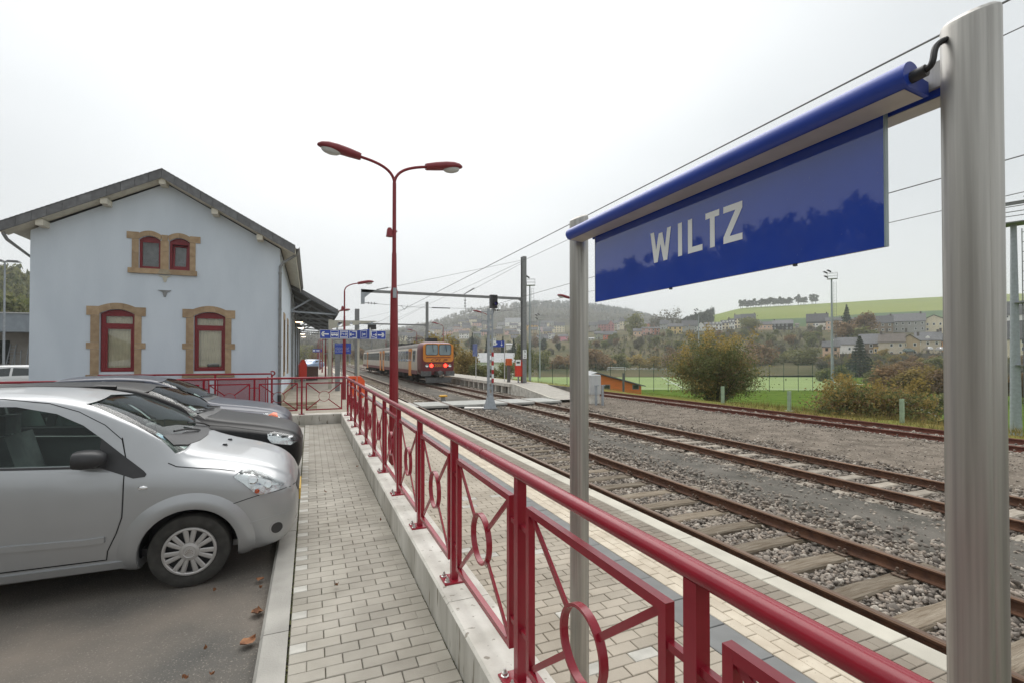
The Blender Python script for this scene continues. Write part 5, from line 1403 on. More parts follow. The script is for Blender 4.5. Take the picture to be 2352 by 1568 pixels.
spS = dict(side_windows=[[(-2.62, 1.135), (-1.43, 1.065), (-1.43, 1.27), (-1.56, 1.38), (-1.74, 1.475), (-2.0, 1.535), (-2.62, 1.555)], [(-3.25, 1.19), (-2.72, 1.155), (-2.72, 1.555), (-3.0, 1.52)]],
           ws=[(-0.72, 1.105), (-0.3, 1.155), (0.3, 1.155), (0.72, 1.105), (0.695, 1.25), (0.655, 1.42), (0.59, 1.54), (0, 1.575), (-0.59, 1.54), (-0.655, 1.42), (-0.695, 1.25)], ws_x=-1.75, rw=[(-0.5, 1.2), (0.5, 1.2), (0.46, 1.5), (-0.46, 1.5)], rw_x=-3.1,
           arches=[(-0.82, 0.305, 0.355), (-3.14, 0.305, 0.355)], hw=0.845, wr=0.300, fancy=True, dash=-1.0, belt=1.08)
CS, BS = car('silver_hatchback', 'silver small hatchback nearest the camera, cut off by the left picture edge', (-0.10, 5.56, Z_ASPH), 0, tabS, M_SILVER, spS)
for s_ in (-1, 1):
    arch_flare(BS, -0.82, 0.305, 0.357, s_, M_SILVER, CS); arch_flare(BS, -3.14, 0.305, 0.357, s_, M_SILVER, CS)
    door_o = [(-1.275, 0.995), (-1.27, 0.80), (-1.275, 0.66), (-1.31, 0.53), (-1.365, 0.40), (-1.375, 0.335), (-2.68, 0.345), (-2.72, 0.6), (-2.72, 1.10)]
    dr = patch('door', BS, door_o + [(-2.0, 1.065), (-1.5, 1.03)], 'y', s_, 0.003, M_SILVER, CS, 0.09, 0.006)
    seam = [(-1.30, 1.27), (-1.262, 1.10), (-1.262, 0.80), (-1.267, 0.655), (-1.303, 0.53), (-1.358, 0.40), (-1.367, 0.328), (-2.69, 0.338), (-2.73, 0.6), (-2.73, 1.10)]
    ribbon('door_seam', BS, seam, 'y', s_, 0.007, 0.0035, M_SEAM, CS)
    ribbon('door_frame_seam', BS, [(-1.262, 1.10), (-1.30, 1.255), (-1.42, 1.375), (-1.60, 1.485), (-1.8, 1.555), (-2.1, 1.595), (-2.7, 1.60)], 'y', s_, 0.006, 0.002, M_SEAM, CS)
    ribbon('side_moulding', BS, [(-1.375, 0.495), (-1.5, 0.49), (-2.65, 0.535)], 'y', s_, 0.045, 0.016, M_SILVER, dr)
    ribbon('window_seal', BS, [(-1.43, 1.053), (-2.0, 1.088), (-2.64, 1.122)], 'y', s_, 0.018, 0.003, M_BLACKP, dr)
    patch('mirror_base', BS, [(-1.435, 1.055), (-1.435, 1.275), (-1.28, 1.13), (-1.135, 1.00), (-1.115, 0.975), (-1.125, 0.955), (-1.20, 0.95)], 'y', s_, 0.005, M_BLACKP, CS, 0.06, 0.008)
    ribbon('bonnet_seam', BS, [(-0.98, 1.045), (-0.92, 1.012), (-0.78, 0.985), (-0.62, 0.955), (-0.50, 0.925)], 'y', s_, 0.007, 0.002, M_SEAM, CS)
    ribbon('bumper_seam', BS, [(-0.50, 0.665), (-0.40, 0.69), (-0.29, 0.713), (-0.10, 0.72), (-0.03, 0.70)], 'y', s_, 0.006, 0.002, M_SEAM, CS)
    ribbon('bumper_crease', BS, [(-0.46, 0.46), (-0.30, 0.49), (-0.15, 0.50), (-0.06, 0.505)], 'y', s_, 0.012, 0.003, M_SILVER, CS)
    hl = patch('headlight', BS, [(-0.505, 0.885), (-0.45, 0.918), (-0.37, 0.915), (-0.23, 0.84), (-0.115, 0.755), (-0.16, 0.725), (-0.30, 0.705), (-0.335, 0.725), (-0.42, 0.815)], 'y', s_, 0.004, M_HLBACK, CS, 0.03, 0.01)
    patch('headlight_glass', BS, [(-0.51, 0.886), (-0.45, 0.922), (-0.37, 0.919), (-0.23, 0.844), (-0.11, 0.756), (-0.16, 0.721), (-0.305, 0.70), (-0.335, 0.72), (-0.425, 0.814)], 'y', s_, 0.011, M_HLGLASS, hl, 0.04, 0.008)
    for (x, z, r) in ((-0.36, 0.845, 0.042), (-0.24, 0.785, 0.036)):
        h, n = cast(BS, x, z, 'y', s_)
        q = n.to_track_quat('Z', 'Y')
        oo = MB().lathe([(r, 0.006), (r * 0.85, 0.009), (r * 0.8, 0.0065), (0.001, 0.0062)], n=20).build('reflector_bowl', M_CHROME, hl, 40); oo.location = h; oo.rotation_mode = 'QUATERNION'; oo.rotation_quaternion = q
    h, n = cast(BS, -0.325, 0.745, 'y', s_); oo = MB().lathe([(0.02, 0.006), (0.018, 0.009), (0.001, 0.01)], n=12).build('indicator_bulb', M_ORANGEL, hl, 40); oo.location = h; oo.rotation_mode = 'QUATERNION'; oo.rotation_quaternion = n.to_track_quat('Z', 'Y')
    h, n = cast(BS, -1.135, 0.87, 'y', s_); oo = MB().lathe([(0.034, 0.0), (0.033, 0.006), (0.028, 0.009), (0.026, 0.006), (0.001, 0.008)], n=20).build('side_indicator', M_CHROME, CS, 40); oo.location = h; oo.rotation_mode = 'QUATERNION'; oo.rotation_quaternion = n.to_track_quat('Z', 'X'); oo.scale = (0.5, 1.0, 1)
    # mirror
    mr = MB(); rg = []
    for k, (dx, sc_) in enumerate([(-0.10, 0.55), (-0.085, 0.9), (-0.03, 1.0), (0.04, 0.9), (0.085, 0.55), (0.095, 0.2)]):
        rg.append([(-1.46 + dx, s_ * (0.885 + 0.11 * sc_ * (abs(cos(a)) ** .7) * (1 if cos(a) > 0 else -1)), 1.135 + 0.072 * sc_ * (abs(sin(a)) ** .7) * (1 if sin(a) > 0 else -1)) for a in np.linspace(0, 2 * pi, 18, endpoint=False)])
    mo = mr.loft(rg).build('wing_mirror', M_BLACKP, CS, 50)
    MB().bar((-1.40, s_ * 0.76, 1.055), (-1.43, s_ * 0.86, 1.095), 0.06, 0.06).build('mirror_arm', M_BLACKP, mo)
    ribbon('fog_light_bezel', BS, [(-0.17 + 0.05 * cos(a), 0.39 + 0.055 * sin(a)) for a in np.linspace(0, 2 * pi, 18)], 'y', s_, 0.012, 0.006, M_SILVER, CS)
    patch('fog_light', BS, [(-0.17 + 0.045 * cos(a), 0.39 + 0.05 * sin(a)) for a in np.linspace(0, 2 * pi, 14, endpoint=False)], 'y', s_, 0.004, M_BLACKP, CS, 0.03, 0.004)
    ribbon('sill', BS, [(-1.20, 0.275), (-2.75, 0.285)], 'y', s_, 0.06, 0.014, M_SILVER, CS)
# cowl, wipers, washer jets, stickers, plate, grille, antenna
patch('windscreen_cowl', BS, [(-0.97, -0.665), (-0.90, -0.5), (-0.86, -0.2), (-0.855, 0), (-0.86, 0.2), (-0.90, 0.5), (-0.97, 0.665), (-1.055, 0.62), (-0.99, 0.3), (-0.975, 0), (-0.99, -0.3), (-1.055, -0.62)], 'z', 1, 0.004, M_BLACKP, CS, 0.06, 0.01)
for y0, y1 in ((-0.42, 0.12), (0.1, 0.62)):
    pts = []
    for k in range(9):
        y = y0 + (y1 - y0) * k / 8; x = -0.93 - 0.10 * (1 - k / 8)
        h, n = cast(BS, x, y, 'z', 1); pts.append(h + n * (0.018 + 0.012 * sin(pi * k / 8)))
    MB().tube(pts, 0.009, 6).build('wiper', M_BLACK, CS, 40)
for y in (-0.16, 0.16):
    h, n = cast(BS, -0.66, y, 'z', 1); MB().box((h.x, h.y, h.z + 0.008), (0.05, 0.022, 0.018), taper=0.6).build('washer_jet', M_BLACKP, CS)
M_STICK = mk('windscreen_sticker', (0.62, 0.70, 0.70), 0.5, scale=90, col2=(0.80, 0.84, 0.84))
patch('sticker', BS, [(-0.60, 1.135), (-0.50, 1.14), (-0.50, 1.205), (-0.60, 1.20)], 'x', 1, -0.012, M_STICK, CS, 0.05, 0); patch('sticker', BS, [(-0.645, 1.225), (-0.56, 1.235), (-0.565, 1.285), (-0.63, 1.28)], 'x', 1, -0.012, mk('blue_sticker', (0.10, 0.33, 0.45), 0.5, scale=80, col2=(0.55, 0.70, 0.75)), CS, 0.05, 0)
pl_ = MB().box((0.012, 0, 0.55), (0.012, 0.52, 0.11)).build('number_plate', M_YELLOW, CS); pl_.rotation_euler = (0, 0, 0)
patch('grille', BS, [(-0.36, 0.62), (0.36, 0.62), (0.40, 0.70), (-0.40, 0.70)], 'x', 1, 0.003, M_BLACKP, CS, 0.08, 0.006)
patch('lower_grille', BS, [(-0.42, 0.36), (0.42, 0.36), (0.38, 0.46), (-0.38, 0.46)], 'x', 1, 0.003, M_BLACKP, CS, 0.08, 0.006)

# black estate
tabB = [(0.0, 0.45, 0.60, 0.68, 0.42, 0.30, .6), (-0.04, 0.33, 0.68, 0.78, 0.62, 0.46, .6), (-0.12, 0.26, 0.76, 0.86, 0.74, 0.54, .6), (-0.28, 0.22, 0.82, 0.93, 0.82, 0.60, .6), (-0.6, 0.20, 0.89, 1.01, 0.865, 0.65, .6), (-1.0, 0.20, 0.95, 1.085, 0.88, 0.67, .6), (-1.22, 0.20, 0.98, 1.14, 0.885, 0.67, .62),
        (-1.5, 0.20, 1.01, 1.33, 0.885, 0.72, .82), (-1.8, 0.20, 1.03, 1.47, 0.885, 0.68, .85), (-2.1, 0.20, 1.045, 1.555, 0.885, 0.59, .84), (-2.5, 0.20, 1.06, 1.585, 0.885, 0.59, .84), (-3.2, 0.20, 1.075, 1.585, 0.885, 0.59, .84), (-3.9, 0.22, 1.08, 1.52, 0.87, 0.57, .82), (-4.25, 0.26, 1.06, 1.32, 0.83, 0.54, .74), (-4.48, 0.34, 0.98, 1.08, 0.74, 0.46, .65), (-4.56, 0.42, 0.86, 0.93, 0.62, 0.38, .6)]
spB = dict(side_windows=[[(-2.72, 1.10), (-1.72, 1.065), (-1.90, 1.22), (-2.15, 1.385), (-2.40, 1.455), (-2.72, 1.475)], [(-3.55, 1.12), (-2.80, 1.105), (-2.80, 1.475), (-3.45, 1.44)]],
           ws=[(-0.71, 1.13), (-0.3, 1.165), (0.3, 1.165), (0.71, 1.13), (0.66, 1.36), (0.60, 1.465), (0, 1.51), (-0.60, 1.465), (-0.66, 1.36)], ws_x=-2.0, arches=[(-0.86, 0.315, 0.35), (-3.55, 0.315, 0.35)], hw=0.88, wr=0.31, dash=-1.35, belt=1.08)
CB_, BB = car('black_estate', 'black estate car with clear headlamps, parked between the silver and blue cars', (-0.10, 8.24, Z_ASPH), 0, tabB, M_BLACKCAR, spB)
# dark blue saloon
tabU = [(0.0, 0.45, 0.62, 0.70, 0.50, 0.36, .6), (-0.05, 0.33, 0.70, 0.79, 0.70, 0.52, .6), (-0.14, 0.27, 0.77, 0.86, 0.80, 0.60, .6), (-0.35, 0.22, 0.84, 0.95, 0.86, 0.65, .6), (-0.8, 0.20, 0.92, 1.04, 0.89, 0.68, .6), (-1.2, 0.20, 0.97, 1.10, 0.90, 0.69, .6), (-1.42, 0.20, 0.995, 1.155, 0.90, 0.68, .62),
        (-1.7, 0.20, 1.02, 1.33, 0.90, 0.73, .82), (-2.0, 0.20, 1.04, 1.475, 0.90, 0.69, .85), (-2.3, 0.20, 1.055, 1.565, 0.90, 0.60, .84), (-2.8, 0.20, 1.065, 1.60, 0.90, 0.60, .84), (-3.4, 0.20, 1.075, 1.58, 0.895, 0.59, .84), (-3.9, 0.22, 1.07, 1.42, 0.885, 0.58, .80), (-4.25, 0.24, 1.05, 1.20, 0.87, 0.60, .66), (-4.6, 0.30, 1.0, 1.11, 0.82, 0.58, .6), (-4.78, 0.42, 0.88, 0.98, 0.68, 0.46, .6)]
spU = dict(side_windows=[[(-2.85, 1.115), (-1.95, 1.075), (-2.10, 1.24), (-2.35, 1.40), (-2.60, 1.465), (-2.85, 1.485)], [(-3.75, 1.14), (-2.93, 1.118), (-2.93, 1.485), (-3.5, 1.44)]],
           ws=[(-0.72, 1.145), (-0.3, 1.18), (0.3, 1.18), (0.72, 1.145), (0.67, 1.37), (0.61, 1.48), (0, 1.525), (-0.61, 1.48), (-0.67, 1.37)], ws_x=-2.2, arches=[(-0.95, 0.315, 0.35), (-3.75, 0.315, 0.35)], hw=0.895, wr=0.315, dash=-1.55, belt=1.09)
CU, BU = car('blue_saloon', 'dark blue saloon with orange indicator lens, farthest of the three parked cars', (-0.34, 10.85, Z_ASPH), 0, tabU, M_BLUECAR, spU)
for (C_, B_, wl, cow, ox, orange, pm) in ((CB_, BB, spB['side_windows'], -1.22, 0.0, False, M_BLACKCAR), (CU, BU, spU['side_windows'], -1.42, -0.06, True, M_BLUECAR)):
    for s_ in (-1, 1):
        w0 = wl[0]; top = [w0[1], w0[2], w0[3], w0[4], w0[5], (wl[1][2][0], w0[5][1] + 0.004), wl[1][3]]
        tp = [(a + 0.01, b_ + 0.012) for a, b_ in top]; tp[0] = (top[0][0] + 0.03, top[0][1])
        ribbon('chrome_trim', B_, tp, 'y', s_, 0.014, 0.006, M_CHROME, C_)
        ribbon('waist_trim', B_, [(w0[1][0], w0[1][1] - 0.014), (w0[0][0], w0[0][1] - 0.014), (wl[1][0][0], wl[1][0][1] - 0.012)], 'y', s_, 0.015, 0.005, M_BLACKP, C_)
        hl = patch('headlight', B_, [(-0.44 + ox, 0.855), (-0.36 + ox, 0.865), (-0.12 + ox, 0.79), (-0.08 + ox, 0.71), (-0.15 + ox, 0.685), (-0.38 + ox, 0.735), (-0.43 + ox, 0.80)], 'y', s_, 0.004, M_HLBACK, C_, 0.04, 0.01)
        patch('headlight_glass', B_, [(-0.445 + ox, 0.86), (-0.36 + ox, 0.87), (-0.115 + ox, 0.795), (-0.075 + ox, 0.71), (-0.15 + ox, 0.68), (-0.385 + ox, 0.73), (-0.435 + ox, 0.80)], 'y', s_, 0.010, M_HLGLASS, hl, 0.05, 0.008)
        if orange: patch('indicator', B_, [(-0.50, 0.79), (-0.30, 0.87), (-0.24, 0.855), (-0.20, 0.755), (-0.36, 0.735)], 'y', s_, 0.013, M_ORANGEL, C_, 0.05, 0.012)
        ribbon('bonnet_seam', B_, [(cow - 0.05, 1.03), (cow + 0.3, 0.985), (-0.5, 0.90), (-0.3, 0.872)], 'y', s_, 0.006, 0.002, M_SEAM, C_)
        ribbon('door_seam', B_, [(cow - 0.40, 1.04), (cow - 0.36, 0.7), (cow - 0.38, 0.3)], 'y', s_, 0.006, 0.002, M_SEAM, C_)
        mr = []
        for dx, k in [(-0.09, 0.5), (-0.07, 0.95), (0.0, 1.0), (0.06, 0.8), (0.09, 0.3)]:
            mr.append([(cow - 0.50 + dx, s_ * (0.97 + 0.09 * k * cos(a)), 1.10 + 0.06 * k * sin(a)) for a in np.linspace(0, 2 * pi, 12, endpoint=False)])
        MB().loft(mr).build('wing_mirror', pm if not orange else M_BLACKP, C_, 50)
        ribbon('bumper_seam', B_, [(-0.50, 0.63), (-0.2, 0.645), (-0.03, 0.64)], 'y', s_, 0.006, 0.002, M_SEAM, C_)
    patch('windscreen_cowl', B_, [(cow + 0.02, -0.66), (cow + 0.07, -0.3), (cow + 0.08, 0), (cow + 0.07, 0.3), (cow + 0.02, 0.66), (cow - 0.08, 0.62), (cow - 0.03, 0.3), (cow - 0.02, 0), (cow - 0.03, -0.3), (cow - 0.08, -0.62)], 'z', 1, 0.004, M_BLACKP, C_, 0.08, 0.01)
    for y0, y1 in ((-0.5, 0.05), (0.05, 0.55)):
        pts = []
        for k in range(7):
            y = y0 + (y1 - y0) * k / 6; h, n = cast(B_, cow - 0.0 - 0.09 * (1 - k / 6), y, 'z', 1); pts.append(h + n * 0.022)
        MB().tube(pts, 0.010, 6).build('wiper', M_BLACK, C_, 40)
    patch('sticker', B_, [(-0.50, 1.20), (-0.38, 1.205), (-0.38, 1.265), (-0.49, 1.26)], 'x', 1, -0.012, M_STICK, C_, 0.06, 0)
    patch('grille', B_, [(-0.34, 0.60), (0.34, 0.60), (0.36, 0.73), (-0.36, 0.73)], 'x', 1, 0.003, M_BLACKP, C_, 0.1, 0.006)
ribbon('roof_rail', BB, [(-2.2, -0.55), (-2.6, -0.57), (-3.9, -0.55)], 'z', 1, 0.03, 0.04, M_BLACKP, CB_); ribbon('roof_rail', BB, [(-2.2, 0.55), (-2.6, 0.57), (-3.9, 0.55)], 'z', 1, 0.03, 0.04, M_BLACKP, CB_)

# simple cars far away: closed body with window patches
def far_car(name, label, loc, rz, col, group, wl=M_BLACKP):
    m = mk_paint(name + '_paint', col, 0.3, 0.35)
    sp = dict(hero=False, arches=[(-0.86, 0.315, 0.35), (-3.55, 0.315, 0.35)], hw=0.88, wr=0.31)
    t, bv = car(name, label, loc, rz, tabB, m, sp, group)
    for s_ in (-1, 1):
        patch('side_window', bv, [(-2.72, 1.10), (-1.72, 1.065), (-1.95, 1.25), (-2.2, 1.40), (-2.72, 1.46)], 'y', s_, 0.004, M_DARKGLASS, t, 0.25, 0.004); patch('side_window', bv, [(-4.0, 1.13), (-2.80, 1.105), (-2.80, 1.46), (-3.7, 1.42)], 'y', s_, 0.004, M_DARKGLASS, t, 0.25, 0.004)
        patch('headlight', bv, [(-0.44, 0.85), (-0.12, 0.79), (-0.10, 0.70), (-0.40, 0.73)], 'y', s_, 0.004, M_HLBACK, t, 0.15, 0.004)
        patch('tail_light', bv, [(-4.5, 0.95), (-4.25, 0.98), (-4.25, 0.80), (-4.5, 0.80)], 'y', s_, 0.004, M_RED_LENS, t, 0.15, 0.004)
    patch('windscreen', bv, [(-0.62, 1.15), (0.62, 1.15), (0.52, 1.46), (-0.52, 1.46)], 'x', 1, 0.004, M_DARKGLASS, t, 0.25, 0.004); patch('rear_window', bv, [(-0.5, 1.12), (0.5, 1.12), (0.48, 1.42), (-0.48, 1.42)], 'x', -1, 0.004, M_DARKGLASS, t, 0.25, 0.004)
    return t
M_DARKGLASS = mk('dark_car_glass', (0.02, 0.028, 0.028), 0.05, var=0.1, spec=0.8)
pw = at_d(24, 853, 21)
far_car('white_estate', 'white estate car seen side-on behind the parked cars at the left picture edge', (pw.x - 2.9, pw.y + 0.5, Z_ASPH), pi + 0.15, (0.62, 0.62, 0.61), 'cars beyond the parking bays')
for i, (px, d, col, rz, lab) in enumerate([(706, 80, (0.30, 0.42, 0.62), -2.2, 'pale blue car parked beyond the platform end, in front of a second one'), (703, 94, (0.05, 0.06, 0.13), -2.0, 'dark blue car parked behind the pale blue one beyond the platform')]):
    p = at_d(px, 850, d); far_car('parked_car', lab, (p.x - 0.5, p.y, Z_ASPH), rz, col, 'cars beyond the platform')
# ------------------------------------------------------------------ the train
M_TCREAM = mk('train_cream_paint', (0.52, 0.47, 0.40), 0.45, scale=1.2, var=0.07)
M_TMAR = mk('train_maroon_paint', (0.145, 0.018, 0.022), 0.4, scale=2, var=0.1)
M_TORANGE = mk('train_orange_paint', (0.72, 0.26, 0.03), 0.4, scale=2, var=0.06)
M_TROOF = mk('train_roof_grime', (0.15, 0.135, 0.12), 0.8, scale=2, var=0.25)
M_TUNDER = mk('underframe_grime', (0.035, 0.032, 0.028), 0.85, scale=4, var=0.3)
M_TGREY = mk('grey_coupler_steel', (0.13, 0.135, 0.135), 0.6, 0.2, scale=6, var=0.2)
M_TWIN = mk('train_window_glass', (0.05, 0.058, 0.056), 0.08, var=0.2, scale=3, spec=0.7)
M_TWS = mk('train_windscreen', (0.20, 0.27, 0.29), 0.06, var=0.15, scale=1.5, spec=0.8)
M_LITRED = mk('lit_red_tail_lamp', (1.0, 0.03, 0.015), 0.4, var=0.02, emit=4.5)
train = empty('passenger_train', 'cream, maroon and orange two-car electric train with lit red tail lamps', 'train', (9.95, 39.5, Z_RAIL))
def tsec(k=1.0, kz=1.0):
    half = [(0, 0.80), (1.30, 0.80), (1.42, 1.05), (1.44, 1.6), (1.43, 2.3), (1.36, 3.02), (1.20, 3.32), (0.85, 3.50), (0.4, 3.58), (0, 3.60)]
    h = [np.array(p) for p in half]; h = chaikin(h)
    r = [(x * k, 2.1 + (z - 2.1) * kz) for x, z in h]
    return r + [(-x, z) for x, z in r[-2:0:-1]]
def carriage(y0, y1, doors, wins, first):
    sec = tsec()
    c = MB().loft([[(x, y, z) for x, z in sec] for y in (y0, y1)]).build('carriage', M_TCREAM, train, 40)
    rs = [(x * 1.004, z + 0.004) for x, z in tsec() if z > 3.08]
    rs.sort(key=lambda p: p[0])
    MB().loft([[(x, y, z) for x, z in rs] for y in (y0 + 0.01, y1 - 0.01)], closed=False, cap=False).build('roof', M_TROOF, c, 40)
    for s_ in (-1, 1):
        MB().span((s_ * 1.415, y0 + 0.02, 0.82), (s_ * 1.449, y1 - 0.02, 1.16)).build('skirt_stripe', M_TMAR, c)
        for d in doors:
            dd = MB().span((s_ * 1.40, d - 0.62, 0.62), (s_ * 1.452, d + 0.62, 3.08)).build('door', M_TORANGE, c)
            for dy in (-0.3, 0.3): MB().span((s_ * 1.42, d + dy - 0.2, 1.95), (s_ * 1.457, d + dy + 0.2, 2.80)).build('door_window', M_TWIN, dd)
        for wy in wins:
            ww = MB().span((s_ * 1.40, wy - 0.48, 1.92), (s_ * 1.449, wy + 0.48, 2.88)).build('window', M_TWIN, c)
            fr = MB(); t = 0.035
            for a, bq in (((wy - 0.5, 1.90), (wy + 0.5, 1.90 + t)), ((wy - 0.5, 2.90 - t), (wy + 0.5, 2.90)), ((wy - 0.5, 1.9 + t), (wy - 0.5 + t, 2.9 - t)), ((wy + 0.5 - t, 1.9 + t), (wy + 0.5, 2.9 - t)), ((wy - 0.5 + t, 2.52), (wy + 0.5 - t, 2.55))):
                fr.span((s_ * 1.40, a[0], a[1]), (s_ * 1.455, bq[0], bq[1]))
            fr.build('window_frame', M_GALVL, ww)
    for by in (y0 + 4.3, y1 - 4.3):
        bg = MB().span((-1.15, by - 1.6, 0.35), (1.15, by + 1.6, 0.62)).build('bogie', M_TUNDER, train)
        for dy in (-1.2, 1.2):
            for s_ in (-1, 1): MB().lathe([(0.001, -0.06), (0.44, -0.06), (0.46, -0.05), (0.46, 0.06), (0.40, 0.08), (0.001, 0.08)], (s_ * 0.75, by + dy, 0.45), 'x', 20).build('wheel', M_TUNDER, bg, 40)
            for s_ in (-1, 1): MB().span((s_ * 1.02, by + dy - 0.2, 0.3), (s_ * 1.25, by + dy + 0.2, 0.6)).build('axle_box', M_TUNDER, bg)
    y = y0 + 7.2
    while y < y1 - 7.2: MB().span((-1.2, y, 0.38), (1.2, y + 1.5, 0.85)).build('underfloor_box', M_TUNDER, train); y += 1.9
    return c
w1 = [6.4 + 1.42 * i for i in range(11)]
c1 = carriage(1.75, 23.4, [4.95, 22.3], [3.1] + w1, True)
c2 = carriage(24.1, 47.0, [25.1, 40.3], [27.0 + 1.32 * i for i in range(10)] + [42.2, 43.6, 45.0], False)
MB().span((-1.15, 23.4, 1.0), (1.15, 24.1, 3.2)).build('gangway_bellows', M_BLACK, train)
def sup(hw, zc, hh, y, n=36, p=0.42):
    return [(hw * (abs(cos(t)) ** p) * (1 if cos(t) >= 0 else -1), y, zc + hh * (abs(sin(t)) ** p) * (1 if sin(t) >= 0 else -1)) for t in np.linspace(0, 2 * pi, n, endpoint=False)]
cab = MB().loft([sup(1.44, 2.19, 1.41, 1.752, p=0.36), sup(1.44, 2.19, 1.41, 1.3, p=0.36), sup(1.42, 2.18, 1.38, 0.6, p=0.36), sup(1.37, 2.15, 1.33, 0.12, p=0.36), sup(1.34, 2.13, 1.28, 0.02, p=0.34)]).build('cab', M_TMAR, train, 35)
def rrect(cx, cz, hw, hh, r, n=6):
    o = []
    for qx, qz, a0 in ((1, 1, 0), (-1, 1, pi / 2), (-1, -1, pi), (1, -1, 3 * pi / 2)):
        for k in range(n + 1):
            a = a0 + pi / 2 * k / n; o.append((cx + qx * (hw - r) + r * cos(a), cz + qz * (hh - r) + r * sin(a)))
    return o
MB().prism(rrect(0, 2.655, 1.30, 0.755, 0.28), -0.012, 0.05).build('front_panel', M_TORANGE, cab, 30)
for sx in (-0.565, 0.565):
    f = MB().prism(rrect(sx, 2.91, 0.535, 0.455, 0.17), -0.026, 0.03).build('windscreen_seal', M_BLACK, cab, 30)
    MB().prism(rrect(sx, 2.91, 0.49, 0.41, 0.14), -0.031, -0.02).build('windscreen', M_TWS, f, 30)
    MB().bar((sx + 0.05, -0.05, 3.40), (sx + 0.12, -0.05, 2.75), 0.03, 0.03).build('wiper', M_BLACK, f)
for z in (2.32, 2.26): MB().span((-1.05, -0.016, z - 0.018), (1.05, -0.0125, z + 0.018)).build('stripe', M_TMAR, cab)
o = text_mesh('logo_lettering', 'CFL', 0.40, M_TMAR, cab, shear=0.45, space=1.0); o.location = (-0.25, -0.014, 2.06); o.scale = (1.4, 1, 0.82)
o3 = obj('logo_lettering', o.data, cab); o3.location = (-0.235, -0.0146, 2.068); o3.scale = o.scale
lg = MB()
for k, (u0, u1, z) in enumerate([(0.42, 0.74, 2.14), (0.50, 0.78, 2.08), (0.36, 0.72, 2.02), (0.32, 0.52, 1.97)]): lg.add([(u0, -0.014, z - 0.02), (u1, -0.014, z - 0.02), (u1 + 0.05, -0.014, z + 0.02), (u0 + 0.05, -0.014, z + 0.02)], [(0, 1, 2, 3)])
lg.build('logo_mark', M_TMAR, cab)
o = text_mesh('number_lettering', '2001', 0.36, M_TORANGE, cab, space=1.05); o.location = (0.02, 0.0, 1.60)
bx = o.data; 
for v in bx.vertices: v.co.x *= 1.0
for dx in (0.008, -0.008):
    o2 = obj('number_lettering', bx, cab); o2.location = (0.02 + dx, -0.0006 if dx > 0 else -0.0012, 1.60)
for sx in (-1, 1):
    lp = MB().lathe([(0.001, 0.03), (0.135, 0.03), (0.15, -0.02), (0.13, -0.06), (0.10, -0.045), (0.001, -0.02)], (sx * 0.98, 0.0, 1.60), 'y', 20).build('headlamp', M_HLBACK, cab, 40)
    MB().lathe([(0.001, 0.03), (0.12, 0.03), (0.15, -0.02), (0.12, -0.06), (0.001, -0.075)], (sx * 0.60, 0.0, 1.60), 'y', 20).build('tail_lamp', M_LITRED, cab, 40)
MB().span((-1.38, -0.06, 0.74), (-0.62, 0.5, 1.14)).build('buffer_block', M_TGREY, train); MB().span((0.62, -0.06, 0.74), (1.38, 0.5, 1.14)).build('buffer_block', M_TGREY, train)
cp = MB().span((-0.32, -0.55, 0.86), (0.32, 0.4, 1.14)).build('coupler', M_TUNDER, train)
MB().lathe([(0.001, -0.1), (0.16, -0.1), (0.2, -0.05), (0.2, 0.1)], (0, -0.58, 1.0), 'y', 14).build('coupler_face', M_TGREY, cp, 40)
for x in (-0.42, -0.3, 0.33, 0.45): MB().tube(bez((x, -0.05, 1.05), (x, -0.45, 0.9), (x * 0.8, -0.4, 0.55), (x * 0.9, 0.0, 0.62)), 0.025, 6).build('hose', M_BLACK, train, 40)
MB().prism([(-1.15, 0.62), (1.15, 0.62), (1.05, 0.16), (-1.05, 0.16)], -0.10, -0.04).build('snow_plough', M_TGREY, train)
MB().span((-0.45, 2.2, 3.58), (0.45, 3.2, 3.95)).build('roof_box', M_BLACKP, train)
pt = MB()
for sx in (-0.5, 0.5):
    pt.tube([(sx, 9.0, 3.72), (sx * 0.9, 12.0, 4.05)], 0.04, 6); pt.tube([(sx * 0.9, 12.0, 4.05), (sx, 9.4, 4.2)], 0.03, 6)
pt.tube([(-0.9, 9.4, 4.2), (0.9, 9.4, 4.2)], 0.04, 6); pt.span((-0.7, 8.4, 3.60), (0.7, 13, 3.68))
pt.build('pantograph', M_BLACKP, train)
MB().span((-0.75, 14, 3.55), (0.75, 16.5, 3.78)).build('resistor_box', M_TUNDER, train)

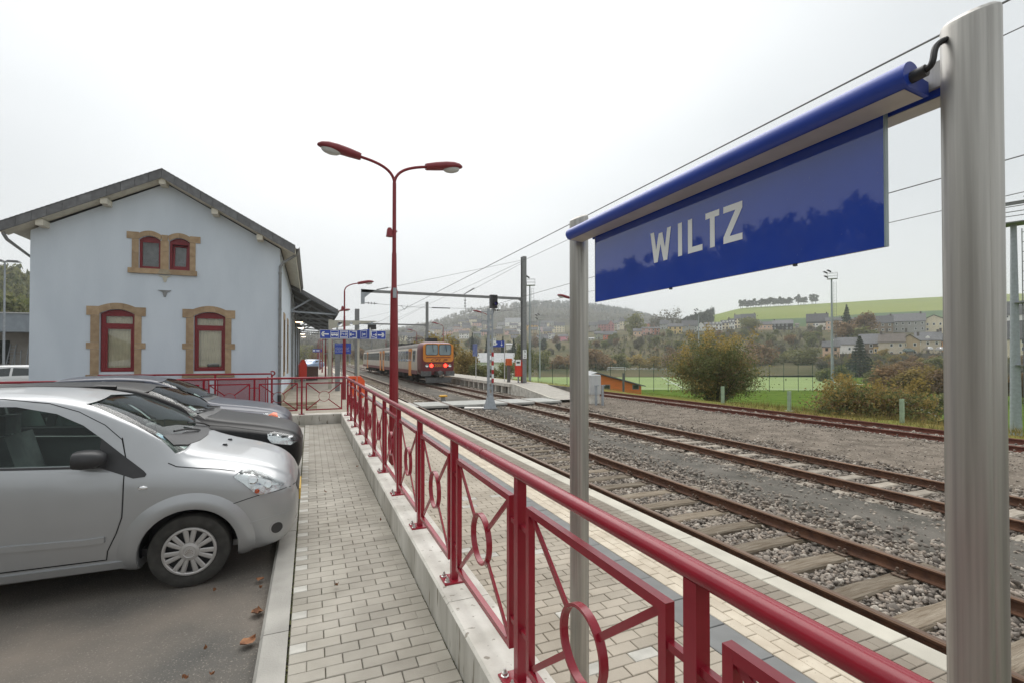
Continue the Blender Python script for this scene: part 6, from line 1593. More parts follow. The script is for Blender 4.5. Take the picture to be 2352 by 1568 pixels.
# ------------------------------------------------------------------ catenary
def insulator(b, a, c, n=3, r=0.09):
    a, c = Vector(a), Vector(c); d = (c - a); b.tube([a, c], 0.02, 6)
    for k in range(n):
        p = a + d * (0.25 + 0.25 * k); q = p + d.normalized() * 0.035; b.tube([p, q], [r, r * 0.5], 10)
def mast(x, y, label, top=8.77, beam=5.83, full=True, base=-0.4):
    t = empty('catenary_mast', label, 'mast', (x, y, 0), 0, 'catenary masts along the line')
    b = MB(); b.span((-0.155, -0.15, base), (0.155, -0.135, top)); b.span((-0.155, 0.135, base), (0.155, 0.15, top)); b.span((-0.012, -0.135, base), (0.012, 0.135, top))
    b.build('mast', M_GALVD, t)
    MB().box((0, 0, base + 0.15), (0.7, 0.7, 0.6)).build('mast_foot', M_CONC, t)
    if not full: return t
    xl = 2.85 - x
    bb = MB().bar((0, 0, beam), (xl, 0, beam - 0.02), 0.10, 0.17).build('beam', M_GALVD, t)
    MB().bar((0, 0, beam - 0.22), (-0.35, 0, beam - 0.06), 0.08, 0.10).build('beam_knee', M_GALVD, bb)
    MB().prism([(xl - 0.02, beam + 0.09), (xl + 0.85, beam + 0.06), (xl + 0.55, beam - 0.12), (xl + 0.20, beam - 0.42), (xl + 0.20, beam - 0.82), (xl - 0.02, beam - 0.82)], -0.05, 0.05).build('drop_bracket', M_GALVL, bb)
    st = MB(); st.tube([(xl + 1.0, 0, beam + 0.09), (-0.1, 0, top - 0.25)], 0.011, 5); st.tube([(5.45 + 3.9 - x, 0, beam + 0.09), (-0.1, 0, top - 0.45)], 0.011, 5)
    st.tube([(xl + 0.9, 0, beam + 0.09), (xl + 1.6, 0, beam + 0.09 + 0.7 * (top - beam - 0.3) / (-xl - 1))], 0.035, 6); st.tube([(9.35 - x, 0, beam + 0.1), (9.35 - x + 0.7, 0, beam + 0.1 + 0.45)], 0.035, 6)
    st.build('stay_wire', M_GALVD, t)
    cw = MB(); zc = beam - 0.74
    cw.tube([(xl + 0.2, 0, zc), (6.2 - x, 0, zc - 0.14), (9.4 - x, 0, zc - 0.10), (-0.15, 0, zc - 0.14)], 0.011, 5)
    for xx in (5.45, 9.75):
        cw.tube([(xx - 0.22 - x, 0, zc - 0.05), (xx - x, 0, zc - 0.34), (xx + 0.22 - x, 0, zc - 0.05)], 0.018, 5)
    cw.build('span_wire', M_GALVD, t)
    ib = MB(); insulator(ib, (xl + 0.22, 0, zc), (xl + 0.95, 0, zc - 0.02)); insulator(ib, (9.42 - x, 0, beam - 0.1), (9.42 - x, 0, zc - 0.12)); insulator(ib, (11.2 - x, 0, zc - 0.12), (11.9 - x, 0, zc - 0.13)); ib.tube([(7.2 - x, 0, zc - 0.13), (8.4 - x, 0, zc - 0.12)], 0.035, 6)
    ib.build('insulator', M_BLACKP, t)
    return t
m1 = mast(13.66, 30.3, 'tall grey catenary mast carrying the white number plate 9 over 2')
np_ = MB().span((-0.14, -0.20, 1.72), (0.14, -0.16, 2.32)).build('number_plate', M_WHITE, m1)
for ch, z in (('9', 2.17), ('2', 1.88)):
    o = text_mesh('lettering', ch, 0.30, M_BLACKP, np_); o.location = (0, -0.202, z)
mast(13.66, 60.1, 'second grey catenary mast, seen above the train cab'); mast(13.66, 89.5, 'third grey catenary mast, seen behind the double street lamp pole', 9.1); mast(13.66, 119, 'farthest grey catenary mast on the island platform side')
mast(3.25, 37.7, 'short grey mast on the near platform behind the direction sign', 5.4, full=False, base=-0.12)
mast(10.9, 150, 'distant grey mast beyond the tail of the train', 8.6, full=False)
def wire(label, pts, r=0.011):
    o = MB().tube(pts, r, 5, cap=False).build('overhead_wire', M_GALVD); tag(o, label, 'wire', 'overhead wires of the railway')
def sag(x0, z0, y0, y1, dz, n=6): return [(x0, y0 + (y1 - y0) * k / n, z0 - dz * 4 * (k / n) * (1 - k / n)) for k in range(n + 1)]
wire('contact wire above the near track, running along the top edge of the station sign', [(5.45, -12, 4.83), (5.45, 160, 4.80)], 0.010)
wire('upper wire over the middle track, leaving the picture highest beside the right sign pole', [(9.6, -12, 6.75), (9.9, 30.3, 6.6), (9.9, 160, 6.4)], 0.009)
wire('contact wire above the middle track, passing behind the sign panel', [(9.95, -12, 4.86), (9.95, 160, 4.84)], 0.010)
wire('feeder wire strung lower beyond the middle track across the hill', [(12.9, -12, 5.0), (12.9, 30.3, 5.1), (12.9, 160, 5.1)], 0.009)

# ------------------------------------------------------------------ signal
sg = empty('railway_signal', 'grey lattice signal post with black lamp head and red and white striped plate', 'signal', (7.75, 21.0, -0.62))
for sx in (-0.085, 0.085):
    b = MB(); o_ = -1 if sx < 0 else 1
    b.span((sx - 0.045, -0.07, 0.02), (sx + 0.045, -0.06, 4.66)); b.span((sx + o_ * 0.035, -0.06, 0.02), (sx + o_ * 0.045, 0.07, 4.66)); b.build('leg', M_GALVL, sg)
for k in range(13): MB().span((-0.05, -0.066, 0.65 + 0.31 * k), (0.05, -0.056, 0.76 + 0.31 * k)).build('batten', M_GALVL, sg)
MB().box((0, 0, 0.33), (0.52, 0.40, 0.62), taper=0.45).build('foot_casing', M_GALVL, sg)
MB().box((0, 0, 0.03), (0.62, 0.45, 0.06)).build('base_plate', M_GALVD, sg); MB().box((0, 0, -0.1), (0.6, 0.5, 0.2)).build('plinth', M_CONCD, sg)
hd = MB().span((-0.02, -0.16, 4.69), (0.31, 0.06, 5.31)).build('signal_head', M_BLACKP, sg)
MB().lathe([(0.085, -0.01), (0.09, -0.12), (0.10, -0.12), (0.10, 0.0)], (0.20, -0.16, 4.90), 'y', 20).build('lens_hood', M_BLACKP, hd, 40)
MB().lathe([(0.001, -0.03), (0.05, -0.02), (0.083, 0.0)], (0.20, -0.162, 4.90), 'y', 20).build('lens', mk('violet_lens', (0.06, 0.05, 0.25), 0.1, var=0.1), hd, 40)
for z in (5.08, 5.22): MB().lathe([(0.001, -0.012), (0.045, -0.01), (0.06, 0.0)], (0.15, -0.162, z), 'y', 16).build('lens', M_BLACK, hd, 40)
MB().tube([(0.20, -0.03, 4.69), (0.15, -0.03, 4.5), (0.10, 0, 4.4)], 0.035, 8).build('head_bracket', M_GALVD, sg)
for z, l in ((4.54, 0.30), (4.10, 0.30)): MB().span((-0.12 - l, -0.04, z - 0.02), (0.16, 0.04, z + 0.015)).build('step_arm', M_GALVL, sg)
MB().span((-0.46, -0.12, 3.58), (-0.02, 0.12, 3.66)).build('step_platform', M_GALVL, sg)
MB().tube([(-0.40, 0, 3.62), (-0.40, 0, 4.55)], 0.018, 8).build('guard_rail', M_GALVL, sg, 40)
mk('signal_red', (0.45, 0.02, 0.025), 0.5)
for k in range(7): MB().span((0.045, -0.095, 1.24 + 0.203 * k), (0.150, -0.08, 1.24 + 0.203 * (k + 1) - 0.002)).build('plate_stripe', MATS['signal_red'] if k % 2 == 0 else M_WHITE, sg)
p2 = MB().span((0.11, -0.10, 2.97), (0.26, -0.085, 3.30)).build('name_plate', M_WHITE, sg)
for ch, z in (('PI', 3.22), ('II', 3.05)):
    o = text_mesh('lettering', ch, 0.13, M_BLACKP, p2); o.location = (0.185, -0.102, z)
# ------------------------------------------------------------------ crossing, marker, slab
cx = empty('board_crossing', 'pale grey concrete crossing slabs laid across both tracks to the island platform', 'crossing', (0, 22.2, -0.47))
M_SLABT = mk('pale_crossing_slab', (0.40, 0.40, 0.375), 0.85, scale=3, var=0.1, bump=0.2)
for a, bq in ((4.80, 6.12), (6.28, 9.12), (9.28, 10.62), (10.78, 12.2)):
    MB().box(((a + bq) / 2, 1.05, -0.05), (bq - a, 2.1, 0.10), ch=0.012).build('slab', M_SLABT, cx)
    MB().span((a + 0.05, 0.04, -0.20), (bq - 0.05, 2.05, -0.10)).build('slab_bearer', M_TUNDER, cx)
MB().box((4.30, 1.05, -0.05), (0.72, 2.1, 0.10), ch=0.012).build('slab', M_SLABT, cx)
ym = empty('track_marker', 'small grey marker box with yellow top between the tracks beyond the crossing', 'marker', (6.79, 25.9, -0.63))
MB().box((0, 0, 0.13), (0.24, 0.22, 0.26), taper=0.8).build('body', M_GALVD, ym); MB().box((0, 0, 0.31), (0.40, 0.34, 0.09), ch=0.02).build('cap', mk('yellow_cap', (0.75, 0.40, 0.03), 0.5), ym)
ws_ = obj('ground_slab', MB().box((0, 0, 0.02), (1.05, 0.55, 0.06), ch=0.008).mesh('ground_slab', mk('white_slab', (0.62, 0.60, 0.57), 0.8, var=0.06))); ws_.location = (7.28, 21.75, -0.62); ws_.rotation_euler = (0, 0, -0.35); tag(ws_, 'white concrete slab lying beside the foot of the signal', 'slab')

# ------------------------------------------------------------------ island platform
ip = empty('island_platform', 'island platform with ramped end, white edge lines and pillared concrete side', 'platform')
PX0, PX1, PZ = 12.2, 14.5, 0.05
prof = [(22.6, -0.46), (23.6, -0.42), (28.5, PZ), (110, PZ)]
v = []; f = []
for y, z in prof: v += [(PX0, y, z), (PX1, y, z)]
for i in range(3): f.append((2 * i, 2 * i + 1, 2 * i + 3, 2 * i + 2))
MB().add(v, f).build('deck', mk('island_paving', (0.40, 0.375, 0.33), 0.88, scale=3, var=0.08, bump=0.3), ip)
for x0 in (PX0 + 0.02, PX1 - 0.14):
    v = []
    for y, z in prof[1:]: v += [(x0, y, z + 0.004), (x0 + 0.12, y, z + 0.004)]
    MB().add(v, [(2 * i, 2 * i + 1, 2 * i + 3, 2 * i + 2) for i in range(2)]).build('edge_line', M_EDGE, ip)
MB().add([(PX0 + 0.02, 23.6, -0.415), (PX1 - 0.02, 23.6, -0.415), (PX1 - 0.02, 23.75, -0.4), (PX0 + 0.02, 23.75, -0.4)], [(0, 1, 2, 3)]).build('edge_line', M_EDGE, ip)
MB().prism([(22.6, -0.8), (22.6, -0.465), (23.6, -0.425), (28.5, PZ - 0.005), (29.2, PZ - 0.005), (29.2, -0.8)], PX0 + 0.01, PX0 + 0.12, 'yz').build('ramp_wall', M_CONC, ip)
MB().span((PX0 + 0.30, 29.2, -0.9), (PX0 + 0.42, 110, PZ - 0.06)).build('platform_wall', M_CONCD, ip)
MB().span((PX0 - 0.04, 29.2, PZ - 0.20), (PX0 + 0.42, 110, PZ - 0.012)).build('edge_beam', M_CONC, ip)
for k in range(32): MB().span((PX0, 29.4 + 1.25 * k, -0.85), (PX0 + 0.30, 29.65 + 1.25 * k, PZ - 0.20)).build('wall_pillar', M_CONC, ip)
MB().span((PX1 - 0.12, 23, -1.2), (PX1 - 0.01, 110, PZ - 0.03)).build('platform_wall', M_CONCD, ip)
def post_sign(label, x, y, h, bw, bh, side=0, cat='sign', board=M_BLUE, marks=True, off=0.0):
    t = empty('platform_sign', label, cat, (x, y, PZ))
    MB().tube([(0, 0, 0), (0, 0, h)], 0.035, 8).build('post', M_LIGHTGREY, t, 40)
    o = MB().span((off - bw / 2, -0.05, h - bh - 0.05), (off + bw / 2, -0.02, h - 0.05)).build('board', board, t)
    if marks:
        MB().span((off - bw * 0.38, -0.054, h - 0.05 - bh * 0.62), (off - bw * 0.08, -0.051, h - 0.05 - bh * 0.38)).build('pictogram', M_WHITE, o)
        MB().add([(off + bw * 0.26, -0.053, h - 0.05 - bh * 0.15), (off + bw * 0.30, -0.053, h - 0.05 - bh * 0.15), (off + bw * 0.30, -0.053, h - 0.05 - bh * 0.6), (off + bw * 0.38, -0.053, h - 0.05 - bh * 0.6), (off + bw * 0.28, -0.053, h - 0.05 - bh * 0.85), (off + bw * 0.18, -0.053, h - 0.05 - bh * 0.6), (off + bw * 0.26, -0.053, h - 0.05 - bh * 0.6)], [(0, 1, 2, 3, 4, 5, 6)]).build('pictogram', M_WHITE, o)
    return t
post_sign('slim white post with small upright blue timetable board on the island platform', 13.3, 39.6, 2.95, 0.42, 1.05, marks=False, off=-0.1, board=mk('timetable_blue', (0.09, 0.12, 0.33), 0.5, scale=4, col2=(0.22, 0.26, 0.42)))
post_sign('white post with wide blue arrow sign on the island platform right of the signal', 13.2, 32.7, 3.0, 0.95, 0.45, off=-0.52)
rbn = empty('litter_bin', 'bright red tall litter bin on two legs on the island platform', 'bin', (13.35, 30.4, PZ))
MB().span((-0.24, -0.16, 0.45), (0.24, 0.16, 1.45), ch=0.08).build('body', M_REDBIN, rbn); MB().tube([(0.27, 0, 0), (0.27, 0, 1.4), (0.2, 0, 1.56), (-0.22, 0, 1.5)], 0.03, 8).build('frame', M_REDBIN, rbn, 40); MB().tube([(-0.02, 0.0, 0), (-0.02, 0, 0.45)], 0.035, 8).build('leg', M_GALVL, rbn, 40)
vb = empty('ticket_validator', 'small orange validator box on a grey post left of the red bin', 'validator', (12.95, 31.3, PZ))
MB().span((-0.09, -0.1, 0), (0.09, 0.1, 1.2)).build('stand', M_TGREY, vb); MB().span((-0.19, -0.15, 1.2), (0.19, 0.15, 1.68), ch=0.03).build('housing', mk('dull_orange', (0.62, 0.13, 0.03), 0.5), vb)
pw = at_d(1190, 832, 33); ws2 = empty('small_white_sign', 'small white square sign with dark arrow near the numbered mast', 'sign', (pw.x, pw.y, 0))
MB().span((-0.19, -0.02, pw.z - 0.2), (0.19, 0, pw.z + 0.2)).build('board', M_WHITE, ws2); MB().span((-0.12, -0.024, pw.z - 0.05), (0.12, -0.021, pw.z + 0.07)).build('pictogram', M_BLACKP, ws2); MB().tube([(0, 0.03, -0.6), (0, 0.03, pw.z + 0.1)], 0.03, 8).build('post', M_GALVD, ws2, 40)
# cabinet and bollards
cb_ = at_z(1363, 926, -0.62); cb = empty('equipment_cabinet', 'pale grey trackside cabinet half hidden by the left sign pole', 'cabinet', (cb_.x, cb_.y, -0.62))
MB().span((-0.30, -0.25, 0.50), (0.30, 0.25, 1.52), ch=0.03).build('housing', M_LIGHTGREY, cb); MB().span((-0.26, -0.2, 0), (0.26, 0.2, 0.5)).build('plinth', M_CONC, cb)
for px, lab in ((1369, 'left one of two short grey posts beside the cabinet'), (1384, 'right one of two short grey posts beside the cabinet')):
    q = at_z(px, 930, -0.62); t = empty('marker_post', lab, 'post', (q.x, q.y, -0.62), 0, 'short grey posts')
    MB().span((-0.05, -0.04, 0), (0.05, 0.04, 1.0)).build('post', M_GALVL, t); MB().span((-0.06, -0.06, 0.98), (0.13, 0.05, 1.03)).build('cap', M_GALVL, t)
# ------------------------------------------------------------------ foliage
def mk_leaf(name, ca, cb, cc, rnd=0.15):
    m = bpy.data.materials.new(name); MATS[name] = m; m.use_nodes = True; nt = m.node_tree; N = nt.nodes; L = nt.links; p = N['Principled BSDF']
    a = N.new('ShaderNodeAttribute'); a.attribute_name = 'tone'
    cr = N.new('ShaderNodeValToRGB'); e = cr.color_ramp.elements; e[0].color = (*ca, 1); e[1].color = (*cc, 1); k = e.new(0.5); k.color = (*cb, 1)
    L.new(a.outputs['Fac'], cr.inputs['Fac'])
    oi = N.new('ShaderNodeObjectInfo'); mr = N.new('ShaderNodeMapRange'); mr.inputs['To Min'].default_value = 1 - rnd; mr.inputs['To Max'].default_value = 1 + rnd
    hs = N.new('ShaderNodeHueSaturation'); L.new(oi.outputs['Random'], mr.inputs['Value']); L.new(mr.outputs['Result'], hs.inputs['Value']); L.new(cr.outputs['Color'], hs.inputs['Color'])
    L.new(hs.outputs['Color'], p.inputs['Base Color']); p.inputs['Roughness'].default_value = 0.75; p.inputs['Specular IOR Level'].default_value = 0.25
    tr = N.new('ShaderNodeBsdfTranslucent'); L.new(hs.outputs['Color'], tr.inputs['Color']); ms = N.new('ShaderNodeMixShader'); ms.inputs['Fac'].default_value = 0.42
    L.new(p.outputs[0], ms.inputs[1]); L.new(tr.outputs[0], ms.inputs[2]); L.new(ms.outputs[0], N['Material Output'].inputs['Surface'])
    return m
LM = {
    'olive': mk_leaf('olive_leaves', (0.122, 0.134, 0.055), (0.201, 0.207, 0.085), (0.317, 0.299, 0.128)),
    'gold': mk_leaf('golden_leaves', (0.183, 0.152, 0.049), (0.329, 0.25, 0.085), (0.488, 0.354, 0.122)),
    'rust': mk_leaf('rusty_leaves', (0.146, 0.104, 0.061), (0.244, 0.165, 0.091), (0.366, 0.232, 0.122)),
    'dark': mk_leaf('conifer_needles', (0.027, 0.041, 0.03), (0.049, 0.068, 0.049), (0.079, 0.1, 0.063)),
    'grey': mk_leaf('bare_twigs', (0.104, 0.098, 0.073), (0.171, 0.159, 0.12), (0.244, 0.226, 0.159)),
    'green': mk_leaf('mixed_green_leaves', (0.098, 0.122, 0.049), (0.177, 0.201, 0.079), (0.317, 0.287, 0.122)),
}
M_BARK = mk('bark', (0.07, 0.055, 0.042), 0.95, scale=10, var=0.3, bump=0.5)
def leaf_cloud(P, N_, S, tone, r, asp=0.6):
    n = len(P); a = r.normal(size=(n, 3)); N_ = N_ + 0.55 * r.normal(size=(n, 3)); N_ /= np.linalg.norm(N_, axis=1)[:, None]
    u = np.cross(N_, a); u /= np.linalg.norm(u, axis=1)[:, None]; v = np.cross(N_, u)
    s = S[:, None]
    V = np.stack([P - u * s, P - v * s * asp + N_ * s * 0.2, P + u * s, P + v * s * asp + N_ * s * 0.2], 1).reshape(-1, 3)
    F = np.arange(4 * n).reshape(n, 4)
    return V, F, np.repeat(tone, 4)
def crown_broad(seed, n=1500, leaf=0.05, flat=1.0, nblob=22, ragged=0.25, dims=(1, 1, 1)):
    """unit crown: about one wide, one tall, standing on z = 0"""
    r = np.random.default_rng(seed); P = []; N_ = []; T = []
    C = r.normal(size=(nblob, 3)); C /= np.linalg.norm(C, axis=1)[:, None]; C *= (r.uniform(0.15, 1, nblob) ** 0.6)[:, None] * np.array([0.40, 0.40, 0.42]) ; C[:, 2] += 0.47
    R = r.uniform(0.09, 0.21, nblob)
    w = R ** 2 / (R ** 2).sum(); k = r.choice(nblob, n, p=w)
    d = r.normal(size=(n, 3)); d /= np.linalg.norm(d, axis=1)[:, None]; d[:, 2] = np.where(r.random(n) < 0.35, np.abs(d[:, 2]), d[:, 2])
    rad = R[k] * (1 + ragged * r.normal(size=n)) * r.uniform(0.55, 1.05, n)
    P = C[k] + d * rad[:, None]; P[:, 2] = np.maximum(0.02, P[:, 2]) * flat
    bt = r.uniform(-0.22, 0.22, nblob); tone = np.clip(0.48 + bt[k] + 0.2 * r.normal(size=n), 0, 1)
    return leaf_cloud(P * np.array(dims), d, leaf * np.exp(0.3 * r.normal(size=n)), tone, r)
def crown_conifer(seed, n=1700, leaf=0.045):
    r = np.random.default_rng(seed); tiers = 13; t = r.integers(0, tiers, n); h = (t + 0.5) / tiers
    h = h ** 0.92; a = (r.integers(0, 11, n) + t * 0.37) * 2 * pi / 11 + 0.13 * r.normal(size=n); rr = (1 - h) * 0.48 * (0.82 + 0.18 * np.sin(a * 3 + t)) * r.uniform(0.1, 1.0, n) ** 0.55 + 0.012
    P = np.stack([rr * np.cos(a), rr * np.sin(a), h * 0.98 + 0.02 - 0.10 * rr + 0.012 * r.normal(size=n)], 1)
    d = np.stack([np.cos(a), np.sin(a), np.full(n, 0.7)], 1)
    return leaf_cloud(P, d, leaf * (1.15 - 0.6 * h) * np.exp(0.25 * r.normal(size=n)), np.clip(0.5 + 0.25 * r.normal(size=n), 0, 1), r, 0.4)
def crown_pine(seed, n=900, leaf=0.05):
    r = np.random.default_rng(seed); nb = 14; C = np.stack([r.normal(0, 0.16, nb), r.normal(0, 0.16, nb), r.uniform(0.33, 0.92, nb)], 1); k = r.integers(0, nb, n); d = r.normal(size=(n, 3)); d /= np.linalg.norm(d, axis=1)[:, None]
    P = C[k] + d * np.array([0.16, 0.16, 0.09]) * r.uniform(0.5, 1.05, n)[:, None]
    return leaf_cloud(P, d, leaf * np.exp(0.3 * r.normal(size=n)), np.clip(0.45 + 0.25 * r.normal(size=n), 0, 1), r)
def leaf_mesh_obj(name, VFT, m):
    V, F, T = VFT; me = mesh_np(name, V, F, m); at = me.attributes.new('tone', 'FLOAT', 'POINT'); at.data.foreach_set('value', T.astype(np.float32)); return me
_CR = {}
def crown(kind, colour, k):
    key = (kind, colour, k)
    if key not in _CR:
        g = {'broad': lambda: crown_broad(100 + k, 2000, 0.036, 1.0, 26, 0.3), 'bush': lambda: crown_broad(200 + k, 2800, 0.032, 1.0, 24, 0.38), 'sparse': lambda: crown_broad(300 + k, 650, 0.034, 1.0, 26, 0.4), 'conifer': lambda: crown_conifer(400 + k), 'pine': lambda: crown_pine(500 + k)}[kind]()
        _CR[key] = leaf_mesh_obj('crown', g, LM[colour])
    return _CR[key]
def trunk_mesh(kind, seed):
    r = random.Random(seed); b = MB()
    if kind in ('conifer',): b.tube([(0, 0, -0.08), (0, 0, 0.5), (0, 0, 0.97)], [0.022, 0.014, 0.003], 6)
    else:
        top = 0.62 if kind != 'pine' else 0.8
        b.tube([(0, 0, -0.12), (0.01, 0, 0.2), (-0.01, 0.01, 0.45), (0.01, 0, top)], [0.026, 0.021, 0.016, 0.006], 6)
        for k in range(7):
            a = r.uniform(0, 6.28); h = r.uniform(0.2, 0.5); L_ = r.uniform(0.2, 0.36)
            b.tube([(0, 0, h), (0.5 * L_ * cos(a), 0.5 * L_ * sin(a), h + 0.14), (L_ * cos(a), L_ * sin(a), h + 0.32)], [0.011, 0.007, 0.002], 5)
    return b.mesh('trunk', M_BARK)
_TR = {k: [trunk_mesh(k, i) for i in range(3)] for k in ('broad', 'conifer', 'pine')}
TN = {'broad': 'tree', 'bush': 'shrub', 'sparse': 'bare_tree', 'conifer': 'spruce_tree', 'pine': 'pine_tree'}
_tc = [0]
def tree(p, h, w, kind, colour, label, group=None, k=None):
    _tc[0] += 1; i = _tc[0] if k is None else k
    t = empty(TN[kind], label, 'shrub' if kind == 'bush' else 'tree', p, random.uniform(0, 6.28) if kind != 'hero' else 0, group)
    inst('crown', crown(kind, colour, i % 4), t, (0, 0, 0), 0, sc=(w, w, h))
    inst('trunk', _TR[{'bush': 'broad', 'sparse': 'broad'}.get(kind, kind)][i % 3], t, (0, 0, 0), 0, sc=(h * (0.5 if kind == 'bush' else 1), h * (0.5 if kind == 'bush' else 1), h))
    return t
def tree_px(px, ybase, ytop, d, wpx, kind, colour, label, group=None):
    p = at_d(px, ybase, d); h = (ybase - ytop) * d / FPX; return tree((p.x, p.y, p.z), h, wpx * d / FPX, kind, colour, label, group)

# two shrubs close to the far track, built leaf by leaf
def hero_shrub(px, ybase, ytop, d, wpx, cols, label, seed, n):
    p = at_d(px, ybase, d); h = (ybase - ytop) * d / FPX; w = wpx * d / FPX
    t = empty('shrub', label, 'shrub', p, 0)
    for j, (cn, share) in enumerate(cols):
        V, F, T = crown_broad(seed + j, int(n * share), 0.052, 1.0, 60, 0.55, (w * (1 - 0.06 * j), w * 0.85, h))
        inst('foliage', leaf_mesh_obj('foliage', (V, F, T), LM[cn]), t, (0, 0, 0), 0)
    r = random.Random(seed); b = MB(); tips = []
    for k in range(46):
        a = r.uniform(0, 6.28); L_ = r.uniform(0.12, 0.54); hh = r.uniform(0.45, 1.16) * (1 - 0.5 * max(0, L_ - 0.25))
        b.tube([(0.04 * cos(a) * w, 0.04 * sin(a) * w, -0.05), (0.5 * L_ * cos(a) * w, 0.5 * L_ * sin(a) * w, 0.45 * hh * h), (L_ * cos(a) * w, L_ * sin(a) * w, hh * h)], [0.03, 0.018, 0.004], 5)
        if hh > 0.7:
            tips.append((L_ * cos(a) * w, L_ * sin(a) * w, hh * h)); tips.append((0.9 * L_ * cos(a) * w, 0.9 * L_ * sin(a) * w, 0.92 * hh * h))
    b.build('branches', M_BARK, t, 40)
    rr_ = np.random.default_rng(seed + 7); P = np.repeat(np.array(tips), 60, 0); P = P + rr_.normal(0, 0.15, P.shape); dn = rr_.normal(size=P.shape)
    V, F, T = leaf_cloud(P, dn / np.linalg.norm(dn, axis=1)[:, None], 0.05 * np.exp(0.3 * rr_.normal(size=len(P))), np.clip(0.6 + 0.25 * rr_.normal(size=len(P)), 0, 1), rr_)
    inst('sprays', leaf_mesh_obj('sprays', (V, F, T), LM[cols[1][0]]), t, (0, 0, 0))
hero_shrub(1642, 932, 772, 31, 225, [('green', 0.62), ('gold', 0.28), ('rust', 0.10)], 'large autumn shrub with green and golden leaves behind the far track', 900, 36000)
hero_shrub(2000, 986, 880, 21.5, 290, [('green', 0.45), ('gold', 0.35), ('rust', 0.20)], 'low spreading olive shrub by the far track near the right sign pole', 950, 20000)
# trees around the sports field and behind the island platform
for px, yb, yt, d, wp, kd, co, lb in [
    (940, 868, 785, 84, 70, 'bush', 'green', 'leftmost olive shrub behind the train roof'), (985, 868, 762, 74, 90, 'bush', 'gold', 'tall yellow-green shrub directly behind the train cab'),
    (1030, 872, 775, 66, 85, 'bush', 'gold', 'yellow-brown shrub right of the train cab'), (1068, 872, 800, 60, 70, 'bush', 'gold', 'lower yellow-brown shrub sloping down right of the train'), (1098, 874, 828, 58, 50, 'bush', 'olive', 'lowest shrub at the right end of the yellow clump by the train'),
    (1120, 878, 835, 60, 60, 'bush', 'olive', 'dark olive shrub behind the railway signal'), (1160, 880, 832, 62, 55, 'bush', 'olive', 'dark olive shrub behind the blue arrow sign'), (1205, 872, 780, 92, 48, 'broad', 'olive', 'upright olive tree left of the numbered mast'),
    (1155, 860, 772, 150, 34, 'conifer', 'dark', 'dark spruce behind the blue arrow sign on the platform'), (1085, 850, 765, 190, 30, 'conifer', 'dark', 'dark spruce in front of the white house left of the signal'), (1118, 852, 778, 170, 30, 'conifer', 'dark', 'second dark spruce beside the signal post'),
    (1180, 850, 776, 160, 34, 'conifer', 'dark', 'dark spruce just left of the olive upright tree')]:
    tree_px(px, yb, yt, d, wp, kd, co, lb)
_nth = {}
def nth(k):
    _nth[k] = _nth.get(k, 0) + 1; return ['first', 'second', 'third', 'fourth', 'fifth', 'sixth', 'seventh'][_nth[k] - 1] + ' '
grp = 'trees along the far side of the sports field'
for i, (px, yt, wp, kd, co) in enumerate([(1245, 800, 60, 'broad', 'olive'), (1285, 808, 65, 'broad', 'rust'), (1325, 800, 70, 'broad', 'rust'), (1372, 798, 80, 'broad', 'rust'), (1420, 808, 70, 'broad', 'olive'), (1462, 806, 80, 'broad', 'gold'), (1500, 815, 62, 'broad', 'gold'), (1545, 803, 65, 'broad', 'rust'),
                                      (1590, 805, 70, 'broad', 'olive'), (1700, 792, 80, 'broad', 'rust'), (1745, 790, 90, 'broad', 'rust'), (1800, 800, 80, 'broad', 'olive'), (1850, 795, 85, 'broad', 'olive'), (1895, 812, 80, 'broad', 'rust'), (1940, 815, 70, 'broad', 'green')]):
    tree_px(px, 862, yt, 188 + 7 * (i % 3), wp, kd, co, nth(co + 'b') + {'olive': 'olive green tree from the left in the belt beyond the sports pitch', 'rust': 'rusty brown tree from the left in the belt beyond the sports pitch', 'gold': 'pale golden tree from the left in the belt beyond the sports pitch', 'green': 'green tree from the left in the belt beyond the sports pitch'}[co], grp)
grp = 'trees on the slope right of the pitch'
for i, (px, yb, yt, d, wp, kd, co) in enumerate([(1895, 880, 842, 125, 45, 'broad', 'olive'), (1930, 880, 835, 120, 55, 'broad', 'olive'), (2010, 890, 838, 110, 60, 'broad', 'olive'), (2040, 905, 838, 75, 95, 'bush', 'rust'), (2060, 880, 826, 130, 70, 'broad', 'rust'), (2085, 908, 845, 72, 90, 'bush', 'gold'), (2095, 955, 905, 50, 60, 'bush', 'olive'), (2110, 878, 830, 125, 60, 'broad', 'rust'), (2130, 912, 838, 70, 95, 'bush', 'gold'), (2150, 868, 815, 140, 60, 'broad', 'olive'), (2150, 960, 900, 48, 70, 'bush', 'olive'), (2165, 915, 850, 66, 80, 'bush', 'rust'), (2250, 915, 840, 66, 90, 'bush', 'gold'), (2330, 920, 845, 66, 90, 'bush', 'rust')]):
    tree_px(px, yb, yt, d, wp, kd, co, nth(co + 's') + {'olive': 'olive bush from the left on the slope below the lower right houses', 'rust': 'brown bush from the left on the slope below the lower right houses', 'gold': 'golden bush from the left on the slope below the lower right houses'}[co], grp)
tree_px(1975, 858, 772, 150, 80, 'conifer', 'dark', 'large dark blue-green spruce in front of the white gabled house')
tree_px(1945, 775, 700, 240, 48, 'conifer', 'dark', 'slender dark spruce beside the floodlight mast, above the slope')
tree_px(1985, 775, 716, 235, 52, 'broad', 'rust', 'rusty autumn tree right of the slender spruce'); tree_px(1935, 782, 735, 232, 60, 'broad', 'rust', 'low rusty tree in front of the slender spruce'); tree_px(1990, 790, 745, 225, 70, 'broad', 'olive', 'olive tree above the white gabled house')
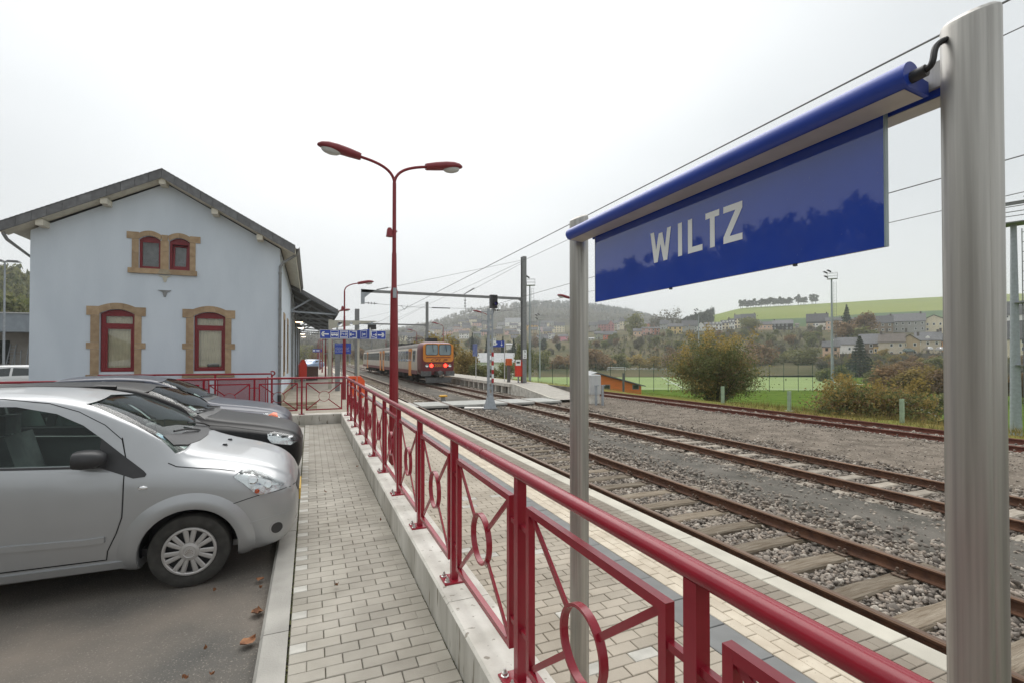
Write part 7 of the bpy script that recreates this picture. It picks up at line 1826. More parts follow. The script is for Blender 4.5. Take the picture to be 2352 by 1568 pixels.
tree_px(1462, 800, 720, 345, 60, 'broad', 'olive', 'tall broad tree standing between the ridge houses'); tree_px(1510, 775, 705, 470, 50, 'sparse', 'grey', 'bare grey tree on the skyline saddle'); tree_px(1545, 770, 708, 480, 55, 'sparse', 'grey', 'second bare grey tree on the skyline saddle')
tree_px(1720, 765, 725, 330, 60, 'bush', 'olive', 'green shrub rising in front of the cream tower house')
# scattered slope trees
def scatter(n, pxr, dr, hr, cols, kinds, label, grp, seed, top=None):
    r = random.Random(seed)
    for i in range(n):
        px = r.uniform(*pxr); d = r.uniform(*dr); p = land(px, d); h = r.uniform(*hr); co = r.choice(cols); kd = r.choice(kinds)
        tree((p.x, p.y, p.z - 0.3), h, h * r.uniform(0.8, 1.25) if kd not in ('conifer', 'pine') else h * 0.45, kd, co, label, grp)
scatter(85, (1330, 1890), (225, 325), (3, 6.5), ['olive', 'rust', 'grey', 'green', 'grey'], ['bush', 'broad', 'sparse'], 'scrubby tree on the steep slope below the ridge houses', 'scrub trees on the steep slope', 5)
scatter(26, (1880, 2170), (150, 190), (3, 5), ['olive', 'rust', 'grey', 'gold'], ['bush', 'broad'], 'low tree on the slope below the lower right houses, far back', 'low trees behind the right slope', 6)
scatter(24, (2180, 2420), (150, 330), (4, 7), ['olive', 'rust'], ['bush', 'broad'], 'scrubby tree on the slope hidden behind the right sign pole', 'trees behind the right pole', 7)
scatter(45, (930, 1330), (260, 420), (4, 9), ['olive', 'rust', 'grey', 'dark'], ['broad', 'sparse'], 'tree among the lower houses of the far town', 'trees in the far town', 8)
scatter(30, (930, 1480), (420, 700), (6, 11), ['olive', 'grey', 'rust'], ['broad', 'sparse'], 'tree higher up among the hillside houses', 'trees high in the far town', 9)
scatter(26, (640, 900), (160, 330), (5, 10), ['olive', 'grey', 'rust'], ['broad', 'sparse'], 'hazy tree beyond the end of the station tracks', 'trees beyond the tracks', 10)
# pines along the crest, copse on the meadow
r = random.Random(12)
for i in range(29):
    px = 1702 + i * 6.2 + r.uniform(-2.5, 2.5)
    if i in (20, 25): continue
    d = 705 + r.uniform(-8, 25); p = land(px, d); hh = r.uniform(9.5, 16.5) if i > 14 else r.uniform(12, 15)
    tree((p.x, p.y, p.z - 0.4), hh, r.uniform(10, 15), 'pine', 'dark', 'dark pine in the row along the crest of the green hill', 'pines along the hill crest')
for i in range(26):
    px = 1562 + i * 2.9 + r.uniform(-2, 2); d = 480 + r.uniform(-10, 60); p = land(px, d); k = i / 25
    tree((p.x, p.y, p.z - 0.5), 7 + 10 * k + r.uniform(-1, 1.5), r.uniform(7, 10), 'broad' if i % 3 else 'conifer', 'dark', 'dark tree in the copse at the left end of the green meadow', 'copse on the meadow edge')
# forest on the far dome hill, one mass
def forest(name, N, sampler, hr, colour, seed, leaves=70, leaf=0.10, con=True):
    r = np.random.default_rng(seed); V = []; F = []; T = []; o = 0
    protos = [crown_conifer(seed + i, leaves, leaf) if i % 2 and con else crown_broad(seed + i, leaves, leaf, 1.0, 7) for i in range(6)]
    for i in range(N):
        p, sc = sampler(r); v, f, t = protos[r.integers(0, 6)]; h = r.uniform(*hr) * sc; w = h * r.uniform(0.5, 0.75); a = r.uniform(0, 6.28)
        q = np.stack([(v[:, 0] * cos(a) - v[:, 1] * sin(a)) * w + p[0], (v[:, 0] * sin(a) + v[:, 1] * cos(a)) * w + p[1], v[:, 2] * h + p[2] - 0.5], 1)
        V.append(q); F.append(f + o); T.append(np.clip(t + r.uniform(-0.2, 0.2), 0, 1)); o += len(v)
    return tag(obj(name, leaf_mesh_obj(name, (np.concatenate(V), np.concatenate(F), np.concatenate(T)), LM[colour])), kind='stuff')
def smp_dome(r):
    px = r.uniform(880, 1560); d = r.uniform(900, 1430); p = land(px, d); return p, 1.0
forest('hill_forest', 1500, smp_dome, (9, 15), 'grey', 31)
def smp_dome2(r):
    px = r.uniform(1180, 1560); d = r.uniform(1180, 1430); p = land(px, d); return p, 1.0
forest('hill_forest', 700, smp_dome2, (11, 17), 'dark', 37)
def smp_far(r):
    px = r.uniform(560, 930); d = r.uniform(420, 950); p = land(px, d); return p, 1.0
forest('valley_forest', 500, smp_far, (7, 13), 'grey', 33)
def smp_scrub(r):
    px = r.uniform(1330, 2420); d = r.uniform(205, 335) if px < 1890 else r.uniform(150, 200); p = land(px, d); return p, 1.0
forest('slope_scrub', 1500, smp_scrub, (1.5, 3.6), 'grey', 35, 60, 0.11)
def smp_scrub2(r):
    px = r.uniform(1330, 2420); d = r.uniform(190, 335) if px < 1890 else r.uniform(150, 200); p = land(px, d); return p, 1.0
forest('slope_scrub', 700, smp_scrub2, (1.5, 3.8), 'olive', 36, 60, 0.11)
# wooded hill to the left of the station (also what the sign glass mirrors)
def left_h(x, y): return 37 * smoothstep(-48, -150, x) - 0.3
xs = np.linspace(-300, -46, 40); ysv = np.linspace(-260, 480, 60)
lv = [(x, y, left_h(x, y) + 4 * noise.noise(Vector((x * 0.015, y * 0.012, 0)))) for y in ysv for x in xs]
lf = [(j * 40 + i, j * 40 + i + 1, (j + 1) * 40 + i + 1, (j + 1) * 40 + i) for j in range(59) for i in range(39)]
lm = mesh_np('wooded_slope', lv, lf, M_WOODHILL); lm.shade_smooth(); tag(obj('wooded_slope', lm), kind='structure')
def smp_left(r):
    x = -52 - 110 * r.uniform(0, 1); y = r.uniform(-120, 420); big = 1.0 + 0.5 * max(0, noise.noise(Vector((x * 0.03, y * 0.03, 1)))); return (x, y, left_h(x, y)), big
forest('slope_wood', 900, smp_left, (8, 14), 'olive', 41, 110, 0.085, False)
forest('slope_wood', 500, smp_left, (8, 14), 'green', 43, 110, 0.085, False)
r = random.Random(77)
for i in range(9):
    px = -6 + i * 9 + r.uniform(-3, 3); d = r.uniform(72, 105); q = at_d(px, 720, d); x, y = q.x, q.y
    tree((x, y, left_h(x, y) - 0.5), r.uniform(10, 15), r.uniform(9, 12), 'broad', r.choice(['olive', 'green', 'green']), 'green tree on the wooded slope left of the station gable', 'trees left of the gable')

# ------------------------------------------------------------------ verge tufts, boulders
tp = []
for i in range(5200):
    x = random.uniform(18.9, 22.5); y = random.uniform(4, 75); tp.append((x, y, -0.66 - 0.1 * max(0, x - 21.2)))
def tufts(name, pts, h, m, seed):
    r = np.random.default_rng(seed); pts = np.asarray(pts); n = len(pts); k = 5; V = []; F = []; T = []
    P = np.repeat(pts, k, 0) + np.concatenate([r.normal(0, 0.06, (n * k, 2)), np.zeros((n * k, 1))], 1); a = r.uniform(0, 6.28, n * k); hh = h * np.exp(0.4 * r.normal(size=n * k)); w = 0.012 * h / 0.25
    dx = np.stack([np.cos(a), np.sin(a), np.zeros(n * k)], 1); lean = np.stack([r.normal(0, 0.35, n * k), r.normal(0, 0.35, n * k), np.ones(n * k)], 1) * hh[:, None]
    V = np.stack([P - dx * w, P + dx * w, P + lean], 1).reshape(-1, 3); F = np.arange(3 * n * k).reshape(-1, 3)
    me = mesh_np(name, V, F, m); at = me.attributes.new('tone', 'FLOAT', 'POINT'); at.data.foreach_set('value', np.repeat(r.uniform(0, 1, n * k), 3).astype(np.float32))
    return tag(obj(name, me), kind='stuff')
M_TUFT = mk_leaf('dry_grass_blades', (0.10, 0.11, 0.03), (0.20, 0.17, 0.055), (0.34, 0.25, 0.10))
tufts('verge_grass', [q for q in tp if q[1] < 19], 0.17, M_TUFT, 3); tufts('verge_grass', [q for q in tp if q[1] >= 19], 0.07, M_TUFT, 4)
M_PALEST = mk('pale_boulder', (0.30, 0.29, 0.26), 0.95, scale=1, var=0.3)
bs = []
for i in range(520):
    px = random.uniform(1330, 1560); q = at_d(px, 858, 183); z = q.z + random.uniform(0, 1) * (1.8 if 1440 < px < 1530 else 0.9); bs.append((q.x, q.y + random.uniform(-1, 1), z))
def boulders(name, pts, size, m, seed):
    r = np.random.default_rng(seed); pts = np.asarray(pts); n = len(pts); v = np.stack([ICO_V * (1 + r.uniform(-0.3, 0.3, (12, 1))) for _ in range(n)]) * (size * np.exp(0.3 * r.normal(size=n)))[:, None, None] + pts[:, None, :]
    return tag(obj(name, mesh_np(name, v.reshape(-1, 3), (ICO_F[None] + 12 * np.arange(n)[:, None, None]).reshape(-1, 3), m)), kind='stuff')
boulders('stone_heap', bs, 0.5, M_PALEST, 8)

# ------------------------------------------------------------------ sports ground furniture
goal = empty('football_goal', 'white football goal at the far end of the sports pitch', 'goal', (0, 0, 0))
ga, gb = at_d(1396, 858.5, 178), at_d(1437, 858.5, 178); gh = 2.5
MB().tube([ga, (ga.x, ga.y, ga.z + gh), (gb.x, gb.y, gb.z + gh), gb], 0.12, 6).build('frame', M_WHITE, goal)
bk = Vector((_f0.x, _f0.y, 0)) * 2.0
MB().tube([ga + bk, ga + bk * 0.9 + Vector((0, 0, gh * 0.75)), gb + bk * 0.9 + Vector((0, 0, gh * 0.75)), gb + bk], 0.09, 6).build('rear_frame', M_WHITE, goal)
M_NET = bpy.data.materials.new('green_netting'); M_NET.use_nodes = True
def _net():
    nt = M_NET.node_tree; N = nt.nodes; L = nt.links; p = N['Principled BSDF']; p.inputs['Base Color'].default_value = (0.015, 0.10, 0.06, 1); t = N.new('ShaderNodeBsdfTransparent'); mx = N.new('ShaderNodeMixShader'); mx.inputs['Fac'].default_value = 0.16
    L.new(t.outputs[0], mx.inputs[1]); L.new(p.outputs[0], mx.inputs[2]); L.new(mx.outputs[0], N['Material Output'].inputs['Surface'])
_net()
M_FENCEG = mk('dark_green_post', (0.02, 0.055, 0.03), 0.6, var=0.1)
bf = empty('ball_fence', 'tall green ball-catching fence along the near edge of the sports pitch', 'fence', (0, 0, 0))
prev = None
for k in range(23):
    px = 1236 + 33.2 * k; q = at_d(px, 898, 87)
    MB().tube([(q.x, q.y, -4.4), (q.x, q.y, -4.4 + 5.1)], 0.05, 6).build('post', M_FENCEG, bf)
    if prev is not None:
        fr = 0.16
        MB().add([(prev.x, prev.y, -4.3), (q.x, q.y, -4.3), (q.x, q.y, 0.6), (prev.x, prev.y, 0.6)], [(0, 1, 2, 3)]).build('net', M_NET, bf)
    prev = q
gr = MB()
q0 = None
bf2 = empty('pitch_barrier', 'low white rail along the right side of the sports pitch', 'fence', (0, 0, 0))
a, bq = at_d(1530, 891, 95), at_d(1560, 890, 95); MB().tube([(a.x, a.y, -3.4), (bq.x, bq.y, -3.4)], 0.06, 6).build('rail', M_WHITE, bf2)
a, bq = at_d(1905, 885, 100), at_d(1985, 889, 96); MB().tube([(a.x, a.y, -3.6), (bq.x, bq.y, -3.6)], 0.06, 6).build('rail', M_WHITE, bf2)
# orange hut
M_HUT = mk('orange_boards', (0.74, 0.19, 0.035), 0.7, scale=3, var=0.12, stretch=(0.3, 1, 6))
d = 62; pr0, pr1 = at_d(1371, 860, d), at_d(1473, 884, d)
hut = empty('orange_hut', 'orange boarded hut with shallow grey roof below the far track', 'hut', (pr0.x, pr0.y, 0), atan2((pr1 - pr0).y, (pr1 - pr0).x))
Wd = (Vector((pr1.x, pr1.y, 0)) - Vector((pr0.x, pr0.y, 0))).length; zr, ze = at_d(1371, 856, d).z, at_d(1473, 884, d).z
nb = 12
for k in range(nb):
    z0 = -5 + (zr - 0.05 + 5) * k / nb; z1 = -5 + (zr - 0.05 + 5) * (k + 1) / nb - 0.012; f = lambda z: Wd * min(1, max(0.02, (zr - 0.08 - z) / (zr - ze) if z > ze else 1))
    MB().prism([(-min(Wd * 0.38, f(z0)), z0), (f(z0), z0), (f(z1), z1), (-min(Wd * 0.38, f(z1)), z1)], 0.0, 0.06).build('board', M_HUT, hut)
MB().prism([(-Wd * 0.38, -5), (Wd * 0.99, -5), (Wd * 0.99, ze - 0.08), (0, zr - 0.10), (-Wd * 0.38, zr - 0.40 * (zr - ze) - 0.1)], 0.06, 9.0).build('wall', M_HUT, hut)
rfh = MB().prism([(0, zr), (Wd * 1.08, ze - 0.14), (Wd * 1.08, ze - 0.02), (0, zr + 0.14)], -0.45, 9.4).build('roof', M_SLATE, hut); MB().prism([(0, zr), (0, zr + 0.14), (-Wd * 0.42, zr - 0.42 * (zr - ze)), (-Wd * 0.42, zr - 0.42 * (zr - ze) - 0.12)], -0.45, 9.4).build('roof_slope', M_ZINC, rfh)
for px in (1394, 1460):
    q = at_d(px, 887, d); u = (Vector((q.x, q.y, 0)) - Vector((pr0.x, pr0.y, 0))).length
    wf_ = MB().span((u - 0.42, -0.03, q.z - 0.36), (u + 0.42, 0.03, q.z + 0.28)).build('window', M_TIMBERG, hut); MB().span((u - 0.33, -0.045, q.z - 0.27), (u + 0.33, -0.03, q.z + 0.19)).build('pane', M_DARKGLASS, wf_)
q = at_d(1432, 880, 55); t = empty('dark_pole', 'thick dark pole standing in front of the orange hut', 'pole', (q.x, q.y, -2)); MB().tube([(0, 0, -2), (0, 0, at_d(1432, 856, 55).z + 2)], 0.13, 8).build('pole', M_TGREY, t, 40)
# pale green marker posts by the far track
M_PGREEN = mk('pale_green_concrete', (0.36, 0.47, 0.34), 0.85, scale=5, var=0.12, bump=0.2)
for px, yb, h, lab in ((1660, 931, 0.98, 'left pale green post, in front of the large autumn shrub'), (1813, 946, 0.98, 'middle pale green post on the verge against the lawn'), (2072, 972, 0.98, 'right pale green post, in front of the low spreading shrub')):
    q = at_x(px, yb, 20.3); t = empty('fence_post', lab, 'post', (q.x, q.y, -0.72), 0.3, 'pale green posts on the verge')
    b = MB(); b.span((-0.085, -0.06, -0.2), (0.085, 0.0, h)); b.span((-0.085, 0.0, -0.2), (-0.045, 0.06, h)); b.build('post', M_PGREEN, t); MB().box((0, 0, -0.05), (0.3, 0.3, 0.25)).build('foot', M_CONC, t)
# stair rail on the right slope
qa = [at_d(1985, 898, 52), at_d(2045, 905, 47), at_d(2168, 963, 38), at_d(2010, 990, 30)]
vv = [tuple(p) for p in qa] + [(p.x, p.y, -4.6) for p in qa[:3]]
bk_ = mesh_np('dry_bank', [vv[i] for t_ in ((0, 1, 3), (1, 2, 3), (0, 4, 1), (1, 4, 5), (1, 5, 2), (2, 5, 6)) for i in t_], np.arange(18).reshape(6, 3), M_DRYGRASS); tag(obj('dry_bank', bk_), kind='structure')
srp = empty('stair_handrail', 'grey stair handrail running down the slope left of the right sign pole', 'handrail', (0, 0, 0))
a, bq = at_d(2045, 908, 42), at_d(2150, 954, 34)
MB().tube([a, bq], 0.05, 6).build('handrail', M_GALVL, srp)
for k in range(6):
    q = a.lerp(bq, k / 5); MB().tube([q, (q.x, q.y, q.z - 1.1)], 0.035, 6).build('post', M_GALVL, srp)
# floodlight masts
def flood(px, ybase, ytop, d, label, r0=0.28, ladder=True, arm=1.0, group='sports floodlight masts', cross=False):
    p = at_d(px, ybase, d); zt_ = at_d(px, ytop, d).z; h = zt_ - p.z
    t = empty('floodlight_mast', label, 'floodlight', (p.x, p.y, p.z), -YAW - math.atan((px - PW / 2) / FPX), group)
    MB().tube([(0, 0, 0), (0, 0, h * 0.5), (0, 0, h)], [r0, r0 * 0.75, r0 * 0.5], 10).build('mast', M_GALVL, t, 40)
    if ladder:
        lb = MB(); x = r0 * 1.2
        for sx in (x, x + 0.42): lb.tube([(sx, -0.1, h * 0.08), (sx, -0.1, h * 0.97)], 0.022, 4)
        k = h * 0.08
        while k < h * 0.97: lb.tube([(x, -0.1, k), (x + 0.42, -0.1, k)], 0.018, 4); k += 0.55
        lb.build('ladder', M_GALVD, t)
        for zz in (0.62, 0.33):
            c = MB(); c.span((0, -0.35, h * zz), (x + 0.9, 0.35, h * zz + 0.05))
            for a_ in ((x + 0.9, -0.35), (x + 0.9, 0.35)): c.tube([(a_[0], a_[1], h * zz), (a_[0], a_[1], h * zz + 1.0)], 0.02, 4)
            c.tube([(x + 0.9, -0.35, h * zz + 1.0), (x + 0.9, 0.35, h * zz + 1.0)], 0.02, 4); c.build('rest_platform', M_GALVD, t)
    pf = MB(); pf.span((-0.7, -0.6, h - 0.06), (0.95, 0.6, h))
    for zz in (0.55, 1.1): pf.tube([(-0.7, -0.6, h + zz), (0.95, -0.6, h + zz), (0.95, 0.6, h + zz), (-0.7, 0.6, h + zz), (-0.7, -0.6, h + zz)], 0.025, 4)
    for a_ in ((-0.7, -0.6), (0.95, -0.6), (0.95, 0.6), (-0.7, 0.6)): pf.tube([(a_[0], a_[1], h), (a_[0], a_[1], h + 1.1)], 0.025, 4)
    pf.build('platform', M_GALVD, t)
    if cross: MB().bar((-2.6, 0, h + 1.15), (2.6, 0, h + 1.15), 0.14, 0.18).build('cross_arm', M_GALVD, t)
    for (x, y, z) in ([(-1.0, 0, h + 1.35), (-0.4, 0.2, h + 1.6), (-0.9, 0.1, h + 0.5)] if not cross else [(-2.2, 0, h + 1.5), (-1.0, 0, h + 1.5), (0.9, 0, h + 1.5), (2.1, 0, h + 1.5)]):
        fl = MB().box((0, 0, 0), (0.85, 0.6, 0.28), taper=0.7).build('floodlight', M_BLACKP, t, loc=(x, y, z)); fl.rotation_euler = (0.3, 0.5 if not cross else 0, 0.4)
    return t
flood(1912, 893, 640, 93, 'tall floodlight mast with ladder standing clear against the green hill'); flood(1605, 870, 722, 150, 'distant floodlight mast rising behind the large autumn shrub', 0.25, False)
flood(1217, 880, 655, 88, 'floodlight mast with caged ladder right behind the numbered catenary mast', 0.26); flood(1240, 868, 735, 130, 'slim distant floodlight mast right of the numbered catenary mast', 0.22, False)
flood(2334, 1000, 512, 27, 'heavy floodlight mast with ladder at the right picture edge', 0.27, True, cross=True)
# ------------------------------------------------------------------ depot on the left
dq = at_d(30, 855, 45)
dp_ = empty('depot_building', 'depot with deep blue-grey roof edge left of the station, ladders leaning on it', 'building', (dq.x, dq.y, 0), -0.12)
M_DEPOT = mk('blue_grey_cladding', (0.27, 0.31, 0.35), 0.6, scale=2, var=0.08); M_DEPW = mk('depot_wall', (0.33, 0.31, 0.28), 0.9, var=0.12, scale=1.5)
MB().span((-14, 1.6, -0.2), (14, 12, 4.6)).build('wall', M_DEPW, dp_); MB().span((-14.2, -0.6, 4.15), (14.2, 13, 5.85)).build('roof_fascia', M_DEPOT, dp_); MB().span((-14.3, -0.7, 5.85), (14.3, 13, 5.95)).build('roof_coping', M_LIGHTGREY, dp_)
for x in (-4, 1.6, 7): MB().bar((x, 1.6, 2.2), (x, -0.4, 4.1), 0.25, 0.3).build('brace', M_TGREY, dp_)
MB().span((2.2, 1.5, -0.1), (5.0, 1.62, 2.6)).build('door', M_TIMBERG, dp_); MB().span((-3.6, 1.5, 1.2), (-1.2, 1.62, 3.4)).build('window', M_DARKGLASS, dp_)
for i, (x, h, lean) in enumerate([(-1.1, 3.2, 0.25), (-0.3, 2.6, -0.2), (0.5, 3.6, 0.1), (1.0, 2.7, 0.25)]):
    w_ = Matrix.Rotation(-0.12, 4, 'Z') @ Vector((x, 1.0, 0)) + Vector((dq.x, dq.y, 0))
    t = empty('ladder', ['shortish ladder', 'low wide ladder', 'tallest ladder', 'rightmost ladder'][i] + ' leaning on the depot wall at the left edge', 'ladder', (w_.x, w_.y, -0.12), -0.12, 'ladders at the depot')
    b = MB()
    for sx in (-0.22, 0.22): b.bar((sx, 0, 0), (sx + lean, 0.5, h), 0.05, 0.07)
    b.build('side_rails', M_GALVL, t); b = MB(); k = 0.3
    while k < h: b.bar((-0.2 + lean * k / h, 0.5 * k / h, k), (0.2 + lean * k / h, 0.5 * k / h, k), 0.03, 0.03); k += 0.3
    b.build('rungs', M_GALVL, t)
q = at_d(8, 850, 40); t = empty('yard_light', 'slim yard light post with flat double head at the left picture edge', 'street lamp', (q.x, q.y, -0.12)); h = at_d(8, 597, 40).z
MB().tube([(0, 0, 0), (0, 0, h)], [0.10, 0.06], 8).build('pole', M_GALVL, t, 40); MB().box((0.55, 0, h + 0.05), (0.9, 0.5, 0.14), taper=0.7).build('head', M_TGREY, t); MB().box((-0.45, 0, h + 0.05), (0.9, 0.5, 0.14), taper=0.7).build('head', M_TGREY, t)
for i, (px, d, c, lab) in enumerate([(20, 52, (0.03, 0.16, 0.05), 'green skip in the yard below the ladders'), (58, 50, (0.55, 0.42, 0.04), 'small yellow bin in the yard beside the gable')]):
    q = at_d(px, 855, d); t = empty('yard_container', lab, 'container', (q.x, q.y, -0.12)); m_ = mk('container_paint' + str(i), c, 0.6); MB().prism([(-0.7, 0.1), (0.7, 0.1), (0.9, 1.0), (-0.9, 1.0)], -0.5, 0.5).build('tub', m_, t); MB().span((-0.95, -0.55, 1.0), (0.95, 0.55, 1.06)).build('rim', m_, t)
# ------------------------------------------------------------------ houses of the town
WALLC = {'yellow': (0.56, 0.42, 0.19), 'grey': (0.30, 0.30, 0.28), 'white': (0.66, 0.65, 0.62), 'cream': (0.60, 0.54, 0.40), 'peach': (0.57, 0.40, 0.29), 'dark': (0.05, 0.05, 0.052), 'tan': (0.42, 0.33, 0.21), 'pink': (0.52, 0.33, 0.29), 'rose': (0.36, 0.16, 0.16),
         'brick': (0.36, 0.17, 0.12), 'beige': (0.46, 0.41, 0.32), 'orange': (0.58, 0.31, 0.14), 'olive': (0.30, 0.31, 0.22), 'red': (0.50, 0.15, 0.09), 'mint': (0.45, 0.53, 0.50), 'lilac': (0.55, 0.45, 0.48), 'vivid': (0.60, 0.27, 0.33), 'green': (0.17, 0.23, 0.22), 'brown': (0.20, 0.16, 0.12), 'ochre': (0.55, 0.33, 0.08)}
WM = {k: mk('house_wall_' + k, tuple(min(0.86, c * 1.28) for c in v) if k != 'dark' else v, 0.9, scale=0.6, var=0.07) for k, v in WALLC.items()}
RM = {'slate': mk('house_roof_slate', (0.075, 0.075, 0.08), 0.75, scale=1.2, var=0.15), 'grey': mk('house_roof_grey', (0.12, 0.12, 0.125), 0.7, scale=1.2, var=0.12), 'brown': mk('house_roof_brown', (0.12, 0.10, 0.085), 0.8, scale=1.2, var=0.15), 'pale': mk('house_roof_pale', (0.34, 0.345, 0.35), 0.7, scale=1.2, var=0.1)}
WIN_ME = {k: MB().box((0, -0.02, 0), (1.0, 0.10, 1.35)).mesh('window', m) for k, m in (('d', M_DARKGLASS), ('w', M_WHITE), ('b', mk('brown_shutter', (0.10, 0.045, 0.03), 0.7)))}
PANE_ME = MB().box((0, -0.06, 0), (0.72, 0.04, 1.08)).mesh('pane', M_DARKGLASS)
def seat_depth(px, yb, hint):
    best, bd = 1e9, hint
    for d in np.arange(hint * 0.72, hint * 1.3, 2.0):
        e = abs(at_d(px, yb, d).z - ground_h(px, d))
        if e < best - 0.02 + 0.0006 * abs(d - hint): best, bd = e, d
    return bd
def house(x0, x1, yb, ye, yr, hint, wall, roof, label, kind='eave', rot=0.0, win='w', depth=9.0, mansard=False, chim=True, dormers=0, seat=True):
    px = (x0 + x1) / 2; d = seat_depth(px, yb, hint) if seat else hint
    p = at_d(px, yb, d); W_ = (x1 - x0) * d / FPX; eh = (yb - ye) * d / FPX; rh = (yb - yr) * d / FPX
    t = empty('house', label, 'house', p, -YAW - math.atan((px - PW / 2) / FPX) + rot)
    far = d > 455
    wo = MB().span((-W_ / 2, 0, -4), (W_ / 2, depth, eh)) 
    if kind == 'gable': wo.prism([(-W_ / 2, eh), (W_ / 2, eh), (0, rh - 0.15)], 0, depth)
    else: wo.prism([(0, eh), (depth, eh), (depth / 2, rh - 0.15)], -W_ / 2, W_ / 2, 'yz')
    wo = wo.build('wall', WM[wall], t)
    rf = MB(); o = 0.45; th = 0.22
    if kind == 'gable':
        for s_ in (-1, 1):
            k = (rh - eh) / (W_ / 2); rf.prism([(0, rh), (s_ * (W_ / 2 + o), eh - k * o), (s_ * (W_ / 2 + o), eh - k * o + th), (0, rh + th)], -o, depth + o)
    else:
        k = (rh - eh) / (depth / 2)
        rf.prism([(depth / 2, rh), (-o, eh - k * o), (-o, eh - k * o + th), (depth / 2, rh + th)], -W_ / 2 - 0.3, W_ / 2 + 0.3, 'yz'); rf.prism([(depth / 2, rh), (depth / 2, rh + th), (depth + o, eh - k * o + th), (depth + o, eh - k * o)], -W_ / 2 - 0.3, W_ / 2 + 0.3, 'yz')
    ro = rf.build('roof', RM[roof], t)
    if mansard: MB().span((-W_ / 2 - 0.15, -0.2, eh - 1.6), (W_ / 2 + 0.15, -0.02, eh + 0.05)).build('mansard_band', RM[roof], ro)
    if chim:
        cx_ = W_ * random.choice([-0.42, 0.42, 0.38]); MB().span((cx_ - 0.4, depth / 2 - 0.4, rh - 0.5), (cx_ + 0.4, depth / 2 + 0.4, rh + 1.1)).build('chimney', RM['brown'], ro)
    for k in range(dormers):
        dx = -W_ / 2 + W_ * (k + 0.5) / dormers; MB().prism([(dx - 0.7, eh + 0.1), (dx + 0.7, eh + 0.1), (dx + 0.7, eh + 1.3), (dx, eh + 1.9), (dx - 0.7, eh + 1.3)], 0.6, 3).build('dormer', WM['white'], ro)
    cols = max(2, min(6, int(round(W_ / 2.9)))); rows = max(1, int(round((eh - (1.4 if mansard else 0)) / 2.9))); top = eh - (1.6 if mansard else 0)
    if far: cols = min(cols, 4)
    for rr in range(rows):
        for c in range(cols):
            if random.random() < 0.12: continue
            x = -W_ / 2 + W_ * (c + 0.5) / cols; z = top * (rr + 0.55) / rows
            if far: inst('window', WIN_ME['w' if wall == 'dark' else 'd'], t, (x, 0, z))
            else:
                w1 = inst('window', WIN_ME[win], t, (x, 0, z))
                if win != 'd': inst('pane', PANE_ME, w1, (0, 0, 0))
    if not far and rows > 1:
        x = -W_ / 2 + W_ * random.choice([0.3, 0.5, 0.7]); MB().span((x - 0.5, -0.09, 0), (x + 0.5, 0.02, 2.1)).build('door', RM['brown'], t)
    return t
def A(x, y): return ((2250 + x / 4.704) / 1.469388, (980 + y / 4.704) / 1.469388)
def B(x, y): return ((2700 + x / 4.704) / 1.469388, (980 + y / 4.704) / 1.469388)
def Cc(x, y): return ((1900 + x / 5.807) / 1.469388, (980 + y / 5.807) / 1.469388)
def Dd(x, y): return ((1350 + x / 3.92) / 1.469388, (1000 + y / 3.92) / 1.469388)
def H(f, x0, x1, yb, ye, yr, *a, **k): house(f(x0, 0)[0], f(x1, 0)[0], f(0, yb)[1], f(0, ye)[1], f(0, yr)[1], *a, **k)
# ridge row
H(A, 25, 245, 690, 575, 525, 345, 'yellow', 'slate', 'yellow house at the left end of the ridge terrace', win='d')
H(A, 250, 480, 660, 560, 475, 347, 'grey', 'slate', 'grey house next to the yellow one, with wide slate roof'); H(A, 490, 600, 640, 560, 500, 352, 'white', 'slate', 'small white house with gable left of the white terrace', 'gable')
H(A, 602, 718, 630, 548, 505, 348, 'white', 'slate', 'low white house left of the shuttered terrace'); H(A, 722, 878, 632, 540, 500, 347, 'white', 'slate', 'white terrace house with brown shutters', win='b', dormers=3)
H(A, 880, 985, 622, 520, 470, 346, 'cream', 'slate', 'narrow cream house with dormers beside the shuttered terrace', win='b', dormers=2); H(A, 986, 1078, 618, 510, 445, 346, 'white', 'slate', 'narrow tall white house left of the cream tower house', dormers=2)
H(A, 1080, 1166, 600, 445, 385, 345, 'cream', 'slate', 'tall cream tower house on the ridge', win='b'); H(A, 1190, 1400, 540, 470, 372, 362, 'grey', 'slate', 'big barn-like grey roof behind the peach house', 'eave')
H(A, 1200, 1478, 625, 535, 480, 345, 'peach', 'grey', 'long peach house right of the tower house', win='b'); H(A, 1482, 1700, 625, 545, 495, 345, 'peach', 'slate', 'second peach house with darker roof beside the slate clad house')
H(A, 1703, 1985, 628, 530, 470, 343, 'dark', 'grey', 'dark slate clad house with white windows', win='w'); H(A, 2045, 2095, 610, 550, 520, 345, 'brown', 'brown', 'small brown shed right of the slate clad house', chim=False)
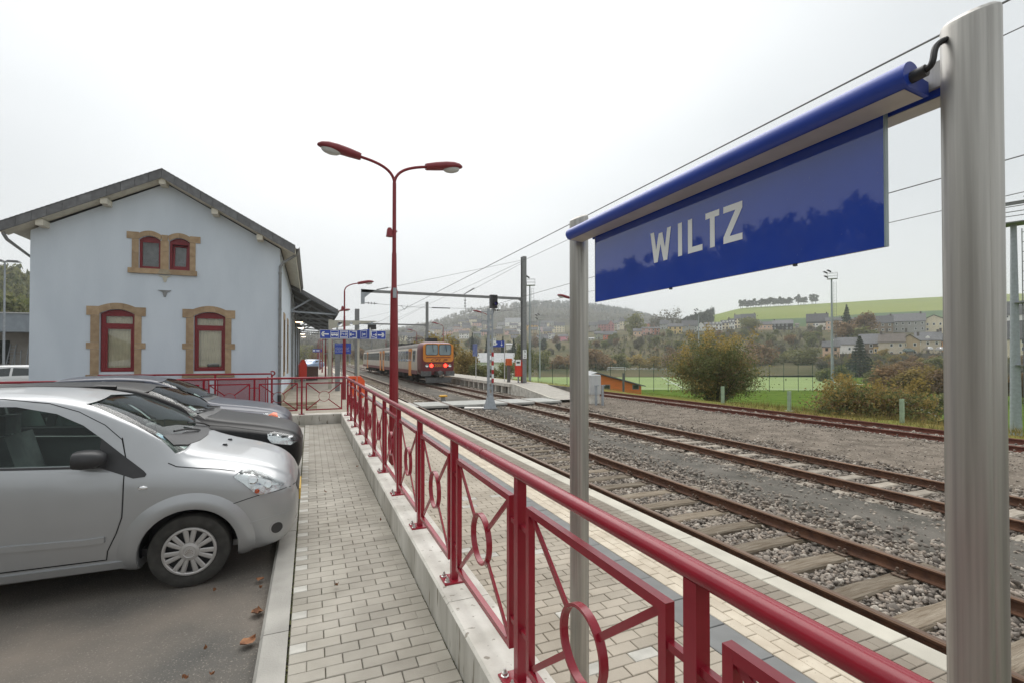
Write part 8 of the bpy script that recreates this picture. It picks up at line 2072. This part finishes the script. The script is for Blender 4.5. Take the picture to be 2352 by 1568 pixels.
# upper right row
H(B, 115, 250, 628, 490, 372, 300, 'tan', 'slate', 'tan house with mansard roof, left of the white pair', mansard=True); H(B, 252, 432, 628, 485, 365, 300, 'white', 'slate', 'white house with mansard roof near the floodlight mast', mansard=True); H(B, 434, 660, 628, 485, 430, 305, 'peach', 'slate', 'peach house half hidden by the floodlight mast')
H(B, 760, 930, 560, 470, 430, 300, 'pink', 'slate', 'pink house behind the rusty autumn tree'); H(B, 955, 1110, 640, 520, 430, 290, 'brown', 'slate', 'small brown gabled house right of the autumn tree', 'gable'); H(B, 1110, 1190, 620, 520, 450, 292, 'pink', 'slate', 'small pale pink house beside the balcony house')
H(B, 1188, 1445, 672, 515, 400, 250, 'brown', 'slate', 'house with dark wooden balcony storey, upper right row'); H(B, 1450, 1920, 662, 488, 365, 252, 'grey', 'grey', 'long grey house with skylights in the upper right row', depth=11); H(B, 1935, 2320, 662, 500, 392, 248, 'cream', 'slate', 'cream house showing its broad gable in the upper right row', 'gable')
# lower right row
H(B, 380, 608, 1085, 890, 800, 205, 'peach', 'slate', 'cream pink house at the left end of the lower right row', win='b'); H(B, 612, 960, 1010, 852, 745, 206, 'white', 'grey', 'white house behind the large spruce', rot=0.25); H(B, 975, 1285, 1010, 835, 690, 208, 'brown', 'grey', 'brown grey house with big pale slate roof', depth=11); H(B, 1182, 1285, 1020, 885, 868, 203, 'yellow', 'brown', 'low yellow annex beside the beige house', chim=False, depth=4)
H(B, 1290, 1620, 1060, 812, 690, 200, 'beige', 'brown', 'beige house with roller shutters and grey gable wall', rot=-0.05); H(B, 1622, 1868, 1060, 800, 700, 203, 'tan', 'brown', 'plain windowless gable wall of the beige house neighbour', 'gable', depth=8); H(B, 1872, 2190, 1020, 785, 660, 201, 'beige', 'grey', 'second beige house behind the parked cars on the hill', dormers=1); H(B, 2192, 2420, 1020, 800, 690, 200, 'orange', 'grey', 'orange house touching the right sign pole', win='d')
house(2310, 2420, 845, 775, 735, 195, 'cream', 'slate', 'cream house glimpsed right of the right sign pole', seat=True); house(2300, 2400, 760, 720, 690, 260, 'white', 'slate', 'white house higher up right of the right sign pole')
# middle rows, left of the ridge terrace
H(Cc, 690, 905, 810, 665, 590, 430, 'rose', 'slate', 'large dusty rose house with steep roof'); H(Cc, 880, 1000, 805, 670, 585, 436, 'rose', 'slate', 'gable wing of the large dusty rose house', 'gable', depth=6); H(Cc, 1115, 1330, 705, 605, 535, 440, 'cream', 'slate', 'long cream house high on the ridge'); H(Cc, 1330, 1482, 705, 600, 535, 442, 'yellow', 'slate', 'yellow gable of the long cream house', 'gable', win='d')
H(Cc, 1600, 1738, 695, 655, 620, 430, 'red', 'slate', 'low red house behind the pink terrace'); H(Cc, 1740, 1885, 690, 612, 590, 430, 'brick', 'slate', 'brick house behind the pink terrace', chim=False); H(Cc, 1545, 1735, 880, 745, 715, 372, 'pink', 'slate', 'pink ornate terrace house with white bands'); H(Cc, 1737, 1890, 870, 745, 715, 372, 'brick', 'slate', 'brick coloured terrace house right of the pink one')
H(Cc, 1380, 1540, 902, 800, 745, 370, 'peach', 'slate', 'small peach house left of the pink terrace'); H(Cc, 1325, 1400, 860, 790, 725, 378, 'white', 'slate', 'small white gabled house left of the peach one', 'gable'); H(Cc, 620, 788, 965, 850, 800, 370, 'olive', 'slate', 'olive coloured house low on the hill'); H(Cc, 790, 968, 955, 868, 800, 370, 'red', 'slate', 'orange red house beside the olive one'); H(Cc, 972, 1050, 920, 830, 800, 372, 'mint', 'slate', 'narrow pale mint house beside the orange red one')
H(Cc, 1905, 2070, 770, 660, 580, 420, 'grey', 'slate', 'grey gabled house left of the yellow house'); H(Cc, 500, 720, 730, 685, 620, 440, 'grey', 'slate', 'long grey house left of the rose house'); H(Cc, 985, 1050, 760, 640, 600, 440, 'beige', 'slate', 'narrow beige house right of the rose gable'); H(Cc, 1052, 1112, 735, 630, 590, 442, 'white', 'slate', 'narrow white house left of the long cream one')
H(Cc, 480, 620, 970, 945, 925, 380, 'white', 'pale', 'low white garden wall house left of the olive house', chim=False)
# far town behind the signal
for q in [(780, 912, 560, 490, 455, 480, 'white', 'slate', 'white house above the yellow shrubs beside the train'), (690, 828, 470, 432, 415, 600, 'pink', 'brown', 'long pinkish roofed house far up left in the town'), (832, 940, 468, 420, 385, 610, 'peach', 'slate', 'peach house with steep gable far up in the town'), (942, 1076, 465, 418, 395, 610, 'cream', 'slate', 'cream house left of the signal far up'), (972, 1072, 550, 490, 470, 520, 'green', 'slate', 'dark green house left of the signal'), (1076, 1200, 520, 465, 440, 540, 'pink', 'slate', 'pink house right behind the signal post'),
          (1390, 1600, 395, 340, 285, 720, 'white', 'pale', 'big white house with pale steep roof, topmost in the town'), (1382, 1543, 510, 455, 430, 560, 'pink', 'slate', 'long salmon house in the middle of the town'), (1546, 1612, 495, 425, 400, 570, 'white', 'slate', 'white house left of the numbered mast top'), (1670, 1820, 450, 380, 338, 600, 'ochre', 'slate', 'ochre house with orange gable in the town'), (1700, 1815, 490, 440, 405, 580, 'tan', 'slate', 'tan house just below the ochre one'), (1845, 1942, 478, 402, 370, 580, 'lilac', 'slate', 'lilac house right of the slim floodlight'), (1890, 2040, 498, 432, 410, 570, 'cream', 'slate', 'low cream house below the lilac one'), (2036, 2176, 480, 388, 345, 575, 'cream', 'slate', 'tall cream house with side gable left of the sign pole'),
          (2092, 2222, 605, 530, 500, 440, 'vivid', 'slate', 'bright pink house left of the sign pole'), (2010, 2090, 605, 560, 525, 445, 'white', 'slate', 'white house with small gables beside the bright pink one'), (1740, 1850, 630, 560, 530, 420, 'cream', 'slate', 'cream house low in the town right of the mast'), (1900, 1962, 605, 560, 522, 440, 'tan', 'slate', 'narrow tan house low in the town'), (1482, 1600, 615, 575, 545, 430, 'peach', 'slate', 'peach house low in the town left of the mast'), (1405, 1512, 705, 640, 620, 330, 'white', 'pale', 'white house with low roof above the blue arrow sign'),
          (0, 100, 590, 520, 478, 520, 'cream', 'slate', 'cream house at the far left end of the town above the train'), (100, 200, 590, 530, 480, 540, 'grey', 'slate', 'grey house above the train roof'), (210, 320, 595, 530, 480, 520, 'cream', 'slate', 'cream house left of the grey mast above the train'), (1270, 1350, 490, 430, 405, 600, 'white', 'grey', 'small white house right of the signal head'), (600, 690, 462, 430, 408, 620, 'white', 'slate', 'small white house far up left in the town'), (1620, 1672, 590, 530, 500, 480, 'beige', 'slate', 'beige house right beside the numbered mast'), (1830, 1975, 420, 350, 320, 660, 'cream', 'slate', 'cream house above the lilac house'), (1450, 1560, 420, 385, 355, 680, 'white', 'slate', 'white house below the topmost one'), (1290, 1390, 430, 380, 345, 700, 'grey', 'grey', 'grey roofed house right of the signal, high up'), (1980, 2080, 400, 350, 330, 690, 'grey', 'slate', 'grey house high up under the wood')]:
    H(Dd, *q)
# extra far houses to thicken the town
rr = random.Random(5)
for i in range(30):
    px = rr.uniform(935, 1330); y = rr.uniform(740, 790); w = rr.uniform(13, 24); col = rr.choice(['white', 'cream', 'grey', 'pink', 'beige', 'tan'])
    t = house(px - w / 2, px + w / 2, y, y - rr.uniform(7, 11), y - rr.uniform(13, 18), 580, col, 'slate', 'small ' + col + ' house lost among the hillside town roofs', depth=8); t['group'] = 'small town houses on the hillside'
# low warehouse roof behind the platform
wh = empty('warehouse', 'low pale warehouse with wide grey roof behind the island platform', 'building', at_d(1133, 870, 125), -YAW)
MB().span((-4, 0, -2), (5.2, 12, 4.5)).build('wall', WM['white'], wh); MB().prism([(-0.6, 4.4), (6, 6.9), (12.6, 4.4)], -4.4, 5.6, 'yz').build('roof', RM['pale'], wh)
# cars on the hill terrace
for px, y, c, lab in ((2092, 800, (0.12, 0.18, 0.17), 'dark green car parked on the terrace below the beige houses'), (2118, 797, (0.62, 0.62, 0.62), 'white car parked behind the dark green one on the hill'), (2145, 798, (0.60, 0.60, 0.60), 'white car at the right end of the hill terrace')):
    p = at_d(px, y + 8, 193); far_car('parked_car', lab, (p.x + 2, p.y, p.z), -YAW + (0.15 if px < 2100 else pi / 2 - 0.3), c, 'cars parked on the hill terrace')
tw = at_d(2060, 812, 191); te = empty('terrace_wall', 'low dark retaining wall under the hill terrace with the parked cars', 'wall', tw, -YAW - 0.65); MB().span((-22, 0, -3), (22, 0.5, 0.1)).build('wall', M_CONCD, te); 
sheet_p = MB().span((-22, 0.5, -3), (22, 9, -0.05)).build('terrace', M_ASPH, te)
# ------------------------------------------------------------------ air
hz = MB().span((-720, -520, -7.2), (2650, 2650, 192)).build('haze', M_WHITE)
m = bpy.data.materials.new('haze_air'); m.use_nodes = True; nt = m.node_tree; nt.nodes.clear(); o = nt.nodes.new('ShaderNodeOutputMaterial'); pv = nt.nodes.new('ShaderNodeVolumePrincipled')
pv.inputs['Color'].default_value = (0.93, 0.95, 0.97, 1); pv.inputs['Density'].default_value = 0.0004; pv.inputs['Anisotropy'].default_value = 0.2
nt.links.new(pv.outputs[0], o.inputs['Volume']); hz.data.materials.clear(); hz.data.materials.append(m); tag(hz, kind='stuff')
